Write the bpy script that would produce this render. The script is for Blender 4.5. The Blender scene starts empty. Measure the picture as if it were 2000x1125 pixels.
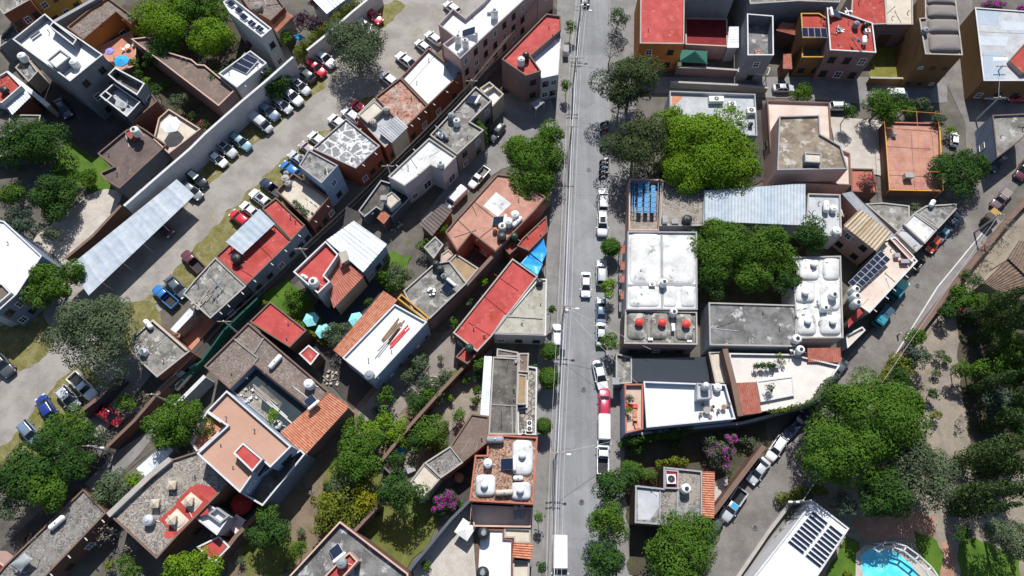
import bpy, bmesh, math, random
import numpy as np
from mathutils import Vector
random.seed(7); RNG=np.random.default_rng(11)
SC=bpy.context.scene; COL=SC.collection
# ---------------------------------------------------------------- camera model
F=1333.0; TH=math.radians(22.0); H=106.0; CT,ST=math.cos(TH),math.sin(TH)
def depth(py,z=0): return (H-z)/(CT-(562.5-py)/F*ST)
def P(px,py,z=0.0):
    u=(px-1000.0)/F; v=(562.5-py)/F; t=(H-z)/(CT-v*ST)
    return Vector((u*t,(v*CT+ST)*t,z))
def MPP(py,z=0): return depth(py,z)/F           # metres per photo pixel
cam_d=bpy.data.cameras.new('camera'); cam=bpy.data.objects.new('camera',cam_d); COL.objects.link(cam)
cam.location=(0,0,H); cam.rotation_euler=(TH,0,0); cam_d.sensor_width=36; cam_d.lens=F/2000*36
cam_d.clip_end=5000; cam_d.clip_start=1; SC.camera=cam
# ---------------------------------------------------------------- light
SUN_EL=math.radians(50)
sdir=Vector((0.05*math.cos(SUN_EL),math.cos(SUN_EL),math.sin(SUN_EL))).normalized()
sl=bpy.data.lights.new('sun','SUN'); sl.energy=5.0; sl.angle=math.radians(.5); sl.color=(1,.975,.935)
so=bpy.data.objects.new('sun',sl); COL.objects.link(so); so.rotation_euler=sdir.to_track_quat('Z','Y').to_euler(); so.location=(0,60,90)
w=bpy.data.worlds.new('World'); SC.world=w; w.use_nodes=True
sk=w.node_tree.nodes.new('ShaderNodeTexSky'); sk.sky_type='NISHITA'; sk.sun_disc=False; sk.sun_elevation=SUN_EL; sk.sun_rotation=math.atan2(sdir.x,sdir.y)
bg=w.node_tree.nodes['Background']; bg.inputs[1].default_value=.085; w.node_tree.links.new(sk.outputs[0],bg.inputs[0])
SC.view_settings.view_transform='Standard'; SC.view_settings.look='None'; SC.view_settings.exposure=.34; SC.view_settings.gamma=1
# ---------------------------------------------------------------- materials
def lin(c): c/=255.; return c/12.92 if c<=.04045 else ((c+.055)/1.055)**2.4
KA=1.55
def L(r,g,b): return tuple(min(.82,lin(c)/KA) for c in (r,g,b))
M={}
class NT:
    def __init__(s,name,rough=.85,spec=.3):
        s.m=bpy.data.materials.new(name); s.m.use_nodes=True; s.t=s.m.node_tree; s.b=s.t.nodes['Principled BSDF']
        s.b.inputs['Roughness'].default_value=rough; s.b.inputs['Specular IOR Level'].default_value=spec; s._p=None
    def n(s,t,**k):
        x=s.t.nodes.new('ShaderNode'+t)
        for a,v in k.items(): setattr(x,a,v)
        return x
    def l(s,a,b): s.t.links.new(a,b)
    def pos(s):
        if not s._p: s._p=s.n('NewGeometry').outputs['Position']
        return s._p
    def noise(s,scale,detail=6,rough=.6,vec=None):
        x=s.n('TexNoise'); x.inputs['Scale'].default_value=scale; x.inputs['Detail'].default_value=detail; x.inputs['Roughness'].default_value=rough
        s.l(vec or s.pos(),x.inputs['Vector']); return x.outputs['Fac']
    def ramp(s,fac,a,b,ca=(0,0,0),cb=(1,1,1)):
        r=s.n('ValToRGB'); e=r.color_ramp.elements; e[0].position=a; e[0].color=(*ca,1); e[1].position=b; e[1].color=(*cb,1)
        s.l(fac,r.inputs[0]); return r.outputs[0]
    def mix(s,fac,a,b,mode='MIX'):
        x=s.n('MixRGB',blend_type=mode)
        for i,v in ((0,fac),(1,a),(2,b)):
            if hasattr(v,'node'): s.l(v,x.inputs[i])
            elif isinstance(v,tuple): x.inputs[i].default_value=(*v,1)
            else: x.inputs[i].default_value=v
        return x.outputs[0]
    def bump(s,fac,st,dist=.05):
        x=s.n('Bump'); x.inputs['Strength'].default_value=st; x.inputs['Distance'].default_value=dist; s.l(fac,x.inputs['Height']); s.l(x.outputs[0],s.b.inputs['Normal'])
    def col(s,c): s.l(c,s.b.inputs['Base Color'])
def sv(c,k): return tuple(min(.85,x*k) for x in c)
def plain(name,c,c2=None,sc=.5,lo=.38,hi=.66,fine=.25,fsc=5.,stain=None,ssc=.9,slo=.56,shi=.62,rough=.85,bump=.3,spec=.3):
    n=NT(name,rough,spec); c2=c2 or sv(c,.72)
    k=n.mix(n.ramp(n.noise(sc,8,.65),lo,hi),c,c2)
    if stain: k=n.mix(n.ramp(n.noise(ssc,9,.7),slo,shi),k,stain)
    f=n.noise(fsc,4,.7)
    k=n.mix(1.0,k,n.ramp(f,.25,.75,(1-fine,)*3,(1+fine*.5,)*3),'MULTIPLY')
    n.col(k)
    if bump: n.bump(f,bump,.03)
    M[name]=n.m; return n.m
def speckle(name,cs,sc=2.6,rough=.9,patch=None):
    n=NT(name,rough); v=n.n('TexVoronoi'); v.inputs['Scale'].default_value=sc; n.l(n.pos(),v.inputs['Vector'])
    wn=n.n('SeparateColor'); n.l(v.outputs['Color'],wn.inputs[0])
    k=n.ramp(wn.outputs[0],.25,.75,cs[0],cs[1]); k=n.mix(n.ramp(wn.outputs[1],.6,.75),k,cs[2])
    if patch: k=n.mix(n.ramp(n.noise(.45,8,.65),.5,.62),k,patch)
    k=n.mix(1.,k,n.ramp(n.noise(.7,6),.3,.7,(.72,)*3,(1.12,)*3),'MULTIPLY'); n.col(k); n.bump(wn.outputs[2],.4,.04); M[name]=n.m
def crack(name,base,line,sc=.55,wd=.1):
    n=NT(name); v=n.n('TexVoronoi',feature='DISTANCE_TO_EDGE'); v.inputs['Scale'].default_value=sc
    nz=n.n('TexNoise'); nz.inputs['Scale'].default_value=1.2; n.l(n.pos(),nz.inputs['Vector'])
    n.l(n.mix(.3,n.pos(),nz.outputs['Color'],'ADD'),v.inputs['Vector'])
    k=n.mix(n.ramp(v.outputs['Distance'],wd*.5,wd,(1,1,1),(0,0,0)),base,line)
    k=n.mix(n.ramp(n.noise(.5,8,.65),.52,.6),k,line)
    k=n.mix(1.,k,n.ramp(n.noise(4,5),.3,.7,(.7,)*3,(1.1,)*3),'MULTIPLY'); n.col(k); M[name]=n.m
def tilemat(name,a,b,c,row=.42,wid=.32):
    n=NT(name,.85); uv=n.n('UVMap').outputs[0]; s=n.n('SeparateXYZ'); n.l(uv,s.inputs[0])
    def fl(o,d):
        m=n.n('Math',operation='DIVIDE'); n.l(o,m.inputs[0]); m.inputs[1].default_value=d
        f=n.n('Math',operation='FLOOR'); n.l(m.outputs[0],f.inputs[0]); return f.outputs[0]
    cb=n.n('CombineXYZ'); n.l(fl(s.outputs[0],wid),cb.inputs[0]); n.l(fl(s.outputs[1],row),cb.inputs[1])
    wn=n.n('TexWhiteNoise',noise_dimensions='2D'); n.l(cb.outputs[0],wn.inputs['Vector'])
    k=n.mix(wn.outputs['Value'],a,b); k=n.mix(n.ramp(n.noise(.9,8,.7),.55,.68),k,c)
    n.col(k); M[name]=n.m
def metal(name,a,b,seam=1.0,rough=.5):
    n=NT(name,rough,.4); uv=n.n('UVMap').outputs[0]; s=n.n('SeparateXYZ'); n.l(uv,s.inputs[0])
    d=n.n('Math',operation='DIVIDE'); n.l(s.outputs[0],d.inputs[0]); d.inputs[1].default_value=seam
    f=n.n('Math',operation='FLOOR'); n.l(d.outputs[0],f.inputs[0])
    wn=n.n('TexWhiteNoise',noise_dimensions='1D'); n.l(f.outputs[0],wn.inputs['W'])
    k=n.mix(n.ramp(wn.outputs['Value'],.1,.95),a,b); k=n.mix(1.,k,n.ramp(n.noise(.8,7,.7),.3,.65,(.74,)*3,(1.05,)*3),'MULTIPLY')
    d2=n.n('Math',operation='DIVIDE'); n.l(s.outputs[1],d2.inputs[0]); d2.inputs[1].default_value=2.6; f2=n.n('Math',operation='FRACT'); n.l(d2.outputs[0],f2.inputs[0]); k=n.mix(n.ramp(f2.outputs[0],.0,.03,(.45,)*3,(0,)*3),k,(.2,.2,.2))
    k=n.mix(n.ramp(n.noise(1.1,8,.75),.66,.74,(0,)*3,(.6,)*3),k,(.26,.19,.14)); n.col(k); M[name]=n.m
def flat(name,c,rough=.6,spec=.4,metallic=0):
    n=NT(name,rough,spec); n.b.inputs['Metallic'].default_value=metallic
    n.col(n.mix(1.,c,n.ramp(n.noise(6,3),.3,.7,(.88,)*3,(1.06,)*3),'MULTIPLY')); M[name]=n.m
W8=(.66,.67,.685)
plain('white',W8,(.55,.56,.575),.35,.45,.75,.08,stain=(.4,.4,.4),ssc=.5,slo=.63,shi=.76)
plain('whiteold',(.66,.66,.65),(.4,.4,.39),.4,.4,.7,.2,stain=(.2,.2,.19),ssc=.8,slo=.6,shi=.68)
plain('whitegrey',L(214,217,220),L(188,190,194),.5,.4,.65,.12,stain=L(150,150,152),ssc=.7,slo=.62,shi=.72)
plain('creamconc',L(204,200,186),L(176,170,154),.5,.42,.62,.22,stain=L(150,144,128),ssc=.7,slo=.56,shi=.66)
plain('goldroof',L(172,158,140),L(136,120,102),.5,.42,.58,.25,stain=L(208,202,194),ssc=.55,slo=.54,shi=.6)
plain('terracewhite',L(248,243,236),L(232,224,216),.4,fine=.1,stain=L(214,204,194),ssc=.6,slo=.62,shi=.75)
plain('metalpatch',L(192,206,220),L(178,192,206),.6,fine=.08,stain=L(214,220,226),ssc=.6,slo=.58,shi=.7)
plain('metalpatch2',L(218,226,234),L(204,212,222),.6,fine=.08)
plain('cream',L(236,226,208),L(214,200,182),.5,fine=.12)
plain('pinkcream',L(245,228,214),L(226,200,186),.3,fine=.1)
plain('tan',L(214,172,150),L(204,160,138),.3,fine=.08)
plain('concrete',L(168,165,158),L(118,114,108),.55,.42,.6,.3,stain=L(205,202,196),ssc=.6,slo=.55,shi=.61)
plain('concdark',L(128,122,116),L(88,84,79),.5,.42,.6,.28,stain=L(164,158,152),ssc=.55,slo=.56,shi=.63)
plain('concgrey',L(148,147,146),L(108,107,106),.4,.42,.6,.25,stain=L(204,203,202),ssc=.5,slo=.55,shi=.61)
plain('mottled',L(176,176,172),L(118,116,112),1.1,.42,.58,.3,stain=L(84,80,76),ssc=.6,slo=.58,shi=.66)
plain('brownroof',L(150,130,118),L(118,102,94),.7,stain=L(178,160,146),ssc=.7,slo=.58,shi=.7)
plain('mauveroof',L(128,112,106),L(104,90,86),.6,stain=L(168,140,120),ssc=.5,slo=.58,shi=.72)
plain('red',L(212,92,86),L(192,76,72),.4,.42,.58,.16,stain=L(222,150,138),ssc=.55,slo=.58,shi=.7,rough=.8)
plain('redold',L(200,86,74),L(178,66,58),.6,stain=L(206,150,136),ssc=.7,slo=.58,shi=.68)
plain('reddark',L(150,40,46),L(128,34,40),.5,fine=.12)
plain('salmon',L(216,164,144),L(190,136,118),.5,stain=L(188,118,106),ssc=.4,slo=.57,shi=.67,fine=.2)
plain('peach',L(228,200,182),L(212,178,158),.5,fine=.15)
plain('orangeconc',L(196,164,124),L(160,140,116),.6,stain=L(186,120,62),ssc=.5,slo=.56,shi=.7)
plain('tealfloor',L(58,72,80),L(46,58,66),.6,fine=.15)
plain('terrapatio',L(226,160,132),L(206,140,112),.5,fine=.15)
speckle('brickroof',(L(150,100,82),L(214,160,140),L(190,150,134)),3.2,patch=L(206,190,178))
speckle('brickroof_brown',(L(120,92,76),L(190,140,112),L(200,176,160)),5.0)
speckle('gravelroof',(L(120,109,102),L(154,138,128),L(168,154,146)),6.5,patch=L(138,122,112))
speckle('palegravel',(L(160,152,144),L(196,186,176),L(124,118,112)),6.5,patch=L(178,168,156))
speckle('greygravel',(L(142,138,133),L(176,170,164),L(112,109,105)),6.5,patch=L(156,150,145))
crack('stonewhite',L(158,158,158),(.6,.6,.6),.62,.1)
crack('stonepath',L(190,180,168),L(110,104,98),1.3,.1)
tilemat('tile',L(228,160,128),L(204,126,96),L(222,178,152))
tilemat('tilered',L(214,138,118),L(192,114,96),L(216,162,142))
tilemat('tilebrown',L(142,120,104),L(112,94,82),L(160,140,124))
metal('metalwhite',(.68,.71,.74),(.56,.6,.64),1.05)
metal('metalpaleblue',L(214,222,232),L(196,208,222),1.05)
metal('metalblue',L(190,206,220),L(206,216,226),2.3)
metal('metalgrey',L(196,200,204),L(176,180,184),.9)
metal('metalpale',L(180,196,206),L(198,206,206),3.0)
metal('metalbrown',L(108,92,88),L(92,78,74),.9)
metal('metaltan',L(178,150,112),L(206,186,158),.55)
for k,c in dict(w_white=(226,226,228),w_grey=(150,154,162),w_dgrey=(104,108,116),w_cream=(220,206,184),w_orange=(216,138,70),w_rust=(166,92,68),w_brick=(150,94,78),w_yellow=(222,172,84),w_ochre=(146,112,74),w_pink=(226,188,178),w_mauve=(160,134,132),w_brown=(124,92,80),w_blue=(176,196,222),w_bluegrey=(140,156,180),w_salmon=(214,130,106),w_teal=(30,96,82),w_concrete=(164,160,154),w_coping=(196,190,182),w_dark=(72,64,62),w_copwhite=(240,240,240),w_copgrey=(182,182,186),w_copbrown=(140,114,100),w_coppink=(232,196,178)).items():
    plain(k,L(*c),sv(L(*c),.8),.45,.4,.7,.12,4.,bump=.15)
flat('glass',(.018,.022,.028),.08,.6); flat('frame',(.75,.75,.74)); flat('framedark',(.06,.05,.045)); flat('door',(.09,.045,.025))
flat('black',(.014,.014,.016),.5); flat('tire',(.018,.018,.019),.9); flat('steel',(.45,.46,.48),.35,.5,.8); flat('zinc',(.5,.52,.54),.5,.5,.4)
flat('solar',(.012,.018,.04),.18,.6); flat('alu',(.62,.64,.66),.35,.5,.5); flat('poly_white',(.72,.72,.7)); flat('poly_black',(.02,.022,.024),.45); flat('poly_grey',(.2,.22,.24)); flat('poly_green',(.014,.045,.03),.5); flat('poly_tan',(.46,.4,.33))
flat('poly_terra',(.42,.17,.1)); flat('cred',(.58,.045,.035),.5); flat('bluetarp',(.03,.33,.74),.45); flat('bluelat',(.03,.2,.42)); flat('turq',(.24,.6,.62),.85); flat('bluecloth',(.02,.3,.58),.8); flat('whitecloth',(.74,.73,.7),.9); flat('pinkcloth',(.7,.55,.55),.9); flat('redcloth',(.3,.02,.02),.9); flat('greencloth',(.03,.13,.1),.8); flat('lilac',(.25,.22,.6),.8)
flat('wood',(.24,.15,.09),.8); flat('woodgrey',(.3,.27,.24),.9); flat('ochrebox',(.34,.22,.07),.8); flat('orangebar',(.55,.2,.05)); flat('yellowbar',(.62,.4,.05)); flat('concpole',(.42,.41,.39),.9); flat('cable',(.5,.5,.52),.6); flat('bark',(.14,.1,.075),.95); flat('barkgrey',(.25,.22,.19),.95); flat('lamp',(.6,.6,.58)); flat('light_red',(.5,.02,.02),.2); flat('light_clear',(.75,.75,.75),.15,.6); flat('chrome',(.6,.6,.6),.2,.6,.9); flat('darktarp',(.035,.042,.05),.16,.6); flat('tealtruck',(.01,.2,.26),.5); flat('darkteal',(.01,.06,.1),.5); flat('mint',(.25,.62,.48),.7); flat('dirtload',(.3,.24,.18),.95); flat('seatblack',(.012,.012,.012),.7); flat('vaultgrey',L(150,142,138),.95); flat('soilbed',(.12,.085,.06),.95)
# car paint reads the object's own colour
n=NT('paint',.3,.5); oi=n.n('ObjectInfo'); n.b.inputs['Coat Weight'].default_value=.6; n.b.inputs['Coat Roughness'].default_value=.08
n.col(n.mix(1.,oi.outputs['Color'],n.ramp(n.noise(1.3,4),.3,.7,(.9,)*3,(1.04,)*3),'MULTIPLY')); M['paint']=n.m
def leaf(name,a,b,c):
    a,b,c=[tuple(v*.88 for v in q) for q in (a,b,c)]; n=NT(name,.75,.06); at=n.n('Attribute',attribute_name='rnd'); 
    k=n.mix(at.outputs['Fac'],a,b); k=n.mix(n.ramp(n.noise(.5,5,.6),.48,.62),k,c); n.col(k)
    tr=n.n('BsdfTranslucent'); n.l(k,tr.inputs[0]); mx=n.n('MixShader'); mx.inputs[0].default_value=.12
    n.l(n.b.outputs[0],mx.inputs[1]); n.l(tr.outputs[0],mx.inputs[2]); n.l(mx.outputs[0],n.t.nodes['Material Output'].inputs[0]); M[name]=n.m
leaf('lf_bright',(.09,.18,.01),(.165,.27,.018),(.11,.21,.016))
leaf('lf_mid',(.045,.105,.014),(.095,.175,.022),(.062,.13,.016))
leaf('lf_dark',(.026,.068,.015),(.06,.118,.024),(.036,.088,.02))
leaf('lf_olive',(.062,.095,.048),(.125,.165,.088),(.085,.12,.06))
leaf('lf_casu',(.044,.066,.024),(.09,.118,.046),(.06,.085,.032))
leaf('lf_clip',(.062,.115,.012),(.1,.165,.016),(.075,.13,.014))
leaf('lf_yellow',(.16,.19,.012),(.32,.28,.012),(.2,.2,.015))
leaf('lf_yg',(.1,.135,.015),(.19,.21,.025),(.12,.15,.02))
leaf('lf_cyp',(.04,.075,.025),(.09,.14,.045),(.055,.095,.03))
leaf('lf_magenta',(.36,.015,.3),(.55,.04,.45),(.42,.03,.36))
leaf('lf_pink',(.45,.02,.1),(.6,.06,.16),(.5,.03,.12))
leaf('lf_purple',(.05,.03,.045),(.1,.06,.085),(.06,.035,.055))
leaf('lf_bare',(.2,.17,.14),(.32,.28,.24),(.25,.21,.18))
leaf('lf_blue',(.04,.07,.045),(.1,.13,.09),(.06,.09,.06))
# ground materials
plain('m_earth',L(128,122,114),L(92,88,82),.25,stain=L(110,108,84),ssc=.3,slo=.52,shi=.66,fine=.3)
n=NT('m_asphalt',.9)
k=n.mix(n.ramp(n.noise(.12,8,.65),.4,.62),L(168,169,172),L(150,151,154))
mp=n.n('Mapping'); mp.inputs['Scale'].default_value=(1.1,.035,1); mp.inputs['Rotation'].default_value=(0,0,.02); n.l(n.pos(),mp.inputs[0])
k=n.mix(1.,k,n.ramp(n.noise(1.,5,.6,mp.outputs[0]),.3,.7,(.86,)*3,(1.06,)*3),'MULTIPLY')
v=n.n('TexVoronoi',feature='DISTANCE_TO_EDGE'); v.inputs['Scale'].default_value=.17; nz=n.n('TexNoise'); nz.inputs['Scale'].default_value=.5; n.l(n.pos(),nz.inputs['Vector']); n.l(n.mix(.8,n.pos(),nz.outputs['Color'],'ADD'),v.inputs['Vector'])
k=n.mix(n.ramp(v.outputs['Distance'],.003,.009,(.3,)*3,(0,)*3),k,L(110,110,113))
k=n.mix(n.ramp(n.noise(.45,7,.7),.62,.7,(0,)*3,(.55,)*3),k,L(128,128,131))
vc=n.n('TexVoronoi',distance='CHEBYCHEV'); vc.inputs['Scale'].default_value=.16; n.l(n.pos(),vc.inputs['Vector']); sc_=n.n('SeparateColor'); n.l(vc.outputs['Color'],sc_.inputs[0])
k=n.mix(1.,k,n.ramp(sc_.outputs[0],.1,.9,(.9,)*3,(1.04,)*3),'MULTIPLY')
k=n.mix(n.ramp(n.noise(1.3,5,.7),.68,.74,(0,)*3,(.55,)*3),k,L(96,96,98))
f=n.noise(7.,4,.7); k=n.mix(1.,k,n.ramp(f,.25,.75,(.84,)*3,(1.08,)*3),'MULTIPLY'); n.col(k); n.bump(f,.2,.03); M['m_asphalt']=n.m
plain('m_pave',L(160,157,155),L(136,133,131),.3,fine=.2,stain=L(122,118,116),ssc=.6,slo=.6,shi=.7)
plain('m_cobble',L(152,146,141),L(126,120,116),.25,.4,.62,.34,7.,stain=L(150,146,122),ssc=.3,slo=.62,shi=.74)
plain('m_alley',L(92,87,84),L(72,68,66),.3,fine=.3)  # paving tone lowered so shadows in the alley and courts go near black
plain('m_lot',L(182,176,168),L(160,154,147),.22,.42,.58,.22,5.,stain=L(160,150,122),ssc=.2,slo=.57,shi=.68)
plain('m_lotgrass',L(156,147,98),L(122,119,60),.6,.38,.6,.4,4.,stain=L(176,168,146),ssc=.5,slo=.56,shi=.66)
plain('m_lawn',L(98,132,36),L(72,108,26),.4,fine=.3,fsc=7.)
plain('m_lawndry',L(122,126,62),L(96,106,42),.35,fine=.3,fsc=7.,stain=L(150,142,90),ssc=.3,slo=.55,shi=.7)
plain('m_lawnyellow',L(146,142,56),L(112,116,40),.5,fine=.35,fsc=4.,stain=L(150,138,84),ssc=.7,slo=.52,shi=.64)
plain('m_dirt',L(152,134,112),L(128,112,94),.3,stain=L(118,116,84),ssc=.35,slo=.55,shi=.68,fine=.3)
plain('m_gardendirt',L(176,165,148),L(146,136,122),.3,stain=L(132,126,98),ssc=.4,slo=.56,shi=.68,fine=.3)
plain('m_path',L(164,154,146),L(144,134,128),.4,fine=.14)
plain('m_palecon',L(222,214,204),L(196,186,176),.4,fine=.2,stain=L(160,152,144),ssc=.5,slo=.6,shi=.7)
plain('m_soilshade',L(96,88,72),L(74,68,56),.4,stain=L(92,98,56),ssc=.5,slo=.52,shi=.64,fine=.35)  # ground brown darkened, the shade under dense trees is in the colour
plain('m_brickpath',L(206,160,136),L(180,134,112),.5,fine=.25)
n=NT('m_water',.06,.5); n.col(n.mix(n.ramp(n.noise(.5,3),.4,.6),(.07,.56,.78),(.2,.7,.82))); n.bump(n.noise(2.2,3),.12,.05); M['m_water']=n.m
# ---------------------------------------------------------------- mesh helpers
def link(o,parent=None):
    COL.objects.link(o)
    if parent is not None: o.parent=parent
    return o
def wloc(o):
    v=Vector(o.location)
    while o.parent is not None: o=o.parent; v+=o.location
    return v
class MB:
    def __init__(s): s.v=[]; s.f=[]; s.u=[]
    def add(s,vs,fs):
        n=len(s.v); s.v+=[tuple(x) for x in vs]; s.f+=[tuple(i+n for i in f) for f in fs]
    def poly(s,pts): s.add(pts,[tuple(range(len(pts)))])
    def box(s,c,sx,sy,sz,ax=(1,0,0),up=None):
        ax=Vector(ax).normalized(); up=Vector(up) if up else Vector((0,0,1)); ay=up.cross(ax).normalized(); az=ax.cross(ay); c=Vector(c)
        vs=[c+ax*(sx/2*a)+ay*(sy/2*b)+az*(sz/2*d) for d in(-1,1) for b in(-1,1) for a in(-1,1)]
        s.add(vs,[(0,2,3,1),(4,5,7,6),(0,1,5,4),(2,6,7,3),(0,4,6,2),(1,3,7,5)])
    def prism(s,pts,z0,z1):
        n=len(pts); s.add([(p[0],p[1],z0) for p in pts]+[(p[0],p[1],z1) for p in pts],[tuple(range(n,2*n)),tuple(range(n-1,-1,-1))]+[(i,(i+1)%n,n+(i+1)%n,n+i) for i in range(n)])
    def lathe(s,c,prof,n=16,cap=True):
        c=Vector(c); vs=[]; fs=[]
        for r,z in prof:
            for i in range(n):
                a=2*math.pi*i/n; vs.append((c.x+r*math.cos(a),c.y+r*math.sin(a),c.z+z))
        for k in range(len(prof)-1):
            for i in range(n): j=(i+1)%n; fs.append((k*n+i,k*n+j,(k+1)*n+j,(k+1)*n+i))
        if cap: fs.append(tuple(range(n-1,-1,-1))); fs.append(tuple(range((len(prof)-1)*n,len(prof)*n)))
        s.add(vs,fs)
    def tube(s,p0,p1,r0,r1=None,n=8):
        p0=Vector(p0); p1=Vector(p1); r1=r0 if r1 is None else r1; d=(p1-p0).normalized()
        a=d.orthogonal().normalized(); b=d.cross(a); vs=[]
        for p,r in((p0,r0),(p1,r1)):
            for i in range(n): t=2*math.pi*i/n; vs.append(p+(a*math.cos(t)+b*math.sin(t))*r)
        s.add(vs,[(i,(i+1)%n,n+(i+1)%n,n+i) for i in range(n)]+[tuple(range(n-1,-1,-1)),tuple(range(n,2*n))])
    def capsule(s,p0,p1,r,n=12):
        p0=Vector(p0);p1=Vector(p1);d=(p1-p0).normalized();a=d.orthogonal().normalized();b=d.cross(a);vs=[];fs=[];K=[(p0,-1.,.15),(p0,-.75,.66),(p0,-.35,.93),(p0,0,1),(p1,0,1),(p1,.35,.93),(p1,.75,.66),(p1,1.,.15)]
        for p,q,rr in K:
            for i in range(n): t=2*math.pi*i/n; vs.append(p+d*(q*r*.7)+(a*math.cos(t)+b*math.sin(t))*(r*rr))
        for k in range(7):
            for i in range(n): j=(i+1)%n; fs.append((k*n+i,k*n+j,(k+1)*n+j,(k+1)*n+i))
        fs+= [tuple(range(n-1,-1,-1)),tuple(range(7*n,8*n))]; s.add(vs,fs)
    def build(s,name,mat,parent=None,smooth=False,world=True):
        me=bpy.data.meshes.new(name); org=wloc(parent) if (parent is not None and world) else Vector((0,0,0))
        me.from_pydata([(x[0]-org.x,x[1]-org.y,x[2]-org.z) for x in s.v],[],s.f); me.validate()
        if s.u and len(s.u)==len(s.v):
            uv=me.uv_layers.new(name='UVMap'); ix=np.empty(len(me.loops),dtype=np.int32); me.loops.foreach_get('vertex_index',ix)
            uv.data.foreach_set('uv',np.array(s.u,dtype=np.float32)[ix].ravel())
        me.materials.append(M[mat] if isinstance(mat,str) else mat)
        if smooth:
            bm=bmesh.new(); bm.from_mesh(me); bmesh.ops.recalc_face_normals(bm,faces=bm.faces); bm.to_mesh(me); bm.free()
            me.polygons.foreach_set('use_smooth',[True]*len(me.polygons)); me.set_sharp_from_angle(angle=math.radians(42))
        return link(bpy.data.objects.new(name,me),parent)
def tag(o,label,cat,group=None):
    o['label']=label; o['category']=cat
    if group: o['group']=group
    return o
def thing(name,label,cat,loc,group=None,rz=0):
    o=bpy.data.objects.new(name,None); o.empty_display_size=.5; o.location=loc; o.rotation_euler.z=rz; link(o); return tag(o,label,cat,group)
def ccw(pts):
    a=sum(pts[i].x*pts[(i+1)%len(pts)].y-pts[(i+1)%len(pts)].x*pts[i].y for i in range(len(pts))); return a>0
def inset(pts,t):
    n=len(pts); out=[]
    for i in range(n):
        a,b,c=pts[i-1],pts[i],pts[(i+1)%n]
        d1=(b-a).to_2d().normalized(); d2=(c-b).to_2d().normalized(); n1=Vector((-d1.y,d1.x)); n2=Vector((-d2.y,d2.x))
        m=n1+n2; k=max(.35,1+n1.dot(n2)); out.append(Vector((b.x+m.x*t/k,b.y+m.y*t/k,b.z)))
    return out
def ragged(pts,amp,step=.7):
    out=[]; n=len(pts)
    for i in range(n):
        a,b=pts[i],pts[(i+1)%n]; k=max(1,int((b-a).length/step)); d=(b-a).normalized(); nn=Vector((-d.y,d.x,0))
        for j in range(k):
            q=a.lerp(b,j/k); out.append(q+nn*amp*(.6*math.sin(q.x*1.3+q.y*.7+i)+.5*math.sin(q.x*.6-q.y*1.9+2*i)+random.uniform(-.45,.45)))
    return out
def sheet(name,poly,mat,z,kind='structure',rag=0):
    m=MB(); q=[P(x,y,z) for x,y in poly]; m.poly(ragged(q,rag) if rag else q)
    o=m.build(name,mat); o['kind']=kind; 
    me=o.data
    if me.polygons[0].normal.z<0: me.flip_normals()
    return o
# ---------------------------------------------------------------- buildings
JIT=[0]
def shell(root,pts,base,h,par,roof,wall,cop,t=.17,wname='wall',drain=True):
    """outer walls, roof deck behind a parapet, coping"""
    if not ccw(pts): pts=pts[::-1]
    n=len(pts); inn=inset(pts,t); zr=h-par
    m=MB(); V=[(p.x,p.y,base) for p in pts]+[(p.x,p.y,h) for p in pts]+[(p.x,p.y,h) for p in inn]+[(p.x,p.y,zr-.12) for p in inn]
    fs=[]
    for i in range(n):
        j=(i+1)%n; fs+=[(i,j,n+j,n+i),(n+i,n+j,2*n+j,2*n+i),(2*n+i,2*n+j,3*n+j,3*n+i)]
    m.add(V,fs); wo=m.build(wname,wall,root)
    m=MB(); ri=inset(pts,t-.02); m.poly([(p.x,p.y,zr) for p in ri]); ro=m.build('roof',roof,root if wname=='wall' else wo)
    if ro.data.polygons[0].normal.z<0: ro.data.flip_normals()
    a=inset(pts,-.03); b=inset(pts,t+.03); m=MB(); V=[]
    for z in (h-.03,h+.07): V+=[(p.x,p.y,z) for p in a]+[(p.x,p.y,z) for p in b]
    fs=[]
    for i in range(n):
        j=(i+1)%n; fs+=[(i,j,2*n+j,2*n+i),(n+j,n+i,3*n+i,3*n+j),(2*n+i,2*n+j,3*n+j,3*n+i),(j,i,n+i,n+j)]
    m.add(V,fs); m.build('coping',cop,root if wname=='wall' else wo)
    return wo,zr
def windows(root,a,b,out,cols,rows,base,h,w=1.05,hh=1.25,door=False):
    d=(b-a); d.z=0; Ln=d.length; d.normalize(); sto=(h-base)/rows
    for r in range(rows):
        for c in range(cols):
            p=a+d*(Ln*(c+.5)/cols); z=base+sto*r+min(1.0,sto*.35)+hh/2
            if z+hh/2>h-.3: z=h-.35-hh/2
            q=Vector((p.x,p.y,z))+out*.03
            if door and r==0 and c==0:
                q.z=base+1.1; m=MB(); m.box(q,1.3,.1,2.2,d); dd=m.build('door','door',root)
                m=MB(); m.box(q+out*.07+d*.45,.06,.06,.2,d); m.build('handle','chrome',dd); continue
            m=MB(); f=.09
            m.box(q+Vector((0,0,hh/2)),w+f,.12,f,d); m.box(q-Vector((0,0,hh/2)),w+f+.14,.22,f,d); m.box(q+d*(w/2),f,.115,hh-f,d); m.box(q-d*(w/2),f,.115,hh-f,d); m.box(q,.05,.09,hh-f,d); m.box(q,w-f-.01,.085,.05,d)
            wo=m.build('window','framedark' if (c+r+JIT[0])%3 else 'frame',root)
            m=MB(); m.box(q-out*.012,w-f*.5,.06,hh-f*.5,d); m.build('pane','glass',wo)
def spouts(root,a,b,out,h,n,rnd):
    d=(b-a); d.z=0
    for k in range(n):
        p=a+d*((k+rnd.uniform(.3,.7))/n); m=MB(); q=Vector((p.x,p.y,h))
        m.box(q+out*.35,.12,.75,.09,d.normalized()); m.build('drain_spout','w_copwhite',root)
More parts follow.
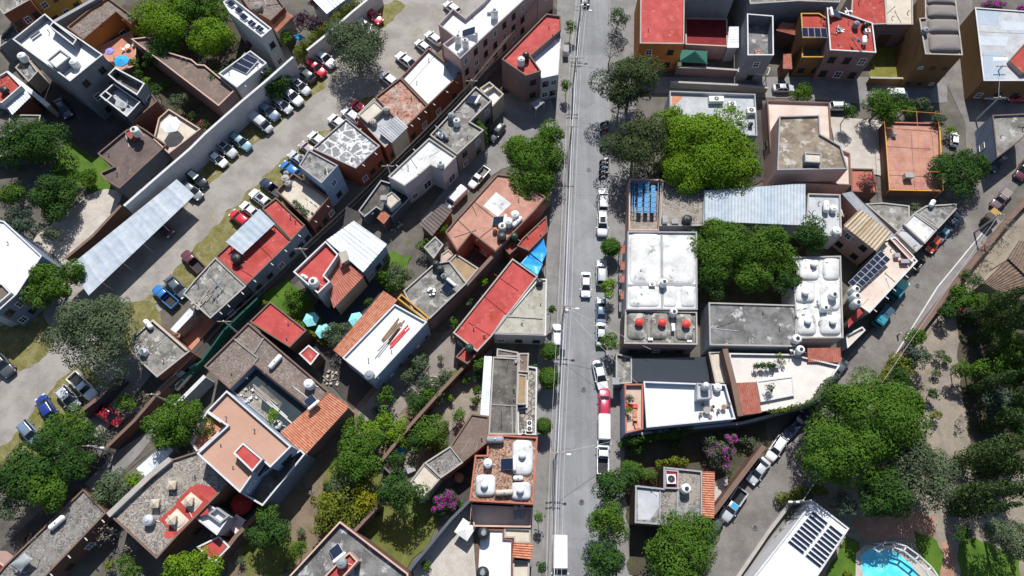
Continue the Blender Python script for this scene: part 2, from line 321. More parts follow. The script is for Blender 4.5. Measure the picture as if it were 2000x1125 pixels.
ALLH=[]
def house(label,poly,h,roof='concrete',wall='w_white',par=.5,cop='w_coping',base=0,win=(),ups=(),pipes=2,name='house',cat='house',group=None,sp=()):
    JIT[0]+=1; h=h+(JIT[0]%7)*.013
    pts=[P(x,y,h) for x,y in poly]; cx=sum(p.x for p in pts)/len(pts); cy=sum(p.y for p in pts)/len(pts)
    root=thing(name,label,cat,(cx,cy,base),group); sg=1 if ccw(pts) else -1
    wo,zr=shell(root,pts,base,h,par,roof,wall,cop)
    rnd=random.Random(JIT[0])
    def outn(a,b): d=(b-a).to_2d().normalized(); return Vector((d.y*sg,-d.x*sg,0))
    for wdef in win:
        i,c,r=wdef[:3]; a,b=pts[i],pts[(i+1)%len(pts)]; windows(root,a,b,outn(a,b),c,r,base,h-.4,*wdef[3:])
    for i,nn in sp:
        a,b=pts[i],pts[(i+1)%len(pts)]; spouts(root,a,b,outn(a,b),zr+.02,nn,rnd)
    for u in ups:
        up,uh,ub,ur,uw,uc,upar=(list(u)+['w_coping',.35])[:7] if len(u)<7 else u
        JIT[0]+=1; uh+=(JIT[0]%5)*.011; q=[P(x,y,uh) for x,y in up]
        shell(root,q,ub if ub is not None else zr-.01,uh,upar,ur,uw,uc,t=.16,wname='upper_storey')
    for k in range(pipes):
        a,b=rnd.random(),rnd.random(); c=Vector((cx,cy,0)); i=rnd.randrange(len(pts)); j=(i+1)%len(pts)
        p=(pts[i]*a+pts[j]*(1-a))*.62+c*.38; m=MB(); hh=rnd.uniform(.35,.8); m.tube((p.x,p.y,zr-.02),(p.x,p.y,zr+hh),.07,.07,8); m.tube((p.x,p.y,zr+hh),(p.x+.25,p.y,zr+hh),.06,.06,6); m.build('vent_pipe','poly_grey',root)
    ALLH.append((label,root,zr))
    if pipes and not roof in('red','tan','white'):
        for k in range(2):
            i=rnd.randrange(len(pts)); a=pts[i].lerp(pts[(i+1)%len(pts)],rnd.uniform(.25,.75)); c=Vector((cx,cy,0)); p=a*.9+c*.1; q=a*.45+c*.55+Vector((rnd.uniform(-1,1),rnd.uniform(-1,1),0)); p.z=q.z=zr+.05
            m=MB(); m.tube(p,q,.035,.035,6); m.tube(q,q+Vector((0,0,.3)),.035,.035,6); m.build('conduit',rnd.choice(['zinc','black','poly_white']),root)
    return root,zr
def corr(quad,mat,pitch=.32,amp=.06,name='roof',parent=None,rows=6,sag=0,thick=.05):
    tile=str(mat).startswith('tile'); rows=rows if tile else 2; amp=amp if tile else amp*.7; a,b,c,d=quad; W=((b-a).length+(c-d).length)/2; Ln=((d-a).length+(c-b).length)/2; n=max(8,int(W/pitch*4)); m=MB()
    for j in range(rows+1):
        v=j/rows
        for i in range(n+1):
            u=i/n; p=(a*(1-u)+b*u)*(1-v)+(d*(1-u)+c*u)*v; z=p.z+amp*math.cos(2*math.pi*u*W/pitch)+ (amp*.5*(1-(v*rows)%1) if tile else 0)-sag*4*v*(1-v)
            m.v.append((p.x,p.y,z)); m.u.append((u*W,v*Ln))
    for j in range(rows):
        for i in range(n): k=j*(n+1)+i; m.f.append((k,k+1,k+n+2,k+n+1))
    o=m.build(name,mat,parent); 
    if o.data.polygons[0].normal.z<0: o.data.flip_normals()
    md=o.modifiers.new('solid','SOLIDIFY'); md.thickness=thick; md.offset=-1
    return o
def shed(label,quad,ha,hb,mat,wall=None,pitch=.32,amp=.06,name='house',cat='house',group=None,base=0,posts=0,win=()):
    JIT[0]+=1; j=(JIT[0]%7)*.011
    hs=[ha+j,ha+j,hb+j,hb+j]; q=[P(x,y,z) for (x,y),z in zip(quad,hs)]; c=sum(q,Vector())/4
    root=thing(name,label,cat,(c.x,c.y,base),group)
    corr(q,mat,pitch,amp,'roof',root)
    if wall:
        sg=1 if ccw(q) else -1
        ii=inset(q if sg>0 else q[::-1],.22); ii=ii if sg>0 else ii[::-1]
        m=MB(); m.add([(p.x,p.y,base) for p in ii]+[(p.x,p.y,p.z-.14) for p in ii],[(i,(i+1)%4,4+(i+1)%4,4+i) for i in range(4)]); m.build('wall',wall,root)
        for wdef in win:
            i,cc,r=wdef[:3]; a,b=ii[i],ii[(i+1)%4]; d=(b-a).to_2d().normalized(); windows(root,a,b,Vector((d.y*sg,-d.x*sg,0)),cc,r,base,min(a.z,b.z)-.2)
    for e in range(posts):
        v=(e+.5)/posts if posts>2 else e
        for a,b in((q[0],q[1]),(q[3],q[2])) if posts>2 else ((q[0],q[3]),(q[1],q[2])):
            p=a*(1-v)+b*v if posts>2 else a*(1-(.06+.88*v))+b*(.06+.88*v)
            cc=p*.95+c*.05; m=MB(); m.tube((cc.x,cc.y,base),(cc.x,cc.y,p.z-.06),.06,.06,8); m.build('post','zinc',root)
    return root
def fence(label,line,h,mat,t=.25,cop=None,name='boundary_wall',cat='wall',base=0,group=None):
    """free-standing wall along the px polyline traced on its top"""
    pts=[P(x,y,h) for x,y in line]; n=len(pts); Lf=[];Rt=[]
    for i in range(n):
        d=((pts[min(i+1,n-1)]-pts[max(i-1,0)]).to_2d()).normalized(); nn=Vector((-d.y,d.x,0)); Lf.append(pts[i]+nn*t/2); Rt.append(pts[i]-nn*t/2)
    ring=Lf+Rt[::-1]; c=sum(pts,Vector())/n; root=thing(name,label,cat,(c.x,c.y,base),group)
    m=MB(); m.prism(ring,base,h); m.build('wall',mat,root)
    if cop:
        m=MB(); Lc=[];
        r2=inset(ring if ccw(ring) else ring[::-1],-.05); m.prism(r2,h+.002,h+.09); m.build('coping',cop,root)
    return root
H_=house
def roofof(key):
    for l,r,z in ALLH:
        if key in l: return r,z
    raise KeyError(key)
def seam(key,segs,mat='w_coping',w_=.22,h_=.14):
    r,z=roofof(key)
    for a,b in segs:
        p,q=P(*a,z),P(*b,z); m=MB(); m.box((p+q)/2+Vector((0,0,h_/2-.01)),(q-p).length,w_,h_,q-p); m.build('roof_seam',mat,r)
def painted(key,poly,mat,dz=.006,name='painted_patch'):
    r,z=roofof(key); m=MB(); m.poly([P(x,y,z+dz) for x,y in poly]); o=m.build(name,mat,r)
    if o.data.polygons[0].normal.z<0: o.data.flip_normals()
# ===== north-west block (left of the parking lot)
H_('rust red house with two barred windows cut off by the top left corner',[(8,28),(58,0),(20,-60),(-40,-30)],9,'concrete','w_rust',win=[(0,3,2)])
H_('yellow ochre house beside the rust red one at the top left edge',[(61,-2),(125,-42),(90,-95),(22,-60)],7.5,'concrete','w_yellow',win=[(0,3,2)])
H_('low grey shed house under the rust red wall',[(0,72),(26,46),(38,66),(0,92)],4,'concgrey','w_grey')
H_('small open grey garage roof with a dark corner left of the grey tower block',[(30,132),(52,110),(74,140),(56,160)],3.6,'concgrey','w_cream')
g,z=H_('tall grey block with white sunken roof terraces and shaded dark grey walls',[(88,27),(25,77),(137,159),(201,107),(161,79),(104,41)],11,'white','w_grey',1.1,'w_copwhite',win=[(2,2,3)],
 ups=[([(97,52),(104,42),(150,77),(143,88)],11.5,None,'concdark','w_grey','w_copwhite',1.6),([(92,118),(118,97),(137,111),(110,133)],11.6,None,'white','w_grey','w_copgrey',.2)])
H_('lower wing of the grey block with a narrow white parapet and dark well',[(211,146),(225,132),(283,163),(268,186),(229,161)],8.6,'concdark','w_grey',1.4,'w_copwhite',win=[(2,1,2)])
H_('roof terrace wing with blue grey deck and white partitions below the grey block',[(195,187),(222,163),(274,199),(248,228)],7.6,'whitegrey','w_dgrey',1.2,'w_copwhite',win=[(3,2,2)],ups=[([(195,187),(206,177),(219,187),(208,198)],7.7,None,'whitegrey','w_grey','w_copwhite',1.0)])
H_('brick brown windowless volume behind the partitioned terrace',[(268,188),(284,166),(307,198),(258,240),(250,230),(276,200)],6,'mauveroof','w_brick',.25,'w_copbrown')
H_('orange house with L shaped brown gravel roof and three barred windows',[(131,53),(187,8),(211,-5),(267,36),(256,47),(227,23),(163,77)],6.2,'gravelroof','w_orange',.35,'w_copbrown',win=[(5,3,1,1.3,1.5)])
H_('long brown roofed house with cream edge running down to the lot wall',[(256,76),(290,72),(332,103),(374,116),(386,126),(400,127),(459,176),(427,207)],5.2,'brownroof','w_mauve',.4,'w_coppink',win=[(6,2,1)])
fence('grey party wall behind the orange house at the top edge',[(107,42),(196,-8)],7,'w_grey',.6,'w_copgrey')
fence('cream wall with tiled edge left of the shaded court',[(14,142),(52,172),(95,207)],3.2,'w_cream',.7,'w_copwhite')
H_('red roofed house cut by the left edge with a solar heater on top',[(-30,165),(14,139),(42,168),(4,201),(-40,190)],5.2,'redold','w_copwhite',.4,'w_copwhite')
shed('white scalloped awning roof below the red roof at the left edge',[(13,208),(48,172),(60,189),(24,224)],4.2,3.9,'metalwhite','w_brick',.5,.06)
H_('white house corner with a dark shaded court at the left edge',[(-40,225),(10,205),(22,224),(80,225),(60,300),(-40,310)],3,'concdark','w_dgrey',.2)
g,z=H_('white parapet house beside the lot wearing one huge dark solar panel',[(427,144),(489,99),(521,123),(463,171)],6.2,'white','w_white',.5,'w_copwhite',sp=[(2,2)])
H_('narrow white house with six solar panels along its roof',[(436,4),(452,-6),(531,56),(511,73),(449,25)],9,'white','w_white',.35,'w_copwhite',win=[(2,1,2)])
H_('gravel roofed brown house with a stone tank stand at the top',[(462,-18),(540,-8),(556,14),(529,40),(486,16)],6,'gravelroof','w_brick',.4,'w_copbrown')
shed('orange tiled lean-to roof beside the gravel roofed brown house',[(527,47),(557,22),(573,32),(541,63)],5,4.3,'tile','w_cream')
shed('white corrugated shed roof cut by the top edge behind the ivy',[(600,-12),(690,-30),(690,-12),(638,27)],5.4,4.8,'metalwhite','w_white',.8,.05)
fence('long white lot wall behind the parked cars',[(572,112),(520,158),(470,200),(400,262),(372,290),(300,352),(243,402)],5.4,'w_copwhite',.35,'w_copwhite')
fence('white end wall of the lot under the ivy at the top',[(742,-20),(690,22),(640,66),(600,98)],4,'w_copwhite',.35,'w_copwhite')
g,z=H_('mauve roofed terrace house with a boiler stand left of the carport',[(191,300),(232,266),(263,241),(285,254),(326,283),(234,368),(207,352),(195,338),(222,326)],5.6,'mauveroof','w_dgrey',.4,'w_copbrown',win=[(4,3,1)],ups=[([(243,258),(256,250),(268,262),(255,272)],6.4,None,'redold','w_brick','w_copbrown',.1)])
H_('cream roof terrace with low parapets between the mauve roof and the lot wall',[(310,231),(330,213),(392,252),(330,300),(300,272)],5.3,'cream','w_mauve',.5,'w_coppink',pipes=0)
shed('long white metal carport roof beside the lot wall',[(345,350),(134,521),(173,577),(380,381)],3.9,3.5,'metalpaleblue',None,1.05,.012,'carport','carport',posts=5)
fence('brown garden wall above the white carport',[(128,505),(180,462),(236,402)],3.2,'w_brown',.4,'w_copbrown')
H_('bright white flat roofed house between the trees at the left edge',[(-60,420),(8,432),(82,500),(33,575),(-8,612),(-90,560)],6.6,'white','w_bluegrey',.25,'w_copwhite',win=[(3,2,2)])
H_('small brown roof with thick white parapet at the left edge below the white roof',[(-40,560),(4,553),(22,572),(-6,596),(-40,610)],7.1,'brownroof','w_white',.4,'w_copwhite')
# ===== row between the parking lot and the alley
H_('long white roofed apartment block with three rows of windows over the alley',[(885,17),(856,48),(886,71),(865,87),(899,115),(1030,-6),(1085,-55),(1000,-66),(962,-16),(945,4),(909,35)],9.2,'white','w_pink',.7,'w_copgrey',win=[(4,7,3,.9,1.4),(2,1,2)],pipes=3)
H_('dazzling white roofed house with a brick red wall next to the apartments',[(837,94),(899,145),(836,206),(783,151)],5.6,'white','w_rust',.45,'w_copbrown',win=[(1,2,1)],sp=[(1,3)])
H_('house with a rough broken brick roof beside the dazzling white roof',[(782,152),(835,207),(790,251),(733,190)],5.5,'brickroof','w_rust',.3,'w_copbrown',win=[(1,2,1)],sp=[(1,3)])
H_('cream concrete roof house below the broken brick roof',[(731,192),(788,252),(752,288),(695,226)],5.1,'whitegrey','w_rust',.2,'w_coping',ups=[([(700,224),(731,197),(750,214),(718,240)],5.9,None,'cream','w_cream','w_coping',.1)],win=[(1,2,1)])
shed('pale corrugated lean-to on the alley side below the brick roof',[(737,256),(773,226),(797,248),(765,279)],6.1,5.6,'metalgrey','w_cream',.45,.05)
H_('house with a cracked white stone pattern roof by the lot',[(676,232),(742,285),(695,329),(610,290)],6,'stonewhite','w_rust',.25,'w_copgrey',win=[(1,3,1)],sp=[(1,2)])
H_('mottled concrete tower roof with a blue wall beside the stone pattern roof',[(584,324),(603,292),(660,323),(628,358)],8.2,'mottled','w_blue',.2,'w_copgrey',win=[(2,1,2)])
H_('cream roof terrace with planters and barrels under the mottled tower',[(539,373),(573,338),(642,386),(604,433)],5.6,'cream','w_brick',.8,'w_copbrown',win=[(2,3,1)],sp=[(2,2)],pipes=0)
H_('clean red roof house wedged under the cream terrace',[(539,386),(596,440),(569,469),(512,407)],5,'red','w_bluegrey',.25,'w_copbrown',win=[(1,2,1)],sp=[(1,1)])
H_('long red roof house carrying a grey metal canopy by the lot',[(537,437),(570,470),(481,557),(421,501),(446,478)],4.8,'red','w_bluegrey',.25,'w_copbrown',win=[(1,4,1)],sp=[(1,3)])
shed('grey blue metal canopy with two clear strips above the long red roof',[(507,408),(441,472),(473,497),(537,437)],6.3,5.8,'metalblue',None,1.1,.02,'canopy','canopy',base=4.55,posts=2)
H_('patchy grey concrete roof with a green painted wall along the alley',[(421,503),(481,559),(411,622),(358,574),(381,546)],4.7,'concrete','w_dgrey',.2,'w_coping',win=[(1,4,1)],sp=[(1,3)])
H_('stained grey roof with a lone cistern beside the big olive tree',[(299,624),(371,686),(307,737),(257,690),(258,660)],4.9,'concrete','w_brick',.25,'w_coping',win=[(1,2,1)])
shed('narrow cream strip roof over the small terracotta yard',[(371,601),(381,610),(343,650),(333,643)],3.4,3.2,'metalwhite','w_cream',.5,.03)
fence('dark green painted low wall band along the alley',[(504,581),(436,646),(394,704),(330,757)],2.2,'w_teal',.25)
fence('dark wall around the yard with the red car',[(232,735),(195,775),(152,808)],3,'w_dgrey',.5,'w_copbrown')
fence('brown gate wall at the alley below the yard',[(345,735),(305,772),(262,822),(210,872)],2.8,'w_brown',.4,'w_copbrown')
# ===== middle block: alley to the main street
H_('red roofed wedge house with white terrace at the top of the street',[(1067,27),(1095,31),(1096,58),(1036,109),(1057,139),(1027,148),(980,116)],7.6,'red','w_mauve',.35,'w_copbrown',win=[(4,1,2)])
H_('white floored roof terrace behind the red wedge house along the pavement',[(1037,110),(1096,62),(1090,146),(1058,153)],6.4,'white','w_white',.25,'w_copwhite',win=[(2,2,2)],pipes=0)
H_('tiny yellow edged white rooms beside the shaded court',[(937,173),(956,160),(984,184),(962,208)],5,'white','w_cream',.7,'w_cream',ups=[([(937,173),(956,160),(966,168),(946,182)],5.2,None,'white','w_cream','w_cream',.5)])
H_('grey concrete roof house with a solar heater and a creeper on its edge',[(929,169),(961,196),(918,238),(945,254),(893,302),(840,264)],6.2,'concrete','w_concrete',.35,'w_coping',win=[(3,2,2),(1,2,2)])
H_('stained white roof house with arched openings over the parked van',[(838,270),(891,306),(865,334),(841,322),(816,344),(790,363),(758,345)],6.4,'whiteold','w_white',.3,'w_coping',win=[(1,1,1,1.6,1.8),(3,1,1,1.6,1.8),(4,1,1)],sp=[(6,2)])
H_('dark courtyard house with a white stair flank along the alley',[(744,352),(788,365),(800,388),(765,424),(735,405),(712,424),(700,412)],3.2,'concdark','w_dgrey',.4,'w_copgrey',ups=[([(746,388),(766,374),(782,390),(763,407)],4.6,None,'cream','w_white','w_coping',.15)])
shed('little orange tiled roof in the dark courtyard',[(748,410),(762,422),(750,438),(736,426)],3.6,3.2,'tile','w_brown')
shed('brown sheet metal lean-to beside the parked white van',[(819,437),(864,398),(884,411),(844,461)],3.8,3.3,'metalbrown','w_brown',.6,.03)
H_('salmon painted terrace roof with a grey patch and a row of cisterns',[(971,340),(892,427),(870,453),(893,490),(921,455),(968,491),(1043,413),(1066,385),(1010,345)],5.6,'salmon','w_salmon',.25,'w_copbrown',win=[(4,3,1)])
fence('long dark boundary wall running from the big tree down the block',[(1075,375),(968,494),(912,555),(836,628)],4.6,'w_mauve',.5,'w_copbrown')
H_('peeling red triangular roof under the shady tree by the pavement',[(1067,422),(1070,452),(1033,490),(1010,480),(1020,466)],4.6,'redold','w_brick',.2,'w_copbrown')
H_('small low red roof carrying a dark green cistern',[(984,484),(1002,470),(1014,480),(995,497)],4.2,'redold','w_brick',.15,'w_copbrown',pipes=0)
H_('long plain red roof running down beside the cream concrete roof',[(1001,505),(1050,540),(960,657),(932,687),(885,650)],5,'red','w_brown',.25,'w_coping',win=[(3,2,1)],pipes=3)
H_('small red annex roof with a black cistern below the long red roof',[(912,673),(934,689),(913,711),(890,697)],4.2,'redold','w_brick',.25,'w_copbrown',pipes=0)
H_('cream stained concrete roof in a triangle beside the pavement',[(1051,545),(1068,545),(1066,655),(961,652)],4.8,'creamconc','w_white',.2,'w_copwhite',win=[(2,3,1)],ups=[([(985,616),(1062,621),(1062,653),(963,650)],4.86,None,'creamconc','w_white','w_coping',.08)])
shed('broad white corrugated roof next to the red roof with white parapets',[(691,431),(637,469),(709,532),(756,477)],6,5.3,'metalwhite','w_blue',.7,.05,win=[(2,3,1)])
H_('red roofed house with curly white parapets beside the alley',[(636,471),(661,497),(633,538),(645,550),(621,573),(573,531)],6.8,'red','w_white',.6,'w_copwhite',win=[(4,2,2)])
shed('terracotta tile roof tucked against the red roof with white parapets',[(661,504),(632,538),(652,602),(712,538)],5.3,4.5,'tilered','w_cream')
shed('pale green barrel canopy over the corner of the white corrugated roof',[(661,494),(676,488),(683,505),(668,515)],7.2,6.6,'cream','w_cream',5,.05,'canopy','canopy')
shed('long orange tile roof along the white party wall',[(749,568),(776,586),(672,701),(651,684)],4.8,4.2,'tile','w_ochre')
H_('large white flat roof with stacked timber and a bluish side wall',[(771,594),(834,629),(727,745),(669,699)],6.2,'white','w_blue',.35,'w_copwhite',win=[(1,6,1,.5,.4)])
H_('yellow walled passage roof above the large white roof',[(776,583),(784,574),(838,620),(833,628)],5.4,'concrete','w_yellow',.6,'w_yellow',pipes=0)
H_('patchy grey roof with black cisterns above the boundary wall',[(788,568),(850,513),(863,512),(878,509),(912,553),(836,626),(806,606)],5.1,'concrete','w_mauve',.25,'w_coping')
H_('rust stained terrace roof under the salmon roof',[(876,511),(891,496),(935,524),(912,552)],4.7,'orangeconc','w_salmon',.15,'w_coping',pipes=0)
H_('box shaped patchwork roof between salmon roof and bushes',[(828,483),(850,462),(866,478),(847,505)],4.6,'mottled','w_concrete',.1,'w_coping',pipes=0,ups=[([(862,497),(876,487),(886,497),(860,520)],4.2,0,'peach','w_pink','w_coping',.1)])
H_('bright red roof behind the hedge with turquoise umbrellas',[(528,589),(599,645),(566,678),(521,650),(488,628)],5.1,'red','w_brown',.2,'w_copbrown')
H_('small square red roof in the shaded grey court',[(603,674),(624,691),(607,713),(584,691)],4,'red','w_brown',.1,'w_copwhite',pipes=0)
H_('large brown gravel roof wrapped round a dark courtyard pool',[(485,630),(643,765),(607,800),(497,712),(449,760),(399,715)],5.6,'gravelroof','w_bluegrey',.3,'w_copbrown',pipes=3)
shed('big orange tile roof with a skylight below the gravel roof',[(641,765),(547,845),(595,890),(683,794)],5.6,5,'tile','w_mauve')
H_('tan roofed villa with white parapets and a raised red skylight box',[(443,763),(569,872),(528,913),(513,899),(469,962),(385,886),(444,832),(404,803)],9.2,'tan','w_blue',.5,'w_copwhite',win=[(1,1,2,1.8,1.6),(3,2,3,1.6,.7)],ups=[([(475,865),(513,897),(493,921),(456,885)],10.2,None,'red','w_grey','w_copwhite',.12)],pipes=4)
H_('dark sunken balcony with white parapet on the villa',[(469,962),(528,914),(588,878),(596,887),(513,988)],6.2,'concdark','w_bluegrey',1.1,'w_copwhite',pipes=0)
H_('terracotta patio court with white walls in the villa corner',[(386,884),(372,865),(404,803),(443,831)],3.8,'terrapatio','w_white',.9,'w_copwhite',pipes=0)
H_('pale gravel roof with four domed skylights and a red painted corner',[(335,898),(390,880),(446,945),(392,1000),(346,1047),(306,1091),(215,1007),(262,965)],6,'palegravel','w_brown',.3,'w_copbrown',win=[(3,2,1)])
H_('long grey gravel roof at the bottom left corner',[(163,955),(208,1001),(85,1130),(-20,1140),(8,1105)],5,'greygravel','w_brown',.25,'w_copbrown',win=[(1,3,1)],sp=[(1,4)])
H_('pale speckled low roof cut by the bottom left corner',[(-30,1075),(14,1108),(0,1150),(-60,1150)],4.4,'reddark','w_pink',.2,'w_coppink',pipes=0)
H_('white plastered rooms with a dark light well beside the red domes',[(377,1008),(405,983),(448,1010),(424,1045)],5.2,'white','w_white',.4,'w_copwhite',ups=[([(406,1004),(424,991),(447,1008),(430,1022)],5.6,None,'concdark','w_white','w_copgrey',1.0)],pipes=0)
H_('low red roof at the foot of the domed house',[(385,1068),(428,1047),(449,1068),(417,1101)],3.6,'red','w_brown',.12,'w_copwhite',pipes=0)
fence('brown wall behind the pinkish table court',[(503,1004),(462,1046),(415,1107)],3.4,'w_brown',.5,'w_copbrown')
fence('white boundary wall along the alley below the villa',[(400,735),(345,790),(300,832)],3.6,'w_white',.5,'w_copwhite')
shed('white awning floor roof between the alley wall and the gravel roof',[(330,858),(266,915),(285,936),(338,880)],3.2,3.0,'metalwhite','w_grey',.9,.02)
fence('thick weathered wall beside the gravel roof',[(332,897),(292,930),(252,968),(212,1006)],6.5,'w_copgrey',.7,'w_coping')
fence('brown diagonal garden wall from the black cistern to the bottom',[(910,712),(860,765),(800,832),(745,900)],3.2,'w_brown',.4,'w_copbrown')
fence('brown wall above the sunny lawn',[(741,985),(712,1016),(690,1040)],3.4,'w_brown',.4,'w_copbrown')
H_('grey roof with pink parapets and a stair turret at the bottom edge',[(664,1018),(797,1120),(800,1160),(620,1190),(556,1135)],5.6,'concgrey','w_brown',.7,'w_coppink',ups=[([(666,1092),(683,1078),(699,1096),(650,1150),(620,1140)],7,None,'red','w_pink','w_coppink',.4)])
fence('blue grey metal fence wall between the lawn and pale patio',[(917,978),(880,1015),(800,1112)],3,'w_bluegrey',.3,'w_dgrey')
H_('white roofed house with toothed brick parapet at the bottom edge',[(936,1033),(984,1034),(984,1052),(1001,1053),(1000,1140),(930,1140)],5.2,'white','w_copwhite',.25,'w_brick',pipes=0)
shed('orange tile roof between cream terraces by the pavement',[(1003,1060),(1001,1089),(1039,1093),(1041,1062)],3.9,3.5,'tile','w_cream')
H_('cream terrace floor right of the toothed white roof',[(985,1031),(1036,1033),(1036,1060),(1004,1060),(1004,1050),(985,1050)],2.2,'cream','w_cream',.3,'w_coping',pipes=0)
H_('lower cream terrace at the bottom edge by the pavement',[(1002,1094),(1034,1096),(1033,1150),(1002,1150)],3,'cream','w_brown',.5,'w_coping',pipes=0)
H_('shaded grey sun terrace below the domed brick roof',[(920,986),(1041,992),(1036,1030),(925,1028)],2.6,'pinkcream','w_brown',.5,'w_coppink',pipes=0)
H_('brick roofed house with three white domed vaults by the pavement',[(953,848),(1050,854),(1041,985),(917,978),(928,889),(951,889)],5.7,'brickroof_brown','w_brick',.3,'w_salmon',win=[(1,3,1)])
H_('grey brown flat roof with rusty patches behind the stone strip',[(963,697),(1013,700),(1012,740),(1009,849),(954,848)],5.1,'concdark','w_concrete',.12,'w_coping',ups=[([(1013,690),(1033,690),(1031,727),(1013,726)],5.3,0,'brownroof','w_concrete','w_coping',.1),([(1012,730),(1029,732),(1027,790),(1009,790)],5.2,0,'orangeconc','w_concrete','w_coping',.1),([(971,681),(1012,688),(1012,697),(970,696)],4.4,0,'concdark','w_concrete','w_coping',.1)])
H_('crazy paved terrace strip along the pavement wall',[(1030,715),(1049,718),(1047,849),(1011,849),(1011,797),(1028,794)],4.2,'stonepath','w_copwhite',.3,'w_copwhite',pipes=0)
shed('long narrow white metal roof beside the clipped bushes',[(946,695),(961,696),(955,812),(938,810)],4.6,4.3,'metalwhite','w_cream',.8,.04)
H_('brown triangular roof with rusty stains under the stone strip house',[(921,808),(955,813),(951,865),(905,902),(880,870)],4.6,'brownroof','w_salmon',.2,'w_copbrown',pipes=1)
H_('mottled grey roof falling diagonally to the white annex',[(880,871),(905,903),(861,934),(829,904)],4.5,'greygravel','w_salmon',.2,'w_coping',pipes=1)
H_('small whitewashed annex roof with one dark panel',[(828,905),(860,935),(822,979),(802,940)],4.2,'cream','w_cream',.12,'w_coping',pipes=0)
# ===== east block
H_('orange walled house with a flat red roof on the street corner',[(1251,-30),(1337,-30),(1336,86),(1250,85)],7.2,'red','w_orange',.4,'w_coping',win=[(2,2,2)])
H_('tall lavender grey building cut by the top edge beside the red corner roof',[(1338,-70),(1436,-70),(1434,-3),(1341,-6)],8.5,'concgrey','w_grey',.4)
H_('shaded maroon patio roof with a pink sill',[(1339,34),(1420,36),(1421,91),(1339,87)],3.6,'reddark','w_pink',.3,'w_coppink',pipes=0)
shed('white metal strip roof with a rust stain beside the maroon patio',[(1424,52),(1420,93),(1443,93),(1443,52)],4.1,3.9,'metalwhite','w_white',.6,.03)
H_('grey roofless rooms with high white rimmed walls',[(1459,27),(1510,31),(1511,108),(1460,108)],7.6,'concgrey','w_grey',2.4,'w_copwhite',pipes=0,win=[(2,1,2)])
H_('lilac grey building with a cream corner along the top edge',[(1440,-60),(1640,-60),(1640,5),(1560,2),(1465,8),(1462,-8)],8.2,'concrete','w_grey',.3)
shed('flat red tiled roof in the gap beside the roofless rooms',[(1526,44),(1515,60),(1556,70),(1558,47)],4.6,4.2,'tilered','w_brown')
shed('small brown tile awning above the shaded street',[(1530,106),(1545,105),(1547,135),(1529,134)],3.8,3.2,'tilered','w_brown')
H_('red roof strip with a grey patch behind the first solar panels',[(1564,26),(1600,26),(1618,38),(1618,74),(1567,74)],7.2,'redold','w_ochre',.3,'w_yellow')
H_('yellow edged dark balcony house under the solar panels',[(1567,78),(1620,76),(1621,112),(1566,112)],5.2,'concdark','w_ochre',.9,'w_yellow',win=[(2,2,1)],pipes=0)
H_('weathered red roof house with a white water heater and mauve walls',[(1615,15),(1704,45),(1711,103),(1621,98)],8,'redold','w_mauve',.35,'w_copwhite',win=[(2,3,2,1.2,1.6)])
H_('cream flat roof beside the red strip at the top edge',[(1729,-20),(1782,-20),(1783,48),(1731,48)],6,'cream','w_mauve',.15,'w_coping')
H_('red roofed strip with a translucent canopy at the top edge',[(1665,-20),(1728,-20),(1732,47),(1706,48),(1662,30)],6.4,'redold','w_mauve',.2,'w_coping')
shed('small ribbed shed roof below the cream roof',[(1716,49),(1716,66),(1747,67),(1747,50)],4,3.7,'metalgrey','w_brown',.5,.04)
H_('tall ochre building with a roof of four grey vaults',[(1795,36),(1807,35),(1806,-20),(1864,-20),(1880,108),(1807,106)],9,'vaultgrey','w_ochre',.3,'w_coping',win=[(4,3,2,.7,.6)],pipes=1)
H_('wide pale blue metal roof with ochre walls at the top right',[(1904,15),(2030,24),(2030,158),(1921,158)],5.6,'whitegrey','w_ochre',.15,'w_copwhite',win=[(2,3,1)],pipes=0)
H_('worn red hip roof corner at the right edge on the pale metal roof',[(1971,118),(2003,82),(2040,90),(2040,140),(1995,142)],6.3,'redold','w_pink',.1,'w_copbrown',pipes=0,base=5)
H_('grey white flat roof with air conditioners north of the bright tree',[(1308,178),(1475,184),(1479,265),(1308,262)],5.6,'whitegrey','w_white',.5,'w_copgrey')
g,z=H_('pink terrace house with a mottled brown upper roof',[(1498,196),(1620,200),(1625,285),(1660,300),(1662,362),(1508,354)],3.4,'pinkcream','w_pink',.4,'w_copbrown',ups=[([(1522,227),(1600,225),(1602,262),(1642,285),(1656,330),(1518,332)],7.4,0,'goldroof','w_pink','w_copgrey',.3),([(1572,298),(1604,300),(1604,318),(1572,316)],8.2,4,'cream','w_grey','w_copgrey',.1)],win=[(5,1,1)])
H_('plank deck terrace with pink flowers beside the concrete court',[(1662,329),(1705,330),(1714,376),(1663,374)],2.6,'tilered','w_brown',.2,'w_copbrown',pipes=0)
g,z=H_('salmon roof terrace with orange pergola bars and a barbecue',[(1727,238),(1836,241),(1838,372),(1735,370)],2.3,'salmon','w_brown',.3,'w_salmon',pipes=0)
H_('grey open roofed hut by the road bend at the right',[(1938,225),(2010,222),(2012,258),(1947,308)],5,'concrete','w_bluegrey',.3,'w_copbrown',win=[(3,1,1)])
H_('open court enclosure under blue slats by the pavement',[(1229,349),(1293,351),(1288,450),(1228,450)],4.2,'palegravel','w_pink',1.4,'w_coppink',pipes=0)
H_('shaded pebble terrace between the blue slats and the corrugated roof',[(1294,352),(1376,366),(1375,441),(1288,441)],4.8,'palegravel','w_grey',.35,'w_coping',pipes=1)
shed('wide pale blue corrugated roof between two groups of trees',[(1376,372),(1573,358),(1573,440),(1376,432)],5.5,5.1,'metalblue','w_white',.55,.05)
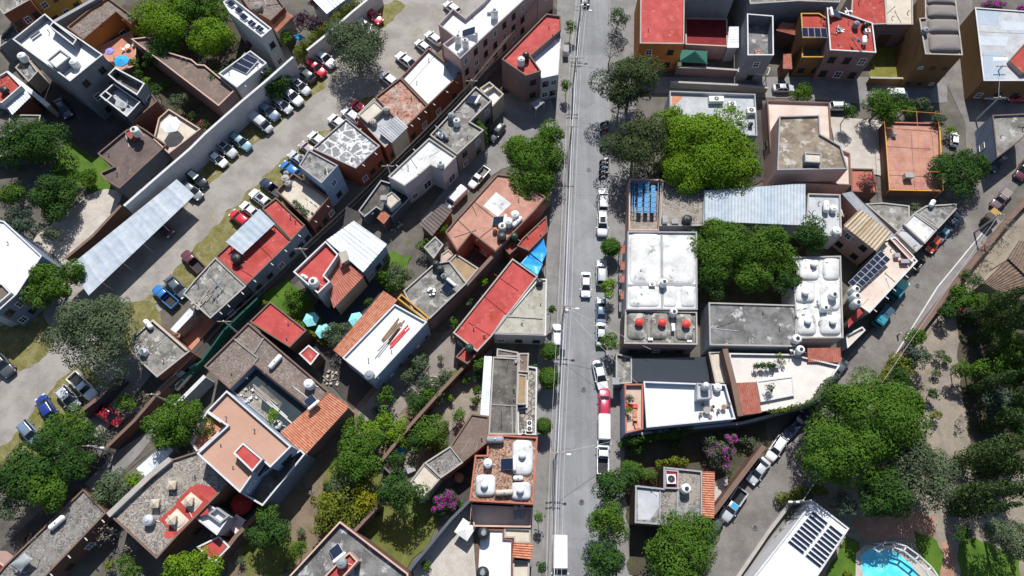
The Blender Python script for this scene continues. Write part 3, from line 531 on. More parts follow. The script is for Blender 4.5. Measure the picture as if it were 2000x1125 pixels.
H_('house with white rounded vault panels next to the street',[(1226,452),(1361,453),(1362,605),(1223,605)],5.6,'whiteold','w_white',.25,'w_copgrey')
H_('weathered concrete roof with three red cupolas by the street',[(1221,606),(1361,609),(1362,673),(1219,671)],5.3,'concrete','w_mauve',.35,'w_coping',win=[(2,3,1)])
H_('wide plain grey concrete roof under the courtyard trees',[(1384,591),(1555,596),(1555,677),(1386,674)],5.5,'concgrey','w_white',.18,'w_coping')
H_('house with white domed roof bays and cupolas in the east block',[(1548,502),(1642,500),(1647,660),(1556,661)],5.7,'whiteold','w_white',.25,'w_coping')
H_('pale roof with a white gas tank beside the corrugated roof',[(1578,378),(1641,380),(1644,460),(1600,462),(1574,440)],5.2,'whitegrey','w_white',.3,'w_coping')
shed('narrow grey ribbed roof running down to the road',[(1644,378),(1664,374),(1756,468),(1738,482)],5.6,4.6,'metalgrey','w_pink',.4,.05)
shed('striped tan corrugated roof on the pink house',[(1680,408),(1742,455),(1712,491),(1647,440)],7,6.5,'metaltan','w_pink',.55,.07,win=[(2,2,2)])
H_('blotchy stone paved patio roof behind the striped tan roof',[(1690,398),(1724,396),(1776,402),(1776,440),(1757,456)],3.4,'concrete','w_grey',.1,'w_coping',pipes=0)
H_('white slab roof with grey stains near the parked cars',[(1764,438),(1785,417),(1830,449),(1806,476)],4.5,'whiteold','w_white',.1,'w_coping',pipes=0)
H_('lower white slab roof above the cream roof',[(1751,456),(1763,440),(1805,477),(1789,492)],4.1,'whitegrey','w_white',.1,'w_coping',pipes=1)
H_('mossy concrete roof end in the shade of the round tree',[(1786,416),(1808,402),(1868,398),(1868,408),(1832,447)],4,'mottled','w_white',.12,'w_coping',pipes=0)
H_('cream roofed house with a long solar array by the diagonal road',[(1724,470),(1748,463),(1792,510),(1698,611),(1662,585)],5.4,'pinkcream','w_cream',.2,'w_copwhite',ups=[([(1738,466),(1748,463),(1786,502),(1780,511)],5.9,None,'salmon','w_brown','w_copwhite',.1)],win=[(2,4,1)],sp=[(2,5)])
shed('narrow red strip roof at the end of the cream roof',[(1696,583),(1656,626),(1657,640),(1706,590)],5.2,4.9,'red','w_cream',6,.01)
H_('white stepped entrance block by the diagonal road',[(1652,655),(1684,638),(1690,645),(1655,680)],3.2,'cream','w_white',.4,'w_copwhite',pipes=0)
shed('red tile roof by the road beside the white terrace',[(1577,680),(1641,679),(1643,708),(1578,707)],5.1,4.6,'tilered','w_pink')
g,z=H_('wide white terrace with potted plants and a skylight plinth',[(1424,690),(1546,692),(1640,714),(1597,778),(1572,790),(1440,811)],4.6,'terracewhite','w_grey',.4,'w_copwhite',pipes=0,ups=[([(1478,744),(1548,735),(1552,772),(1486,785)],4.7,None,'terracewhite','w_white','w_copwhite',.06)])
shed('terracotta tile roof on the white terrace',[(1436,748),(1476,746),(1488,806),(1449,811)],6.2,5.4,'tilered','w_cream')
fence('brown party wall between the two white terraces',[(1416,682),(1432,745),(1446,812)],6.6,'w_brown',.7,'w_copbrown')
shed('dark grey shade canopy over the sunken court',[(1234,700),(1236,746),(1386,746),(1382,697)],3.3,3.2,'darktarp','w_grey',5,.02,'canopy','canopy')
H_('pale strip roof between the dark canopy and the party wall',[(1384,688),(1409,686),(1424,748),(1397,748)],4.6,'cream','w_brown',.15,'w_coping',pipes=0)
H_('low entrance terrace with a stone seat by the pavement',[(1203,690),(1234,698),(1234,748),(1203,750)],3.2,'concrete','w_grey',.4,'w_coping',pipes=0)
H_('large white terrace with blue parapet and a tank kiosk',[(1257,745),(1417,751),(1436,818),(1263,835)],6,'white','w_blue',.7,'w_copwhite',pipes=0,ups=[([(1361,748),(1390,750),(1391,778),(1361,780)],7,None,'whitegrey','w_white','w_copgrey',.15)],win=[(2,3,1)])
H_('narrow peach terrace with red loungers by the pavement',[(1220,750),(1256,750),(1256,838),(1222,846)],5.2,'peach','w_blue',.6,'w_salmon',pipes=0)
H_('grey mottled flat roof with a red square beside the orange tiles',[(1296,912),(1371,920),(1371,1031),(1240,1021),(1241,948),(1296,954)],5.2,'mottled','w_brown',.35,'w_copgrey',ups=[([(1299,917),(1325,919),(1325,955),(1298,954)],5.3,None,'reddark','w_brown','w_copgrey',.06)])
shed('orange tile strip roof beside the mottled grey roof',[(1372,921),(1372,1010),(1395,1012),(1396,922)],4.9,4.4,'tile','w_brown')
fence('brown tiled wall along the diagonal road by the white court',[(1393,1002),(1440,940),(1492,872)],3.2,'w_brown',.6,'w_copbrown')
fence('dark wall under the white terraces',[(1222,850),(1300,842),(1450,826),(1580,792)],3.4,'w_dgrey',.3,'w_copgrey')
fence('mauve coped wall on the outer side of the diagonal road',[(2020,376),(1970,429),(1900,514),(1820,614),(1760,694),(1718,746)],1.6,'w_mauve',.7,'w_copbrown')
shed('brown corrugated barn roof at the right edge above the garden',[(1921,552),(1975,585),(2060,590),(1968,505)],4,4.6,'tilebrown','w_cream',.42)
shed('upper brown corrugated roof with a clear panel at the right edge',[(1968,504),(2055,588),(2080,480),(1990,470)],4.9,4.4,'tilebrown','w_cream',.42)
H_('white modern house with a roof of long solar rows by the pool',[(1588,978),(1658,1032),(1560,1180),(1465,1135)],4.8,'white','w_white',.15,'w_copwhite',pipes=0)
fence('low garden wall along the right side of the road at the bottom',[(1440,1128),(1500,1040),(1555,968)],1.2,'w_copgrey',.4,'w_coping')
fence('thick brown walled stone rim above the top right street',[(1310,160),(1440,166),(1500,172)],1.6,'w_concrete',.3,'w_coping')

# seams, ribs and painted patches seen on the roofs
seam('long plain red roof',[((965,535),(1012,568)),((940,575),(990,615)),((915,630),(958,656))],'reddark',.12,.05)
seam('stained grey roof with a lone',[((300,627),(368,686))],'w_cream',.3,.5)
seam('large brown gravel roof',[((455,660),(505,700)),((505,700),(494,712)),((516,660),(497,690))],'w_concrete',.25,.22)
seam('patchy grey concrete roof',[((410,538),(440,575)),((392,590),(412,620))],'w_dgrey',.12,.06)
seam('grey brown flat roof',[((957,790),(1010,793)),((1000,793),(1001,848))],'w_concrete',.2,.12)
seam('salmon painted terrace roof',[((921,390),(968,428)),((893,428),(921,455)),((930,470),(968,440))],'w_copbrown',.14,.08)
seam('house with a cracked white',[((640,262),(712,318))],'w_copgrey',.15,.06)
seam('house with white rounded vault',[((1292,455),(1293,603)),((1226,557),(1360,557))],'w_copgrey',.3,.1)
seam('weathered concrete roof with three',[((1267,610),(1267,670)),((1312,610),(1313,670))],'w_concrete',.25,.08)
seam('grey mottled flat roof',[((1289,956),(1288,1024)),((1322,955),(1323,1027))],'w_copgrey',.18,.2)
seam('long red roof house',[((495,470),(535,508)),((452,515),(500,545))],'reddark',.12,.05)
seam('grey roof with pink parapets',[((700,1060),(760,1112))],'w_concrete',.15,.06)
seam('dazzling white roofed',[((850,108),(800,165))],'w_copgrey',.1,.05)
painted('grey mottled flat roof',[(1325,919),(1371,923),(1371,975),(1340,990),(1322,955)],'palegravel')
painted('grey mottled flat roof',[(1245,955),(1287,957),(1287,990),(1270,1015),(1246,1015)],'whitegrey',.009)
painted('grey mottled flat roof',[(1292,957),(1320,958),(1318,985),(1306,1010),(1296,1005)],'palegravel',.012)
painted('pale gravel roof',[(372,952),(385,945),(412,950),(424,962),(405,990),(408,1003),(378,1012),(345,1050),(322,1052),(318,1036),(348,1040),(378,1008),(404,980)],'red')
painted('pale gravel roof',[(310,1015),(346,984),(382,1016),(346,1050)],'redold',.009); painted('pale gravel roof',[(341,982),(373,950),(409,980),(378,1013)],'redold',.012)
painted('pale gravel roof',[(322,1016),(346,993),(370,1016),(346,1038)],'cream',.015); painted('pale gravel roof',[(353,981),(373,961),(396,980),(377,1002)],'cream',.018)
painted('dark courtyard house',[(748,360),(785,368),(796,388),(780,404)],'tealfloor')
painted('salmon painted terrace roof',[(969,375),(999,398),(972,423),(944,402)],'whiteold')

H_('raised terracotta patio in front of the orange house wall',[(187,97),(214,82),(257,60),(266,90),(264,128),(236,140)],2.8,'terrapatio','w_brown',.1,'w_coppink',pipes=0)
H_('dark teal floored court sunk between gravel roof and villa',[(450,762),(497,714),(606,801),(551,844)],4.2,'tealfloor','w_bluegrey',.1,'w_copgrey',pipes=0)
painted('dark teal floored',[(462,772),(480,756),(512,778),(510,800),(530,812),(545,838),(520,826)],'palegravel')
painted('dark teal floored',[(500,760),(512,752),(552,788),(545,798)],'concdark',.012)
fence('patchy painted low wall along the shaded cross street',[(1322,131),(1380,133),(1440,137)],2.2,'w_mauve',.3,'w_coping')
fence('grey street wall below the grass plot',[(1700,152),(1760,153),(1790,156)],1.8,'w_ochre',.3,'w_coping')


for k,(q,m_) in enumerate([([(1908,20),(1950,22),(1952,50),(1910,48)],'metalpatch'),([(1955,40),(2000,44),(2000,60),(1955,58)],'metalpatch2'),([(1912,70),(1970,72),(1966,90),(1914,88)],'metalpatch2'),([(1920,100),(1960,102),(1960,154),(1922,154)],'metalpatch'),([(1940,112),(1968,112),(1968,118),(1940,118)],'white')]): painted('wide pale blue metal roof',q,m_,.006+.004*k)
seam('wide pale blue metal roof',[((1912,62),(2010,66)),((1917,108),(1965,110))],'w_copgrey',.08,.04)
painted('grey white flat roof',[(1312,187),(1335,188),(1320,205),(1312,205)],'terrapatio')
seam('tall grey block',[((60,75),(78,62)),((64,80),(82,67))],'w_copgrey',.12,.3)
painted('large white flat roof',[(745,668),(772,634),(780,641),(753,676)],'cream')
painted('long plain red roof',[(950,610),(975,585),(990,600),(962,630)],'redold'); painted('long red roof house',[(480,500),(520,478),(530,495),(490,525)],'redold')
painted('flat red roof on the street corner',[(1290,60),(1325,55),(1330,80),(1295,82)],'redold')
# ---------------------------------------------------------------- ground
g=MB(); g.poly([(-900,-500,0),(900,-500,0),(900,1200,0),(-900,1200,0)]); o=g.build('ground','m_earth'); o['kind']='structure'
zz=[.004]
RAG={'grass_verge':.35,'lawn':.25,'garden_shade':.5,'yard':.35,'garden':.3,'path':.14,'drive':.3,'courtyard':.2}
def S(name,mat,poly):
    zz[0]+=.004; return sheet(name,poly,mat,zz[0],'structure',RAG.get(name,0))
S('parking_lot','m_lot',[(700,-60),(1000,-60),(930,40),(840,110),(700,240),(600,330),(420,510),(300,620),(330,690),(190,860),(60,920),(-120,940),(-120,620),(40,600),(190,500),(380,330),(600,120)])
for p in ([(690,230),(650,300),(560,400),(440,490),(330,600),(290,590),(330,540),(420,440),(520,340),(610,265)],[(250,590),(300,575),(330,690),(250,690),(200,620)],[(470,255),(620,150),(640,165),(610,190),(510,270),(430,340),(330,430),(300,440),(400,330)],[(720,30),(770,0),(790,10),(770,40),(740,60)],[(-20,640),(80,610),(110,670),(60,720),(-20,740)],[(90,770),(150,710),(200,740),(80,900),(-40,960),(-40,900),(30,850)],[(690,200),(730,185),(750,200),(700,235)]):
    S('grass_verge','m_lotgrass',p)
S('alley','m_alley',[(1080,10),(1105,40),(990,190),(880,260),(700,430),(560,570),(400,735),(330,810),(210,900),(160,960),(60,1080),(0,1130),(-60,1130),(160,920),(260,830),(330,740),(430,620),(620,470),(790,280),(920,190)])
S('road','m_asphalt',[(1128,-220),(1190,-220),(1190,-40),(1192,300),(1190,600),(1188,900),(1192,1180),(1072,1180),(1080,850),(1094,600),(1108,300)])
S('pavement','m_pave',[(1092,-220),(1128,-220),(1127,-40),(1108,300),(1094,600),(1080,850),(1072,1180),(1030,1180),(1040,850),(1060,560),(1078,370),(1085,200)])
S('pavement','m_pave',[(1190,-220),(1250,-220),(1240,300),(1224,450),(1218,850),(1240,1180),(1192,1180),(1188,900),(1190,600),(1192,300)])
S('road','m_cobble',[(2060,190),(2060,320),(2010,330),(1940,430),(1835,560),(1720,745),(1600,905),(1500,1045),(1430,1160),(1360,1160),(1420,1010),(1500,880),(1575,800),(1640,715),(1740,600),(1830,480),(1890,380),(1885,240),(1850,165),(1840,100),(1850,-40),(1896,-40),(1905,100),(1920,170),(1940,190)])
S('road','m_pave',[(1250,150),(1850,150),(1850,200),(1700,205),(1620,196),(1310,182),(1240,180)])
S('pavement','m_pave',[(1600,905),(1720,745),(1835,560),(1945,425),(1955,432),(1848,566),(1732,752),(1612,912),(1470,1125),(1455,1120)])
S('white_line','w_copwhite',[(1942,428),(1832,562),(1719,742),(1717,741),(1830,560),(1940,427)])
S('court','m_pave',[(950,200),(1060,150),(1085,220),(1080,300),(980,330),(920,370),(860,440),(820,430),(900,330),(960,280)])
S('pavement','m_pave',[(302,835),(345,800),(262,900),(195,965),(165,945),(230,880)])
S('lawn','m_lawn',[(95,375),(112,290),(150,270),(210,310),(235,370),(190,380),(150,360)])
S('drive','m_palecon',[(110,500),(60,470),(180,375),(240,370),(230,420),(150,500),(130,520)])
S('courtyard','m_alley',[(40,130),(160,170),(260,260),(190,310),(110,260),(60,210)])
S('garden_shade','m_soilshade',[(240,10),(470,-40),(600,120),(480,190),(430,240),(380,260),(270,150)])  # dark sheet, tree shade of this court put into the ground colour
S('patio','terrapatio',[(348,655),(400,606),(424,628),(374,684)])
S('patio','m_pave',[(500,100),(560,90),(575,115),(530,150)])
S('yard','m_dirt',[(560,900),(700,760),(830,640),(905,650),(910,710),(800,830),(745,900),(600,1125),(440,1140),(440,1080)])
for q in ([(640,900),(700,880),(745,920),(740,985),(690,1025),(620,1010)],[(850,700),(900,690),(900,730),(850,790),(800,815)],[(870,720),(905,735),(850,800),(810,830)],[(760,870),(800,835),(830,860),(790,900)],[(470,1060),(520,1050),(600,1060),(570,1120),(480,1125)]): S('lawn','m_lawndry',q)
S('yard','m_path',[(835,690),(880,640),(912,680),(895,720),(840,745)])
S('path','m_path',[(700,800),(780,720),(850,700),(840,745),(770,820),(800,800),(740,870),(690,850)])
S('garden','m_gardendirt',[(800,832),(905,722),(960,680),(955,820),(900,830),(860,860),(790,930),(760,900)])
S('lawn','m_lawndry',[(690,1040),(740,985),(800,960),(860,990),(850,1040),(795,1110)])
S('patio','m_palecon',[(805,1118),(885,1010),(920,985),(930,1130),(810,1150)])
S('patio','m_alley',[(870,960),(905,930),(925,960),(915,985),(880,990)])
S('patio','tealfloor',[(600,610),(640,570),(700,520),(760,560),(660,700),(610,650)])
S('lawn','m_lawn',[(510,580),(560,545),(610,590),(640,650),(600,650),(520,600)])
S('lawn','m_lawn',[(730,545),(765,490),(800,500),(790,560),(760,570)])
S('patio','m_alley',[(580,660),(640,640),(740,740),(690,800),(620,720)])
S('garden','m_soilshade',[(1225,835),(1490,820),(1500,870),(1400,1000),(1370,1100),(1230,1120),(1222,930)])
S('patio','m_palecon',[(1394,940),(1420,930),(1425,960),(1396,1005)])
S('courtyard','m_alley',[(1290,260),(1500,200),(1500,350),(1380,400),(1290,370)])
S('courtyard','m_soilshade',[(1360,440),(1580,440),(1560,600),(1362,590)])
S('patio','m_palecon',[(1620,228),(1725,235),(1730,345),(1660,330),(1630,280)])
S('lawn','m_lawnyellow',[(1700,80),(1760,70),(1775,150),(1700,152)])
S('garden','m_gardendirt',[(1955,432),(2080,380),(2080,1180),(1500,1180),(1612,912),(1732,752),(1848,566)])
S('garden','m_soilshade',[(1868,600),(2080,540),(2080,900),(1960,905),(1900,885),(1885,800),(1874,740)])  # darker sheet over the sandy ground, carries the dense garden shade as colour
for p in ([(1845,870),(1832,825),(1828,780),(1855,735),(1866,690),(1858,655),(1850,640),(1845,655),(1852,690),(1842,732),(1815,780),(1822,830),(1850,890),(1880,920),(1884,912)],[(1778,755),(1795,770),(1812,790),(1805,798),(1788,780),(1770,762)],[(1855,780),(1875,775),(1880,785),(1858,792)],[(1960,920),(1972,918),(2000,950),(2000,965),(1985,955)]):
    S('path','m_path',p)
S('path','m_brickpath',[(1660,1020),(1750,990),(1830,1010),(1820,1060),(1750,1050),(1690,1055)])
S('path','m_brickpath',[(1838,1060),(1860,1060),(1870,1180),(1838,1180)])
S('lawn','m_lawn',[(1610,1125),(1655,1045),(1680,1060),(1685,1125),(1690,1170),(1600,1170)])
S('lawn','m_lawn',[(1785,1035),(1820,1050),(1840,1080),(1838,1170),(1830,1130),(1800,1090)])
S('lawn','m_lawn',[(1872,1060),(1910,1050),(1990,1090),(1990,1180),(1874,1180)])
S('pool_surround','m_palecon',[(1672,1080),(1690,1065),(1722,1066),(1760,1062),(1790,1085),(1830,1125),(1850,1180),(1670,1180)])
S('pool_water','m_water',[(1681,1085),(1700,1071),(1730,1072),(1752,1080),(1778,1100),(1800,1135),(1805,1170),(1700,1170),(1686,1125)])
# kerbs along the street
def kerb(line,wd=.28,h=.13):
    pts=[P(x,y,h) for x,y in line]; m=MB()
    for a,b in zip(pts,pts[1:]):
        m.box((a+b)/2-Vector((0,0,h/2)),(b-a).length,wd,h,b-a)
    o=m.build('kerb','w_concrete'); o['kind']='structure'
kerb([(1127,-30),(1108,300),(1094,600),(1080,850),(1072,1150)]); kerb([(1190,-30),(1192,300),(1190,600),(1188,900),(1192,1150)])
kerb([(1891,110),(1896,170),(1906,182)])
# ---------------------------------------------------------------- vehicles (front at +x)
def ell(w,z0,z1,n=12,e=.32):
    out=[]
    for i in range(n):
        a=2*math.pi*(i+.5)/n; c,s=math.cos(a),math.sin(a)
        out.append((math.copysign(abs(c)**e,c)*w,(z0+z1)/2+math.copysign(abs(s)**e,s)*(z1-z0)/2))
    return out
def loft(m,st,n=12):
    vs=[];fs=[]
    for x,w_,z0,z1 in st: vs+=[(x,y,z) for y,z in ell(w_,z0,z1,n)]
    for k in range(len(st)-1):
        for i in range(n): j=(i+1)%n; fs.append((k*n+i,k*n+j,(k+1)*n+j,(k+1)*n+i))
    fs+=[tuple(range(n-1,-1,-1)),tuple(range((len(st)-1)*n,len(st)*n))]; m.add(vs,fs)
SPEC=dict(
 sedan=dict(L=4.5,W=1.78,body=[(-2.25,.62,.35,.8),(-2.12,.8,.25,.98),(-1.3,.88,.22,1.02),(0,.89,.22,.98),(1.1,.87,.22,.93),(1.9,.8,.25,.82),(2.18,.68,.3,.72),(2.25,.5,.38,.62)],cab=(-1.72,-.95,.35,1.12),zb=.97,zr=1.44,wr=.58,wb=.78),
 hatch=dict(L=4.0,W=1.72,body=[(-2.0,.66,.35,.95),(-1.9,.8,.25,1.05),(-1.0,.86,.22,1.05),(0,.86,.22,1.0),(1.0,.84,.22,.95),(1.65,.77,.25,.84),(1.93,.64,.3,.72),(2.0,.5,.38,.62)],cab=(-1.92,-1.45,.25,1.02),zb=1.0,zr=1.5,wr=.6,wb=.77),
 suv=dict(L=4.7,W=1.9,body=[(-2.35,.75,.4,1.05),(-2.25,.88,.3,1.15),(-1.2,.94,.27,1.18),(0,.94,.27,1.15),(1.1,.92,.27,1.1),(1.95,.85,.3,1.0),(2.27,.72,.35,.85),(2.35,.55,.42,.72)],cab=(-2.25,-1.85,.35,1.05),zb=1.12,zr=1.72,wr=.68,wb=.84),
 pickup=dict(L=5.3,W=1.88,body=[(-.35,.92,.35,1.12),(0.5,.93,.3,1.12),(1.3,.92,.3,1.1),(2.2,.86,.33,1.0),(2.55,.74,.38,.85),(2.65,.58,.45,.75)],cab=(-.3,-.15,.75,1.3),zb=1.1,zr=1.72,wr=.66,wb=.82),
 van=dict(L=5.6,W=2.0,body=[(-2.8,.9,.35,2.1),(-2.7,.98,.3,2.25),(0,1.0,.3,2.3),(1.2,.99,.3,2.25),(1.55,.97,.3,1.25),(2.3,.9,.32,1.1),(2.7,.75,.38,.95),(2.8,.6,.42,.8)],cab=(.9,1.05,1.0,1.95),zb=1.2,zr=2.2,wr=.88,wb=.95),
)
def mk_vehicle(kind):
    s=SPEC[kind]; r=bpy.data.objects.new('car' if kind in('sedan','hatch','suv') else kind,None); r.empty_display_size=.5
    def part(m,name,mat,par=None,sm=False): return m.build(name,mat,par or r,sm,world=False)
    m=MB(); loft(m,s['body'],14); x0,x1,x2,x3=s['cab']; zb,zr,wr,wb=s['zb'],s['zr'],s['wr'],s['wb']
    if kind=='pickup':
        for yy in(-.84,.84): m.box((-1.5,yy,.8),2.35,.14,.62)
        m.box((-2.64,0,.8),.1,1.75,.6); m.box((-1.5,0,.56),2.35,1.6,.12)
    # roof panel + pillars
    lip=.05
    m.add([(x1,-wr,zr-lip),(x1,wr,zr-lip),(x2,wr,zr-lip),(x2,-wr,zr-lip),(x1+.12,-wr+.14,zr+.03),(x1+.12,wr-.14,zr+.03),(x2-.12,wr-.14,zr+.03),(x2-.12,-wr+.14,zr+.03)],[(4,7,6,5),(0,1,5,4),(1,2,6,5),(2,3,7,6),(3,0,4,7),(0,3,2,1)])
    for yy in(-1,1):
        m.tube((x0,yy*wb*.97,zb),(x1,yy*wr,zr-.03),.055,.05,5); m.tube((x3,yy*wb*.97,zb),(x2,yy*wr,zr-.03),.05,.045,5); xm=(x0+x3)/2; m.tube((xm,yy*wb*1.0,zb),((x1+x2)/2,yy*wr,zr-.03),.045,.04,5)
    part(m,'body','paint',None,True)
    def gl(name,pts,):
        m=MB(); pts=[Vector(p) for p in pts]; nn=(pts[1]-pts[0]).cross(pts[2]-pts[0]).normalized()*.03; m.add([p for p in pts]+[p-nn for p in pts],[(0,1,2,3),(7,6,5,4),(0,4,5,1),(1,5,6,2),(2,6,7,3),(3,7,4,0)]); part(m,name,'glass')
    gl('windscreen',[(x3,-wb+.03,zb),(x3,wb-.03,zb),(x2,wr-.02,zr-.04),(x2,-wr+.02,zr-.04)])
    gl('rear_window',[(x0,wb-.03,zb),(x0,-wb+.03,zb),(x1,-wr+.02,zr-.04),(x1,wr-.02,zr-.04)])
    gl('side_window',[(x0,-wb,zb),(x3,-wb,zb),(x2,-wr,zr-.04),(x1,-wr,zr-.04)]); gl('side_window',[(x3,wb,zb),(x0,wb,zb),(x1,wr,zr-.04),(x2,wr,zr-.04)])
    hl=s['L']/2; wy=s['W']/2-.12
    for sx in(-hl*.58,hl*.62):
        for yy in(-wy,wy):
            m=MB(); m.tube((sx,yy-.11,.32),(sx,yy+.11,.32),.32,.32,14); wo=part(m,'wheel','tire'); m=MB(); e=.12 if yy>0 else -.12; m.tube((sx,yy,.32),(sx,yy+e,.32),.19,.17,10); part(m,'rim','alu',wo)
    for yy in(-1,1):
        m=MB(); m.box((hl-.16,yy*s['W']*.32,.7 if kind!='van' else .85),.22,.34,.14); part(m,'headlight','light_clear')
        m=MB(); m.box((-hl+.05,yy*s['W']*.36,.85),.1,.22,.22); part(m,'tail_light','light_red')
        m=MB(); m.box((x3-.12,yy*(s['W']/2+.06),zb+.05),.12,.2,.14); part(m,'wing_mirror','paint')
    if kind in('suv',):
        for yy in(-.52,.52): m=MB(); m.box(((x1+x2)/2,yy,zr+.05),(x2-x1)*.85,.04,.05); part(m,'roof_rail','black')
    if kind=='pickup': m=MB(); m.box((-1.5,0,.635),2.3,1.5,.02); part(m,'bed_liner','black')
    return r
PROTO={}
def copytree(o,parent=None):
    c=o.copy(); COL.objects.link(c)
    if parent is not None: c.parent=parent
    for ch in o.children: copytree(ch,c)
    return c
def paintit(o,c):
    for ch in o.children:
        if ch.name.startswith(('body','wing_mirror')): ch.color=(*c,1)
PC=dict(white=(.74,.75,.76),silver=(.46,.48,.5),grey=(.2,.215,.235),dgrey=(.07,.08,.085),black=(.018,.019,.021),red=(.52,.02,.035),maroon=(.11,.035,.045),crimson=(.46,.03,.08),blue=(.03,.16,.42),navy=(.018,.03,.07),bgrey=(.14,.2,.28),teal=(.2,.34,.4),slate=(.08,.1,.13),green=(.07,.09,.085),lblue=(.2,.36,.46),orange=(.62,.1,.03),royal=(.015,.035,.2),pinkgrey=(.4,.32,.34),brown=(.16,.11,.12))
VEH=[]
def V(px,py,dx,dy,kind,col,label,sc=1.0,z=0,name=None,cat=None,roofcol=None,group='parked vehicles'):
    first=kind not in PROTO
    if first: PROTO[kind]=mk_vehicle(kind); COL.objects.link(PROTO[kind]); o=PROTO[kind]
    else: o=copytree(PROTO[kind])
    a=P(px,py,.7+z); b=P(px+dx,py+dy,.7+z); d=b-a
    o.location=(a.x,a.y,z+.07); o.rotation_euler.z=math.atan2(d.y,d.x); sc=sc*1.1 if px<800 else sc; o.scale=(sc,)*3
    paintit(o,PC[col]); tag(o,label,cat or ('car' if kind in('sedan','hatch','suv') else 'van' if kind=='van' else 'pickup'),group); VEH.append(o); return o
A=(8,6)
V(729,31,8,7,'sedan','red','bright red saloon car nearest the top edge of the parking lot')
V(713,52,8,7,'hatch','white','white hatchback half hidden by the wispy olive tree beside the red saloon')
V(634,116,8,6,'suv','white','big white car under the wispy tree with leaf shadows on its rear')
V(617,134,8,6,'suv','red','red off-roader between a white car and a dark green one',.93)
V(598,146,-8,-6,'hatch','green','dark green hatchback beside the red off-roader')
V(587,170,8,6,'suv','silver','silver car with a dark sunroof below the green hatchback',.9)
V(570,189,8,6,'suv','white','white estate car with black roof rails by the small dark green tree')
V(552,206,8,6,'hatch','silver','small silver hatchback with a very dark windscreen in the row')
V(524,218,8,6,'suv','bgrey','blue grey car with a roof rack in the middle of the long row')
V(510,241,8,6,'van','silver','silver people carrier with a large windscreen facing the lot',.84)
V(471,278,8,6,'suv','teal','pale teal car at the end of the row before a gap',.9)
V(442,291,8,6,'suv','silver','silver car with a black sunroof between teal and white cars',.92)
V(424,310,8,6,'sedan','white','white saloon car last before the carport',.9)
V(385,350,8,6,'suv','black','black car with a white roof by the carport corner',.9)
V(376,374,8,6,'hatch','grey','grey hatchback partly under the carport end')
V(318,446,8,6,'hatch','maroon','dark red hatchback in the shade under the carport')
V(847,75,-8,-6,'hatch','white','white hatchback nearest the notch of the apartment block')
V(826,90,-8,-6,'hatch','white','white small car left of the hatchback by the apartment block',.92)
V(794,119,-8,-6,'sedan','white','white saloon parked alone above the dazzling roof')
V(760,156,-8,-6,'hatch','white','white car peeping out beside the shadow of the wispy tree')
V(703,211,-8,-6,'hatch','red','red hatchback poking out behind the broken brick roof')
V(687,226,-8,-6,'hatch','white','white car between the red hatchback and the stone pattern roof')
V(661,240,-8,-6,'hatch','white','white car tail hidden by the stone pattern roof')
V(622,274,-8,-6,'hatch','white','white car at the corner of the mottled tower roof')
V(602,291,-8,-6,'hatch','pinkgrey','pinkish grey car hidden against the stone pattern house',.9)
V(583,311,-8,-6,'sedan','silver','silver saloon next to the small blue car',.9)
V(568,332,-8,-6,'hatch','blue','small bright blue hatchback beside the cream terrace')
V(530,367,-8,-6,'pickup','navy','navy pickup under the barrel corner of the terrace',.85)
V(509,388,-8,-6,'suv','white','white car with a dark sunroof beside the clean red roof',.9)
V(490,411,-8,-6,'sedan','white','white saloon tucked next to the grey blue canopy',.9)
V(470,428,-8,-6,'hatch','red','cherry red hatchback at the corner of the grey blue canopy')
V(377,511,-8,-8,'pickup','maroon','maroon pickup by the patchy grey roof',.88)
V(346,561,8,8,'sedan','slate','dark slate saloon beside the blue pickup')
V(323,579,-8,-7,'pickup','blue','bright blue pickup with an empty brown bed',.9)
V(361,732,7,-8,'suv','silver','silver car parked in the shaded alley by the green wall')
V(163,755,7,7,'pickup','white','white pickup with a black bed by the dark yard wall',.95)
V(135,778,7,8,'hatch','silver','silver hatchback between the white pickup and the blue car',1.05)
V(91,795,-5,-8,'hatch','royal','royal blue car against the tree cluster at the left')
V(60,846,6,7,'suv','bgrey','grey blue car with its nose under the tree cluster',.9)
V(5,711,6,7,'suv','dgrey','dark grey car cut by the left edge of the lot')
V(213,811,8,5,'sedan','red','red car in the dark walled yard')
V(125,212,5,8,'sedan','navy','dark blue car in the deep shade of the grey block')
V(883,16,-8,-6,'hatch','white','white car behind the apartment roof at the top edge')
V(970,259,-6,8,'suv','green','dark green jeep in the shaded court near the creeper',.9)
V(935,347,-8,9,'pickup','white','white pickup loaded with clutter beside the white arched house',.9)
V(890,388,-8,8,'van','white','plain white van beside the brown lean-to',.85)
V(1178,391,0,-9,'suv','white','white car in the street just below the motorcycles')
V(1176,438,0,9,'suv','white','white car with a large black sunroof parked in the street')
V(1144,556,0,9,'sedan','white','white saloon with a green tinted windscreen driving down the street',group='vehicles moving in the street')
V(1175,533,0,-9,'suv','silver','silver car half under a small street tree')
V(1174,606,0,-9,'sedan','bgrey','blue grey saloon between two small street trees')
V(1174,650,0,-9,'sedan','silver','dull silver saloon shaded by the lower street tree')
V(1172,732,2,9,'sedan','white','white saloon parked slightly askew by the dark shade canopy',1.06)
V(1180,788,0,-9,'suv','crimson','crimson red car in front of a white van')
V(1179,845,0,9,'van','white','long white box van parked behind the crimson car',.95)
V(1177,891,0,-9,'pickup','white','white double cab pickup behind the box van')
V(1093,1090,0,9,'van','white','long white van driving at the bottom edge of the street',1.1,group='vehicles moving in the street')
V(1088,657,0,-9,'suv','white','white car parked on the left kerb above a clipped round tree',.9)
V(1143,-6,0,9,'sedan','black','black car cut by the top edge of the street',group='vehicles moving in the street')
V(1530,172,8,0,'sedan','silver','silver saloon in the shaded cross street',.9)
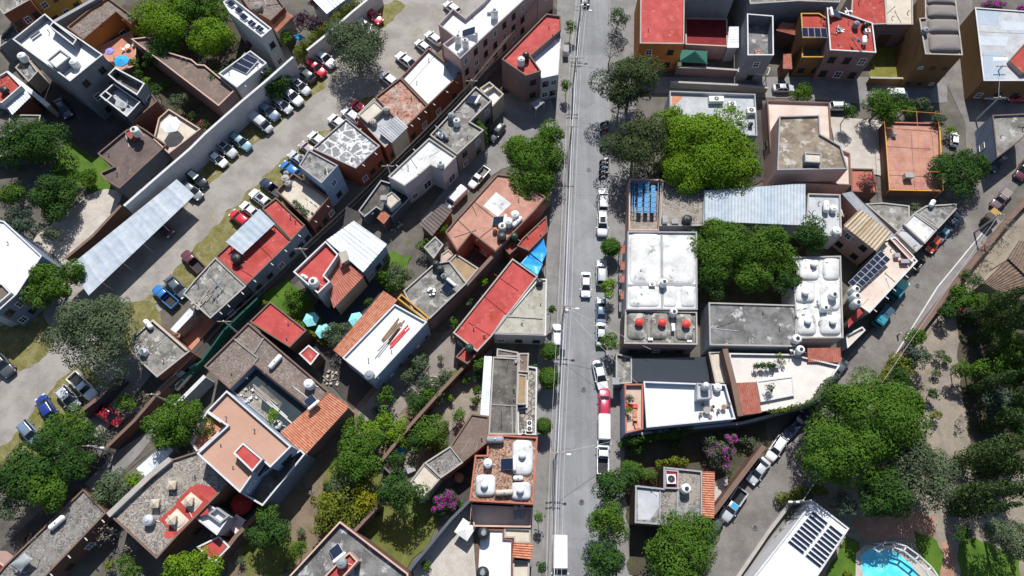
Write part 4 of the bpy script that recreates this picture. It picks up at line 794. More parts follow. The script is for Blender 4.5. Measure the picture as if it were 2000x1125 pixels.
V(1641,208,8,0,'suv','white','white car beside the pink terrace house',.85)
V(1752,184,8,0,'van','white','white van poking from the tree in the cross street',.75)
V(1943,186,-8,0,'sedan','silver','silver saloon under the pale metal roof at the top right')
V(1990,190,-8,0,'sedan','red','red saloon behind the silver one at the right edge')
V(1864,271,0,-8,'hatch','white','small white car by the ball shrub at the bend',.8)
V(1948,318,-7,8,'sedan','black','black saloon below the grey open roofed hut')
V(1998,332,-5,8,'suv','maroon','dark red car cut by the right edge of the road')
pk=V(1955,388,-8,9,'pickup','brown','rusty brown pickup with a wooden slatted bed by the mauve wall',.95)
V(1862,434,7,-9,'sedan','slate','dark slate saloon in the shade below the round tree',.95)
V(1842,456,-7,9,'sedan','lblue','light blue saloon by the white slab roof',.9)
V(1823,477,-6,9,'hatch','orange','bright orange beetle shaped car on the diagonal road',.9)
V(1635,722,-7,8,'sedan','slate','slate saloon highest of the row below the white terrace')
V(1586,790,-7,8,'sedan','navy','navy saloon in the deep shade below the white terrace corner')
V(1550,834,-7,8,'sedan','navy','dark blue saloon just above the car with the white bonnet')
V(1516,876,-6,9,'suv','white','white roofed car at the edge of the shade on the diagonal road',.9)
V(1481,920,-6,8,'sedan','silver','silver saloon standing in full sun on the diagonal road')
V(1431,986,-6,9,'pickup','silver','silver pickup with a blue cloth on its roof')
V(1390,1032,-6,8,'hatch','dgrey','dark grey hatchback at the lower end of the diagonal row')
# trucks and oddities
def truck(px,py,dx,dy,L_,Wd,cabc,boxc,label,hb=2.4,open_=False):
    a=P(px,py,1.2); b=P(px+dx,py+dy,1.2); rz=math.atan2(b.y-a.y,b.x-a.x)
    r=thing('truck',label,'truck',(a.x,a.y,.07),'parked vehicles',rz)
    def part(m,n_,mat,p=None): return m.build(n_,mat,p or r,world=False)
    m=MB(); m.box((L_/2-.8,0,1.25),1.5,Wd,1.6); m.box((L_/2-.82,0,2.1),1.2,Wd-.2,.14); part(m,'cab',cabc)
    m=MB(); m.box((L_/2-.06,0,1.6),.08,Wd-.3,.6); part(m,'windscreen','glass')
    m=MB()
    if open_:
        m.box((-.8,0,.8),L_-1.8,Wd,.12)
        for y in(-1,1): m.box((-.8,y*(Wd/2-.04),1.15),L_-1.8,.08,.6)
        m.box((-L_/2+.14,0,1.15),.08,Wd-.17,.6)
    else: m.box((-.8,0,.6+hb/2),L_-1.8,Wd,hb)
    part(m,'cargo_box',boxc)
    for sx in(-L_/2+.9,L_/2-1):
        for y in(-1,1): m=MB(); m.tube((sx,y*(Wd/2-.25),.38),(sx,y*(Wd/2+.02),.38),.38,.38,12); part(m,'wheel','tire')
    return r
truck(1755,566,-6,8,3.6,1.5,'tealtruck','mint','small truck with a mint green box beside the cream roof',1.3)
truck(1724,618,-6,8,4.0,1.6,'tealtruck','darkteal','dark teal truck parked below the mint green one',1.2)
truck(1936,423,-8,8,3.4,1.5,'framedark','ochrebox','small dark truck with an ochre load box behind the rusty pickup',.9)
def extra(o,mat,name,x,y,z,sx,sy,sz):
    m=MB(); m.box((x,y,z),sx,sy,sz); m.build(name,mat,o,world=False)
for o in VEH:
    l=o['label']
    if 'sunroof' in l: extra(o,'glass','sunroof',-.35,0,1.765,1.1,.86,.03)
    if 'with a white roof' in l: extra(o,'poly_white','roof_panel',-.45,0,1.765,1.9,1.1,.03)
    if 'blue cloth' in l: extra(o,'bluecloth','cloth',.25,.1,1.77,.7,.9,.05)
    if 'wooden slatted bed' in l:
        for k in range(6): extra(o,'woodgrey','slat',-2.5+k*.4,0,.9,.3,1.55,.3)
def motorbike(px,py,dx,dy,label,c='black'):
    a=P(px,py,.5); b=P(px+dx,py+dy,.5); r=thing('motorcycle',label,'motorcycle',(a.x,a.y,.06),'motorcycles parked in the street',math.atan2(b.y-a.y,b.x-a.x))
    def part(m,n_,mat,s=True): m.build(n_,mat,r,s,world=False)
    for x in(-.65,.65): m=MB(); m.tube((x,-.07,.31),(x,.07,.31),.31,.31,14); part(m,'wheel','tire',False)
    m=MB(); m.tube((-.65,0,.31),(.1,0,.5),.07); m.tube((.1,0,.5),(.55,0,.85),.06); m.tube((.65,0,.31),(.5,0,.95),.05); m.box((0,0,.45),.4,.26,.3); part(m,'frame','steel',False)
    m=MB(); loft(m,[(-.05,.1,.68,.8),(.12,.17,.62,.9),(.35,.16,.64,.9),(.46,.08,.7,.85)],10); part(m,'fuel_tank',c)
    m=MB(); loft(m,[(-.85,.08,.72,.8),(-.6,.15,.68,.8),(-.2,.15,.66,.77),(-.02,.1,.66,.76)],10); part(m,'seat','seatblack')
    m=MB(); m.tube((.45,-.38,1.0),(.48,0,.96),.025); m.tube((.48,0,.96),(.45,.38,1.0),.025); part(m,'handlebar','chrome',False)
    m=MB(); m.lathe((.6,0,.78),[(.06,0),(.1,.05),(.1,.12),(.05,.16)],10); part(m,'headlight','light_clear')
motorbike(1181,240,9,-3,'motorcycle standing highest of those along the street','poly_grey')
motorbike(1181,286,9,-3,'motorcycle standing alone in the middle of the street line','black')
motorbike(1180,313,9,-3,'first motorcycle of the tight cluster above the white cars','poly_white')
motorbike(1180,322,9,-3,'second motorcycle down in the tight cluster','black')
motorbike(1179,331,9,-3,'third motorcycle down with a blue tank','bluelat')
motorbike(1179,341,9,-3,'lowest motorcycle of the tight cluster','black')
motorbike(1180,255,8,-4,'motorcycle under the casuarina shade','cred')
motorbike(1797,514,6,-8,'motorcycle parked by the cream roof on the diagonal road','black')
motorbike(1793,524,6,-8,'motorcycle just below the other one on the diagonal road','poly_grey')
# ---------------------------------------------------------------- rooftop equipment
def pt(px,py,z): return P(px,py,z)
def cistern(px,py,zb,label,mat='poly_black',r=.55,h=1.25,lid=None,hole=False):
    p=pt(px,py,zb+h*.5); p.z=zb; o=thing('water_cistern',label,'water tank',p,'rooftop water cisterns')
    m=MB(); m.lathe(p,[(r*.96,0),(r,.06),(r*1.0,h*.3),(r*.97,h*.33),(r,h*.36),(r,h*.62),(r*.97,h*.65),(r,h*.68),(r,h*.82),(r*.8,h*.93),(r*.42,h)],18); m.build('tank_body',mat,o,True)
    m=MB(); m.lathe(p,[(r*.42,h+.002),(r*.42,h+.07),(r*.3,h+.12)] if not hole else [(r*.45,h-.02),(r*.45,h+.03)],14); m.build('lid',lid or mat,o)
    m=MB(); m.tube((p.x+r*.9,p.y,zb+.12),(p.x+r+.5,p.y-.2,zb+.06),.03,.03,6); m.build('outlet_pipe','zinc',o)
    return o
W='poly_white';B='poly_black'
for px,py,zb,mat,r,h,lid,lab in [
 (146,124,9.9,W,.75,1.5,W,'white cistern on the sunken roof of the grey block'),
 (224,143,7.2,B,.55,1.2,B,'black cistern in the narrow parapet wing of the grey block'),
 (503,14,5.6,'w_concrete',.95,1.4,'w_concrete','round concrete cistern on the gravel roofed brown house'),
 (895,76,8.5,W,.6,1.9,B,'white cistern with black mouth left on the apartment roof'),
 (909,84,8.5,W,.6,1.9,B,'white cistern with black mouth at the apartment roof corner'),
 (966,26,8.5,W,.65,2.0,B,'white cistern beside a panel high on the apartment roof'),
 (755,215,5.2,'w_coping',.6,1.2,'w_coping','beige cistern lying by the broken brick roof'),
 (729,240,5.0,'w_coping',.6,1.2,'w_coping','beige cistern above the corrugated lean-to'),
 (590,310,7,'w_copgrey',.6,1.3,B,'grey cistern on the edge of the mottled tower'),
 (462,506,4.6,B,.8,1.5,B,'black cistern on the long red roof'),
 (280,687,4.7,W,.6,1.2,W,'white cistern on the stained grey roof by the olive tree'),
 (1018,120,7.3,W,.65,1.7,W,'white cistern on the red wedge roof'),
 (1027,110,7.3,B,.6,1.6,B,'black cistern behind the white one on the red wedge roof'),
 (882,228,5.9,'poly_grey',.65,1.5,'poly_grey','blue grey cistern on the concrete roof beside the court'),
 (892,239,5.9,W,.6,1.5,B,'white cistern with dark mouth on the concrete roof beside the court'),
 (861,322,6.1,W,.6,1.5,B,'white cistern at the edge of the stained white roof'),
 (981,444,5.4,W,.65,1.4,B,'white cistern with dark mouth nearest the solar panel on the salmon roof'),
 (993,435,5.4,W,.7,1.6,W,'tall pale cistern in the middle of the salmon roof row'),
 (1006,421,5.4,W,.7,1.5,W,'pale cistern at the tree end of the salmon roof row'),
 (967,450,5.3,'poly_terra',.4,1.0,'poly_terra','small dark red drum on the salmon roof'),
 (980,463,5.3,B,.75,1.2,B,'black drum by the edge of the salmon roof'),
 (1004,464,4.1,'poly_green',.65,1.8,'poly_green','dark green cistern on the small low red roof'),
 (917,681,4.1,'poly_green',.65,1.8,'poly_green','dark green cistern on the small red annex roof'),
 (613,552,6.3,W,.75,1.6,B,'cream cistern on the red roof with white parapets'),
 (722,734,5.9,'poly_grey',.75,1.3,'poly_grey','grey cistern at the lower corner of the large white roof'),
 (860,527,4.9,B,.65,1.5,B,'black cistern on the patchy grey roof'),
 (852,517,4.9,B,.6,1.4,B,'second black cistern close to the rust stained terrace'),
 (867,540,4.9,'poly_grey',.5,1.0,B,'small grey cistern on the patchy grey roof'),
 (541,829,4.1,W,.7,1.1,B,'white round pot shaped cistern by the courtyard plants'),
 (604,751,5.4,'poly_white',.75,1.5,W,'bright white cistern on the gravel roof'),
 (291,1016,5.8,'zinc',.75,1.3,'zinc','grey steel cistern on the pale gravel roof'),
 (668,1100,6.8,'poly_grey',.7,1.2,'poly_grey','dark grey cistern on the stair turret at the bottom edge'),
 (945,1042,4.9,B,.85,2.0,'poly_grey','tall black cistern at the head of the toothed white roof'),
 (943,1119,4.9,B,.85,2.0,'poly_grey','black cistern low on the toothed white roof at the bottom edge'),
 (953,905,5.5,W,.65,1.3,W,'white round cistern on the domed brick roof'),
 (897,933,.1,'poly_terra',.75,1.4,'poly_terra','terracotta coloured drum in the grey patio'),
 (1296,553,5.4,W,.6,1.6,B,'white cistern with dark mouth between the white vault panels'),
 (1315,611,5.0,W,.6,1.6,B,'white cistern with dark mouth beside the middle red cupola'),
 (1555,663,5.3,W,.7,1.4,B,'white cistern at the corner of the plain grey roof'),
 (1562,684,5.0,W,.65,1.3,B,'white cistern beside the red tile roof'),
 (1628,293,3.2,W,.65,1.7,B,'white cistern with dark mouth on the pink terrace house'),
 (1633,313,3.2,W,.65,1.7,B,'lower white cistern with dark mouth on the pink terrace house'),
 (1627,408,5.0,W,.6,1.0,W,'white pot cistern near the gas tank on the pale roof'),
 (1633,452,5.0,W,.7,1.2,W,'white barrel cistern at the lower end of the pale roof'),
 (1668,568,5.3,W,.65,2.1,B,'top one of three tall white cisterns by the solar array'),
 (1669,581,5.3,W,.65,2.1,B,'middle one of three tall white cisterns by the solar array'),
 (1671,594,5.3,W,.65,2.1,B,'bottom one of three tall white cisterns by the solar array'),
 (1626,578,5.5,W,.65,1.8,B,'white cistern with dark mouth between the domed bays'),
 (1610,603,5.5,W,.55,1.4,B,'grey white cistern low between the domed bays'),
 (1378,755,7.0,'zinc',.6,1.4,'zinc','steel grey cistern on the kiosk of the blue parapet terrace'),
 (1401,757,5.4,W,.6,1.0,W,'white cistern on the terrace next to the kiosk'),
 (1339,955,5.0,W,.7,1.5,B,'white cistern with dark mouth on the mottled grey roof'),
 (1807,60,8.9,'poly_grey',.6,1.1,'poly_grey','grey cistern in the corner recess of the vaulted roof'),
 (1672,48,7.8,'poly_grey',.55,1.2,'poly_grey','grey cistern on the weathered red roof'),
 (1690,50,7.8,B,.55,1.2,B,'black cistern on the weathered red roof'),
 (1466,243,5.2,B,.4,.8,B,'small black drum on the grey white flat roof'),
 (1342,430,4.6,B,.8,1.3,B,'black cistern on the shaded pebble terrace'),
 (265,257,6.4,W,.75,1.6,B,'white boiler tank on the red stand of the mauve terrace roof'),
 (8,176,4.9,B,.7,1.1,B,'black drum on the red roof at the left edge'),
 (45,112,3.4,W,.8,1.6,W,'white dome topped tank left of the grey block'),
 (558,350,.1+5,'w_coping',.7,1.1,'w_coping','beige barrel on the cream roof terrace'),
 (562,358,5,'w_coping',.6,.9,'w_coping','second beige barrel beside the first on the cream terrace'),
 (560,340,5,'poly_grey',.5,1.1,'poly_grey','grey drum at the top corner of the cream terrace'),
 (1054,552,4.6,B,.55,1.0,B,'black drum at the tip of the cream concrete triangle'),
]:
    if lab: cistern(px,py,zb,lab,mat,r,h,lid)
def gastank(px,py,dx,dy,zb,label,L_=1.6,r=.38,mat='poly_white'):
    a=P(px,py,zb+r); d=(P(px+dx,py+dy,zb+r)-a).normalized(); o=thing('gas_tank',label,'gas tank',(a.x,a.y,zb),'rooftop gas tanks'); c=Vector((a.x,a.y,zb+r+.12))
    m=MB(); m.capsule(c-d*L_/2,c+d*L_/2,r,14); m.build('tank_body',mat,o,True)
    for s in(-1,1):
        q=c+d*(s*L_*.33); m=MB(); m.box((q.x,q.y,zb+.12),.12,r*1.3,.24,d); m.build('saddle','zinc',o)
    m=MB(); m.lathe((c.x,c.y,zb+2*r+.1),[(.1,0),(.1,.12),(.04,.14)],10); m.build('valve_cap','steel',o)
gastank(538,707,7,-8,5.3,'white gas tank lying on the brown gravel roof',2.0,.42)
gastank(112,1021,7,-6,4.8,'white gas tank on the long grey gravel roof',1.8,.45)
gastank(290,634,6,7,4.7,'white gas tank at the top of the stained grey roof',1.4,.42)
gastank(1010,434,7,-7,5.4,'white gas tank beside the pale cisterns on the salmon roof',1.8,.4)
gastank(1613,404,0,8,5,'white upright looking gas tank on the pale roof',1.5,.5)
gastank(1012,934,8,0,5.5,'small white gas tank between two white vaults',1.0,.35)
gastank(985,962,8,-.4,5.5,'beige gas tank on the domed brick roof',2.0,.42,'poly_tan')
gastank(595,541,7,4,6.4,'small white gas tank on the red roof with white parapets',.9,.3)
gastank(859,265,7,5,5.9,'white gas tank at the corner of the concrete roof',1.1,.35)
gastank(869,267,7,5,5.9,'greenish gas tank next to the white one on the concrete roof',1.1,.35,'poly_grey')
gastank(967,859,8,0,5.5,'grey gas tank in the upper niche of the domed brick roof',1.9,.5,'w_copgrey')
gastank(1688,79,0,8,7.8,'white box like gas tank on the weathered red roof',1.3,.42)
gastank(899,102,-6,6,8.7,'white gas tank at the corner of the apartment roof',1.0,.35)
gastank(1820,398,4,-7,3.9,'pale gas tank in the shade of the mossy roof end',1.0,.4)
def solar(quad,zl,zh,nc,nr,label,group='solar panels',frame='alu'):
    """quad a,b on the low edge, d,c on the high edge"""
    q=[P(*quad[0],zl),P(*quad[1],zl),P(*quad[2],zh),P(*quad[3],zh)]; c=sum(q,Vector())/4
    o=thing('solar_array',label,'solar panel',(c.x,c.y,min(zl,zh)-.3),group)
    def at(u,v): return (q[0]*(1-u)+q[1]*u)*(1-v)+(q[3]*(1-u)+q[2]*u)*v
    nrm=(q[1]-q[0]).cross(q[3]-q[0]).normalized(); nrm=nrm if nrm.z>0 else -nrm
    for i in range(nc):
        for j in range(nr):
            gu,gv=.05/nc,.05/nr; u0,u1,v0,v1=i/nc+gu/2,(i+1)/nc-gu/2,j/nr+gv/2,(j+1)/nr-gv/2
            pp=[at(u0,v0),at(u1,v0),at(u1,v1),at(u0,v1)]; m=MB(); m.add(pp+[p-nrm*.05 for p in pp],[(0,1,2,3),(7,6,5,4),(0,4,5,1),(1,5,6,2),(2,6,7,3),(3,7,4,0)]); f=m.build('panel',frame,o)
            cc=sum(pp,Vector())/4; k=.93; ii=[cc+(p-cc)*k+nrm*.008 for p in pp]; m=MB(); m.add(ii+[p-nrm*.02 for p in ii],[(0,1,2,3),(7,6,5,4),(0,4,5,1),(1,5,6,2),(2,6,7,3),(3,7,4,0)]); m.build('cells','solar',f)
    for u in(.08,.92):
        for v in(.06,.94): p=at(u,v); m=MB(); m.tube((p.x,p.y,p.z-.06),(p.x,p.y,p.z-.45),.03,.03,6); m.build('leg','alu',o)
    return o
solar([(1656,552),(1677,568),(1740,507),(1720,489)],6.0,6.3,2,8,'long array of sixteen dark solar panels on the cream roof')
solar([(1567,72),(1617,74),(1614,54),(1566,53)],7.4,7.9,4,1,'row of four solar panels on the red roof strip')
solar([(451,131),(482,145),(507,117),(478,102)],6.0,6.25,1,3,'three large dark solar panels on the white parapet house')
for k,(a,b) in enumerate([((441,6),(452,12)),((457,19),(470,24)),((466,32),(484,34)),((482,45),(496,46)),((497,55),(512,54))]):
    solar([(a[0],a[1]),(a[0]+11,a[1]+9),(a[0]+20,a[1]+1),(a[0]+9,a[1]-8)],9.0,9.3,2 if k>2 else 1,1,['small solar panel nearest the top edge on the narrow white house','second solar panel down the narrow white house','third solar panel in the middle of the narrow white house','pair of solar panels fourth down the narrow white house','pair of solar panels at the lower end of the narrow white house'][k])
# long rows on the modern white house
ORD=['first','second','third','fourth','fifth','sixth','seventh','eighth','ninth']
for bank in(0,1):
    for k in range(9):
        ax_,ay_=1587-5.7*k+34*bank,997+7.1*k+27*bank; ux,uy=31.5,25.2; wx,wy=-3.5,4.4
        solar([(ax_+wx,ay_+wy),(ax_+ux+wx,ay_+uy+wy),(ax_+ux,ay_+uy),(ax_,ay_)],4.86,4.95,1,1,'%s dark solar strip from the top in the %s bank on the white modern house'%(ORD[k],['left','right'][bank]),'long solar strips on the modern house')
def heater(px,py,dx,dy,zb,label,L_=2.0):
    """solar water heater: tilted collector with a horizontal tank on its upper edge"""
    a=P(px,py,zb+.6); d=P(px+dx,py+dy,zb+.6)-a; rz=math.atan2(d.y,d.x); o=thing('solar_heater',label,'solar heater',(a.x,a.y,zb),'rooftop solar water heaters',rz)
    m=MB(); m.box((0,0,.62),L_,1.5,.08,(1,0,.42),(-.42,0,1)); pn=m.build('collector','solar',o,world=False)
    m=MB(); m.box((0,0,.56),L_+.1,1.6,.06,(1,0,.42),(-.42,0,1)); m.build('frame','alu',o,world=False)
    m=MB(); m.capsule((L_*.52,-.85,1.12),(L_*.52,.85,1.12),.27,12); m.build('tank_body','poly_white',o,True,world=False)
    for y in(-.7,.7): m=MB(); m.tube((L_*.5,y,0),(L_*.5,y,.9),.03); m.tube((-L_*.42,y,0),(-L_*.42,y,.25),.03); m.build('leg','alu',o,world=False)
heater(916,62,8,0,8.6,'solar water heater between the cisterns on the apartment roof',2.6)
heater(922,194,8,3,5.9,'solar water heater on the concrete roof beside the court',2.2)
heater(974,431,8,1,5.4,'solar water heater beside the cisterns of the salmon roof')
heater(874,562,5,-5,4.9,'solar water heater on the patchy grey roof',1.8)
heater(607,784,5,6,5.4,'solar water heater at the corner of the gravel roof',1.8)
heater(991,906,8,0,5.5,'solar water heater beside the big white vault',2.0)
heater(1635,27,-6,0,7.6,'white water heater panel on the weathered red roof',2.4)
heater(657,1078,4,6,5.1,'dark solar water heater beside the stair turret',1.8)
def acunit(px,py,zb,label,w=1.0,d=.5,h=.7,fan=True,n='air_conditioner',c='air conditioner',rz=0):
    a=P(px,py,zb+h/2); o=thing(n,label,c,(a.x,a.y,zb),'rooftop air conditioners',rz); m=MB(); m.box((0,0,h/2+.06),w,d,h); m.box((0,0,.03),w*.9,d*.8,.06); m.build('casing','poly_white',o,world=False)
    if fan:
        m=MB(); m.lathe((0,0,h+.062),[(min(w,d)*.4,0),(min(w,d)*.4,.03)],16); f=m.build('fan_grille','black',o,world=False); m=MB(); m.lathe((0,0,h+.095),[(.08,0),(.08,.03)],10); m.build('hub','steel',f,world=False)
acunit(1398,196,5.1,'long air conditioner box on the grey white roof',2.6,1.1,.9)
acunit(1429,205,5.1,'square air conditioner with a shadow on the grey white roof',1.3,1.0,.8)
acunit(1466,218,5.1,'plain air conditioner near the right rim of the grey white roof',1.4,1.1,.9)
acunit(1444,234,5.1,'air conditioner at the edge of the bright tree crown',.9,1.1,.6)
acunit(1310,936,5.1,'square fan unit on the red square of the mottled roof',1.3,1.3,.7)
acunit(1034,827,4,'upper white fan unit on the crazy paved strip',.8,.8,.6)
acunit(1034,838,4,'middle white fan unit on the crazy paved strip',.8,.8,.6)
acunit(1023,844,4,'lower white fan unit on the crazy paved strip',.6,.6,.6)
acunit(1273,556,5.5,'white fan unit on the white vault roof near a cistern',1.0,.6,.6)
acunit(1314,640,5.1,'slim white unit between two red cupolas',.5,1.2,.7,False)
acunit(1693,62,7.8,'white fan unit beside the black cistern on the weathered red roof',.9,.7,.7)
acunit(1270,663,5,'white vent box by the left red cupola',.7,.4,.4,False)
acunit(1346,667,5,'white vent box by the right red cupola',.7,.3,.4,False)
acunit(960,20,8.6,'white panel box on the apartment roof',1.6,1.2,.5,False)
# domed vault bays
def dome(root_label,quad,zb,h,mat='white',cup=None,cupc=None,name='roof_vault',cat='roof vault',group='rounded roof vaults',e=.45):
    q=[P(x,y,zb) for x,y in quad]; c=sum(q,Vector())/4; ax=((q[1]-q[0])+(q[2]-q[3]))/4; ay=((q[3]-q[0])+(q[2]-q[1]))/4
    o=thing(name,root_label,cat,c,group); m=MB(); n=40; K=[(1,0),(1,.12),(.96,.4),(.86,.68),(.68,.87),(.42,.97),(.12,1.)]; vs=[];fs=[]
    for r,z in K:
        for i in range(n):
            t=2*math.pi*i/n; x=math.copysign(abs(math.cos(t))**e,math.cos(t))*r; y=math.copysign(abs(math.sin(t))**e,math.sin(t))*r; p=c+ax*x+ay*y; vs.append((p.x,p.y,zb+z*h))
    for k in range(len(K)-1):
        for i in range(n): j=(i+1)%n; fs.append((k*n+i,k*n+j,(k+1)*n+j,(k+1)*n+i))
    fs.append(tuple(range((len(K)-1)*n,len(K)*n))); m.add(vs,fs); m.build('vault_shell',mat,o,True)
    if cup:
        px,py=cup; p=P(px,py,zb+h+.35); 
        if cupc=='red':
            m=MB(); m.lathe((p.x,p.y,zb+h*.9),[(.5,0),(.5,.62),(.66,.64),(.66,.74),(.35,.98),(.05,1.08)],10); m.build('cupola','cred',o)
        elif cupc=='box':
            m=MB(); m.box((p.x,p.y,zb+h+.3),.95,.95,1.0,(1,.12,0)); m.add([(p.x-.6,p.y-.6,zb+h+.82),(p.x+.6,p.y-.6,zb+h+.82),(p.x+.6,p.y+.6,zb+h+.82),(p.x-.6,p.y+.6,zb+h+.82),(p.x,p.y,zb+h+1.15)],[(0,1,4),(1,2,4),(2,3,4),(3,0,4),(3,2,1,0)]); m.build('lantern','w_cream',o)
            m=MB(); m.box((p.x,p.y-.49,zb+h+.35),.6,.04,.6); m.build('pane','glass',o)
        else:
            m=MB(); m.lathe((p.x,p.y,zb+h*.9),[(.5,0),(.5,.5),(.55,.52),(.46,.7),(.28,.84),(.05,.9)],14); m.build('cupola','poly_white',o,True)
            m=MB(); m.lathe((p.x,p.y,zb+h*.9+.15),[(.515,0),(.515,.22)],14,False); m.build('glazing','glass',o)
    return o
dome('white vault at the upper right of the brick roof with a red streak',[(1001,859),(1042,860),(1041,930),(999,929)],5.4,.7,'whiteold',(1020,889),'w')
dome('white vault at the lower left of the brick roof',[(929,927),(968,927),(968,971),(928,970)],5.4,.8,'whiteold',(946,947),'w')
dome('white vault at the lower right of the brick roof',[(998,941),(1038,941),(1037,978),(998,977)],5.4,.8,'whiteold',(1016,957),'w')
dome('large white vault panel on the street side',[(1230,456),(1290,456),(1290,556),(1229,555)],5.35,.5,'whiteold',e=.3)
dome('large greyish vault panel on the courtyard side',[(1294,466),(1356,468),(1357,556),(1294,556)],5.35,.5,'whiteold',e=.3)
dome('small vault panel with a hatch by the street',[(1228,559),(1288,559),(1288,600),(1227,600)],5.35,.35,'whiteold',e=.3)
dome('small middle vault panel of the white house',[(1295,559),(1321,559),(1321,600),(1295,600)],5.35,.35,'whiteold',e=.3)
dome('small right vault panel of the white house',[(1329,559),(1357,559),(1357,600),(1329,600)],5.35,.35,'whiteold',e=.3)
dome('grey vault with a red cupola nearest the street',[(1225,611),(1261,611),(1261,664),(1225,664)],5.0,.5,'concrete',(1248,630),'red',e=.35)
dome('grey vault with a red cupola in the middle',[(1272,611),(1306,611),(1304,664),(1270,664)],5.0,.5,'concrete',(1293,631),'red',e=.35)
dome('grey vault with a red cupola beside the passage',[(1318,613),(1353,613),(1353,665),(1320,665)],5.0,.5,'concrete',(1340,634),'red',e=.4)
dome('white domed bay nearest the courtyard trees',[(1553,552),(1590,552),(1592,592),(1551,592)],5.4,.7,'whiteold',(1573,572),'w')
dome('white domed bay in the lower left of the domed block',[(1556,614),(1592,614),(1593,656),(1556,656)],5.4,.7,'whiteold',(1578,628),'w')
dome('white domed bay in the lower right of the domed block',[(1600,615),(1642,615),(1642,656),(1600,656)],5.4,.7,'whiteold',(1627,629),'w')
dome('bluish shaded domed bay at the top of the domed block',[(1560,506),(1600,506),(1600,548),(1560,548)],5.4,.6,'whiteold',(1590,517),'w')
dome('white domed bay at the top right of the domed block',[(1606,505),(1638,505),(1640,548),(1606,548)],5.4,.6,'whiteold')
dome('white middle right domed bay of the domed block',[(1600,556),(1640,556),(1641,608),(1600,608)],5.4,.6,'whiteold')
dome('pale diamond dome with a lantern at the top of the gravel roof',[(312,948),(340,926),(372,950),(345,974)],5.7,.22,'palegravel',(338,948),'box',e=.75)
dome('pale diamond dome with a lantern at the left of the gravel roof',[(284,985),(312,958),(338,985),(312,1008)],5.7,.22,'palegravel',(305,984),'box',e=.75)
dome('red rimmed dome with a lantern at the right of the gravel roof',[(354,982),(373,961),(395,980),(377,1000)],5.7,.22,'cream',(371,980),'box',e=.75)
dome('red rimmed dome with a lantern at the bottom of the gravel roof',[(324,1016),(346,995),(368,1016),(346,1036)],5.7,.22,'cream',(338,1016),'box',e=.75)
for lab,q in (('top grey vault of the tall ochre building',[(1808,-8),(1862,-5),(1866,12),(1809,10)]),('second grey vault of the tall ochre building',[(1809,12),(1866,14),(1869,38),(1810,36)]),('third grey vault with a chimney of the tall ochre building',[(1811,40),(1869,41),(1873,67),(1812,66)]),('lowest grey vault of the tall ochre building',[(1813,70),(1873,70),(1877,104),(1814,103)])):
    dome(lab,q,8.75,.9,'vaultgrey',e=.3)
# red painted patch and light clutter on the gravel roof
# umbrellas, tables, loungers
def umbrella(px,py,h,r,mat,label,zb=0,n=8):
    a=P(px,py,zb+h); o=thing('parasol',label,'parasol',(a.x,a.y,zb),'patio parasols'); m=MB()
    vs=[(a.x,a.y,zb+h)]+[(a.x+r*math.cos(2*math.pi*i/n+.2),a.y+r*math.sin(2*math.pi*i/n+.2),zb+h-r*.32) for i in range(n)]+[(a.x,a.y,zb+h-.06)]+[(a.x+r*.98*math.cos(2*math.pi*i/n+.2),a.y+r*.98*math.sin(2*math.pi*i/n+.2),zb+h-r*.32-.16) for i in range(n)]
    fs=[(0,1+i,1+(i+1)%n) for i in range(n)]+[(n+1,n+2+(i+1)%n,n+2+i) for i in range(n)]+[(1+i,n+2+i,n+2+(i+1)%n,1+(i+1)%n) for i in range(n)]; m.add(vs,fs); m.build('canopy',mat,o)
    m=MB(); m.tube((a.x,a.y,zb),(a.x,a.y,zb+h+.12),.035); m.build('pole','alu',o); m=MB(); m.lathe((a.x,a.y,zb),[(.3,0),(.3,.07),(.1,.1)],12); m.build('base','poly_grey',o)
    for i in range(n): m=MB(); m.tube((a.x,a.y,zb+h-.08),(vs[1+i][0],vs[1+i][1],vs[1+i][2]-.03),.012,.012,5); m.build('rib','alu',o)
umbrella(606,622,2.7,1.32,'turq','turquoise parasol left in the dark patio',0,6)
umbrella(630,645,2.7,1.3,'turq','turquoise parasol dappled by tree shade',0,6)
umbrella(695,622,2.7,1.3,'turq','turquoise parasol half under the orange tile roof',0,6)
umbrella(235,115,2.4,1.4,'bluecloth','bright blue parasol on the terracotta patio',2.7,8)
umbrella(212,98,2.2,.8,'lilac','small lilac parasol by the barred windows',2.7,8)
umbrella(331,240,2.5,1.75,'whitecloth','white parasol on the cream roof terrace',4.9,6)
umbrella(908,1034,2.6,1.6,'whitecloth','white square parasol on the pale patio',0,4)
umbrella(470,982,2.6,1.7,'redcloth','dark red parasol shaded by the villa',0,8)
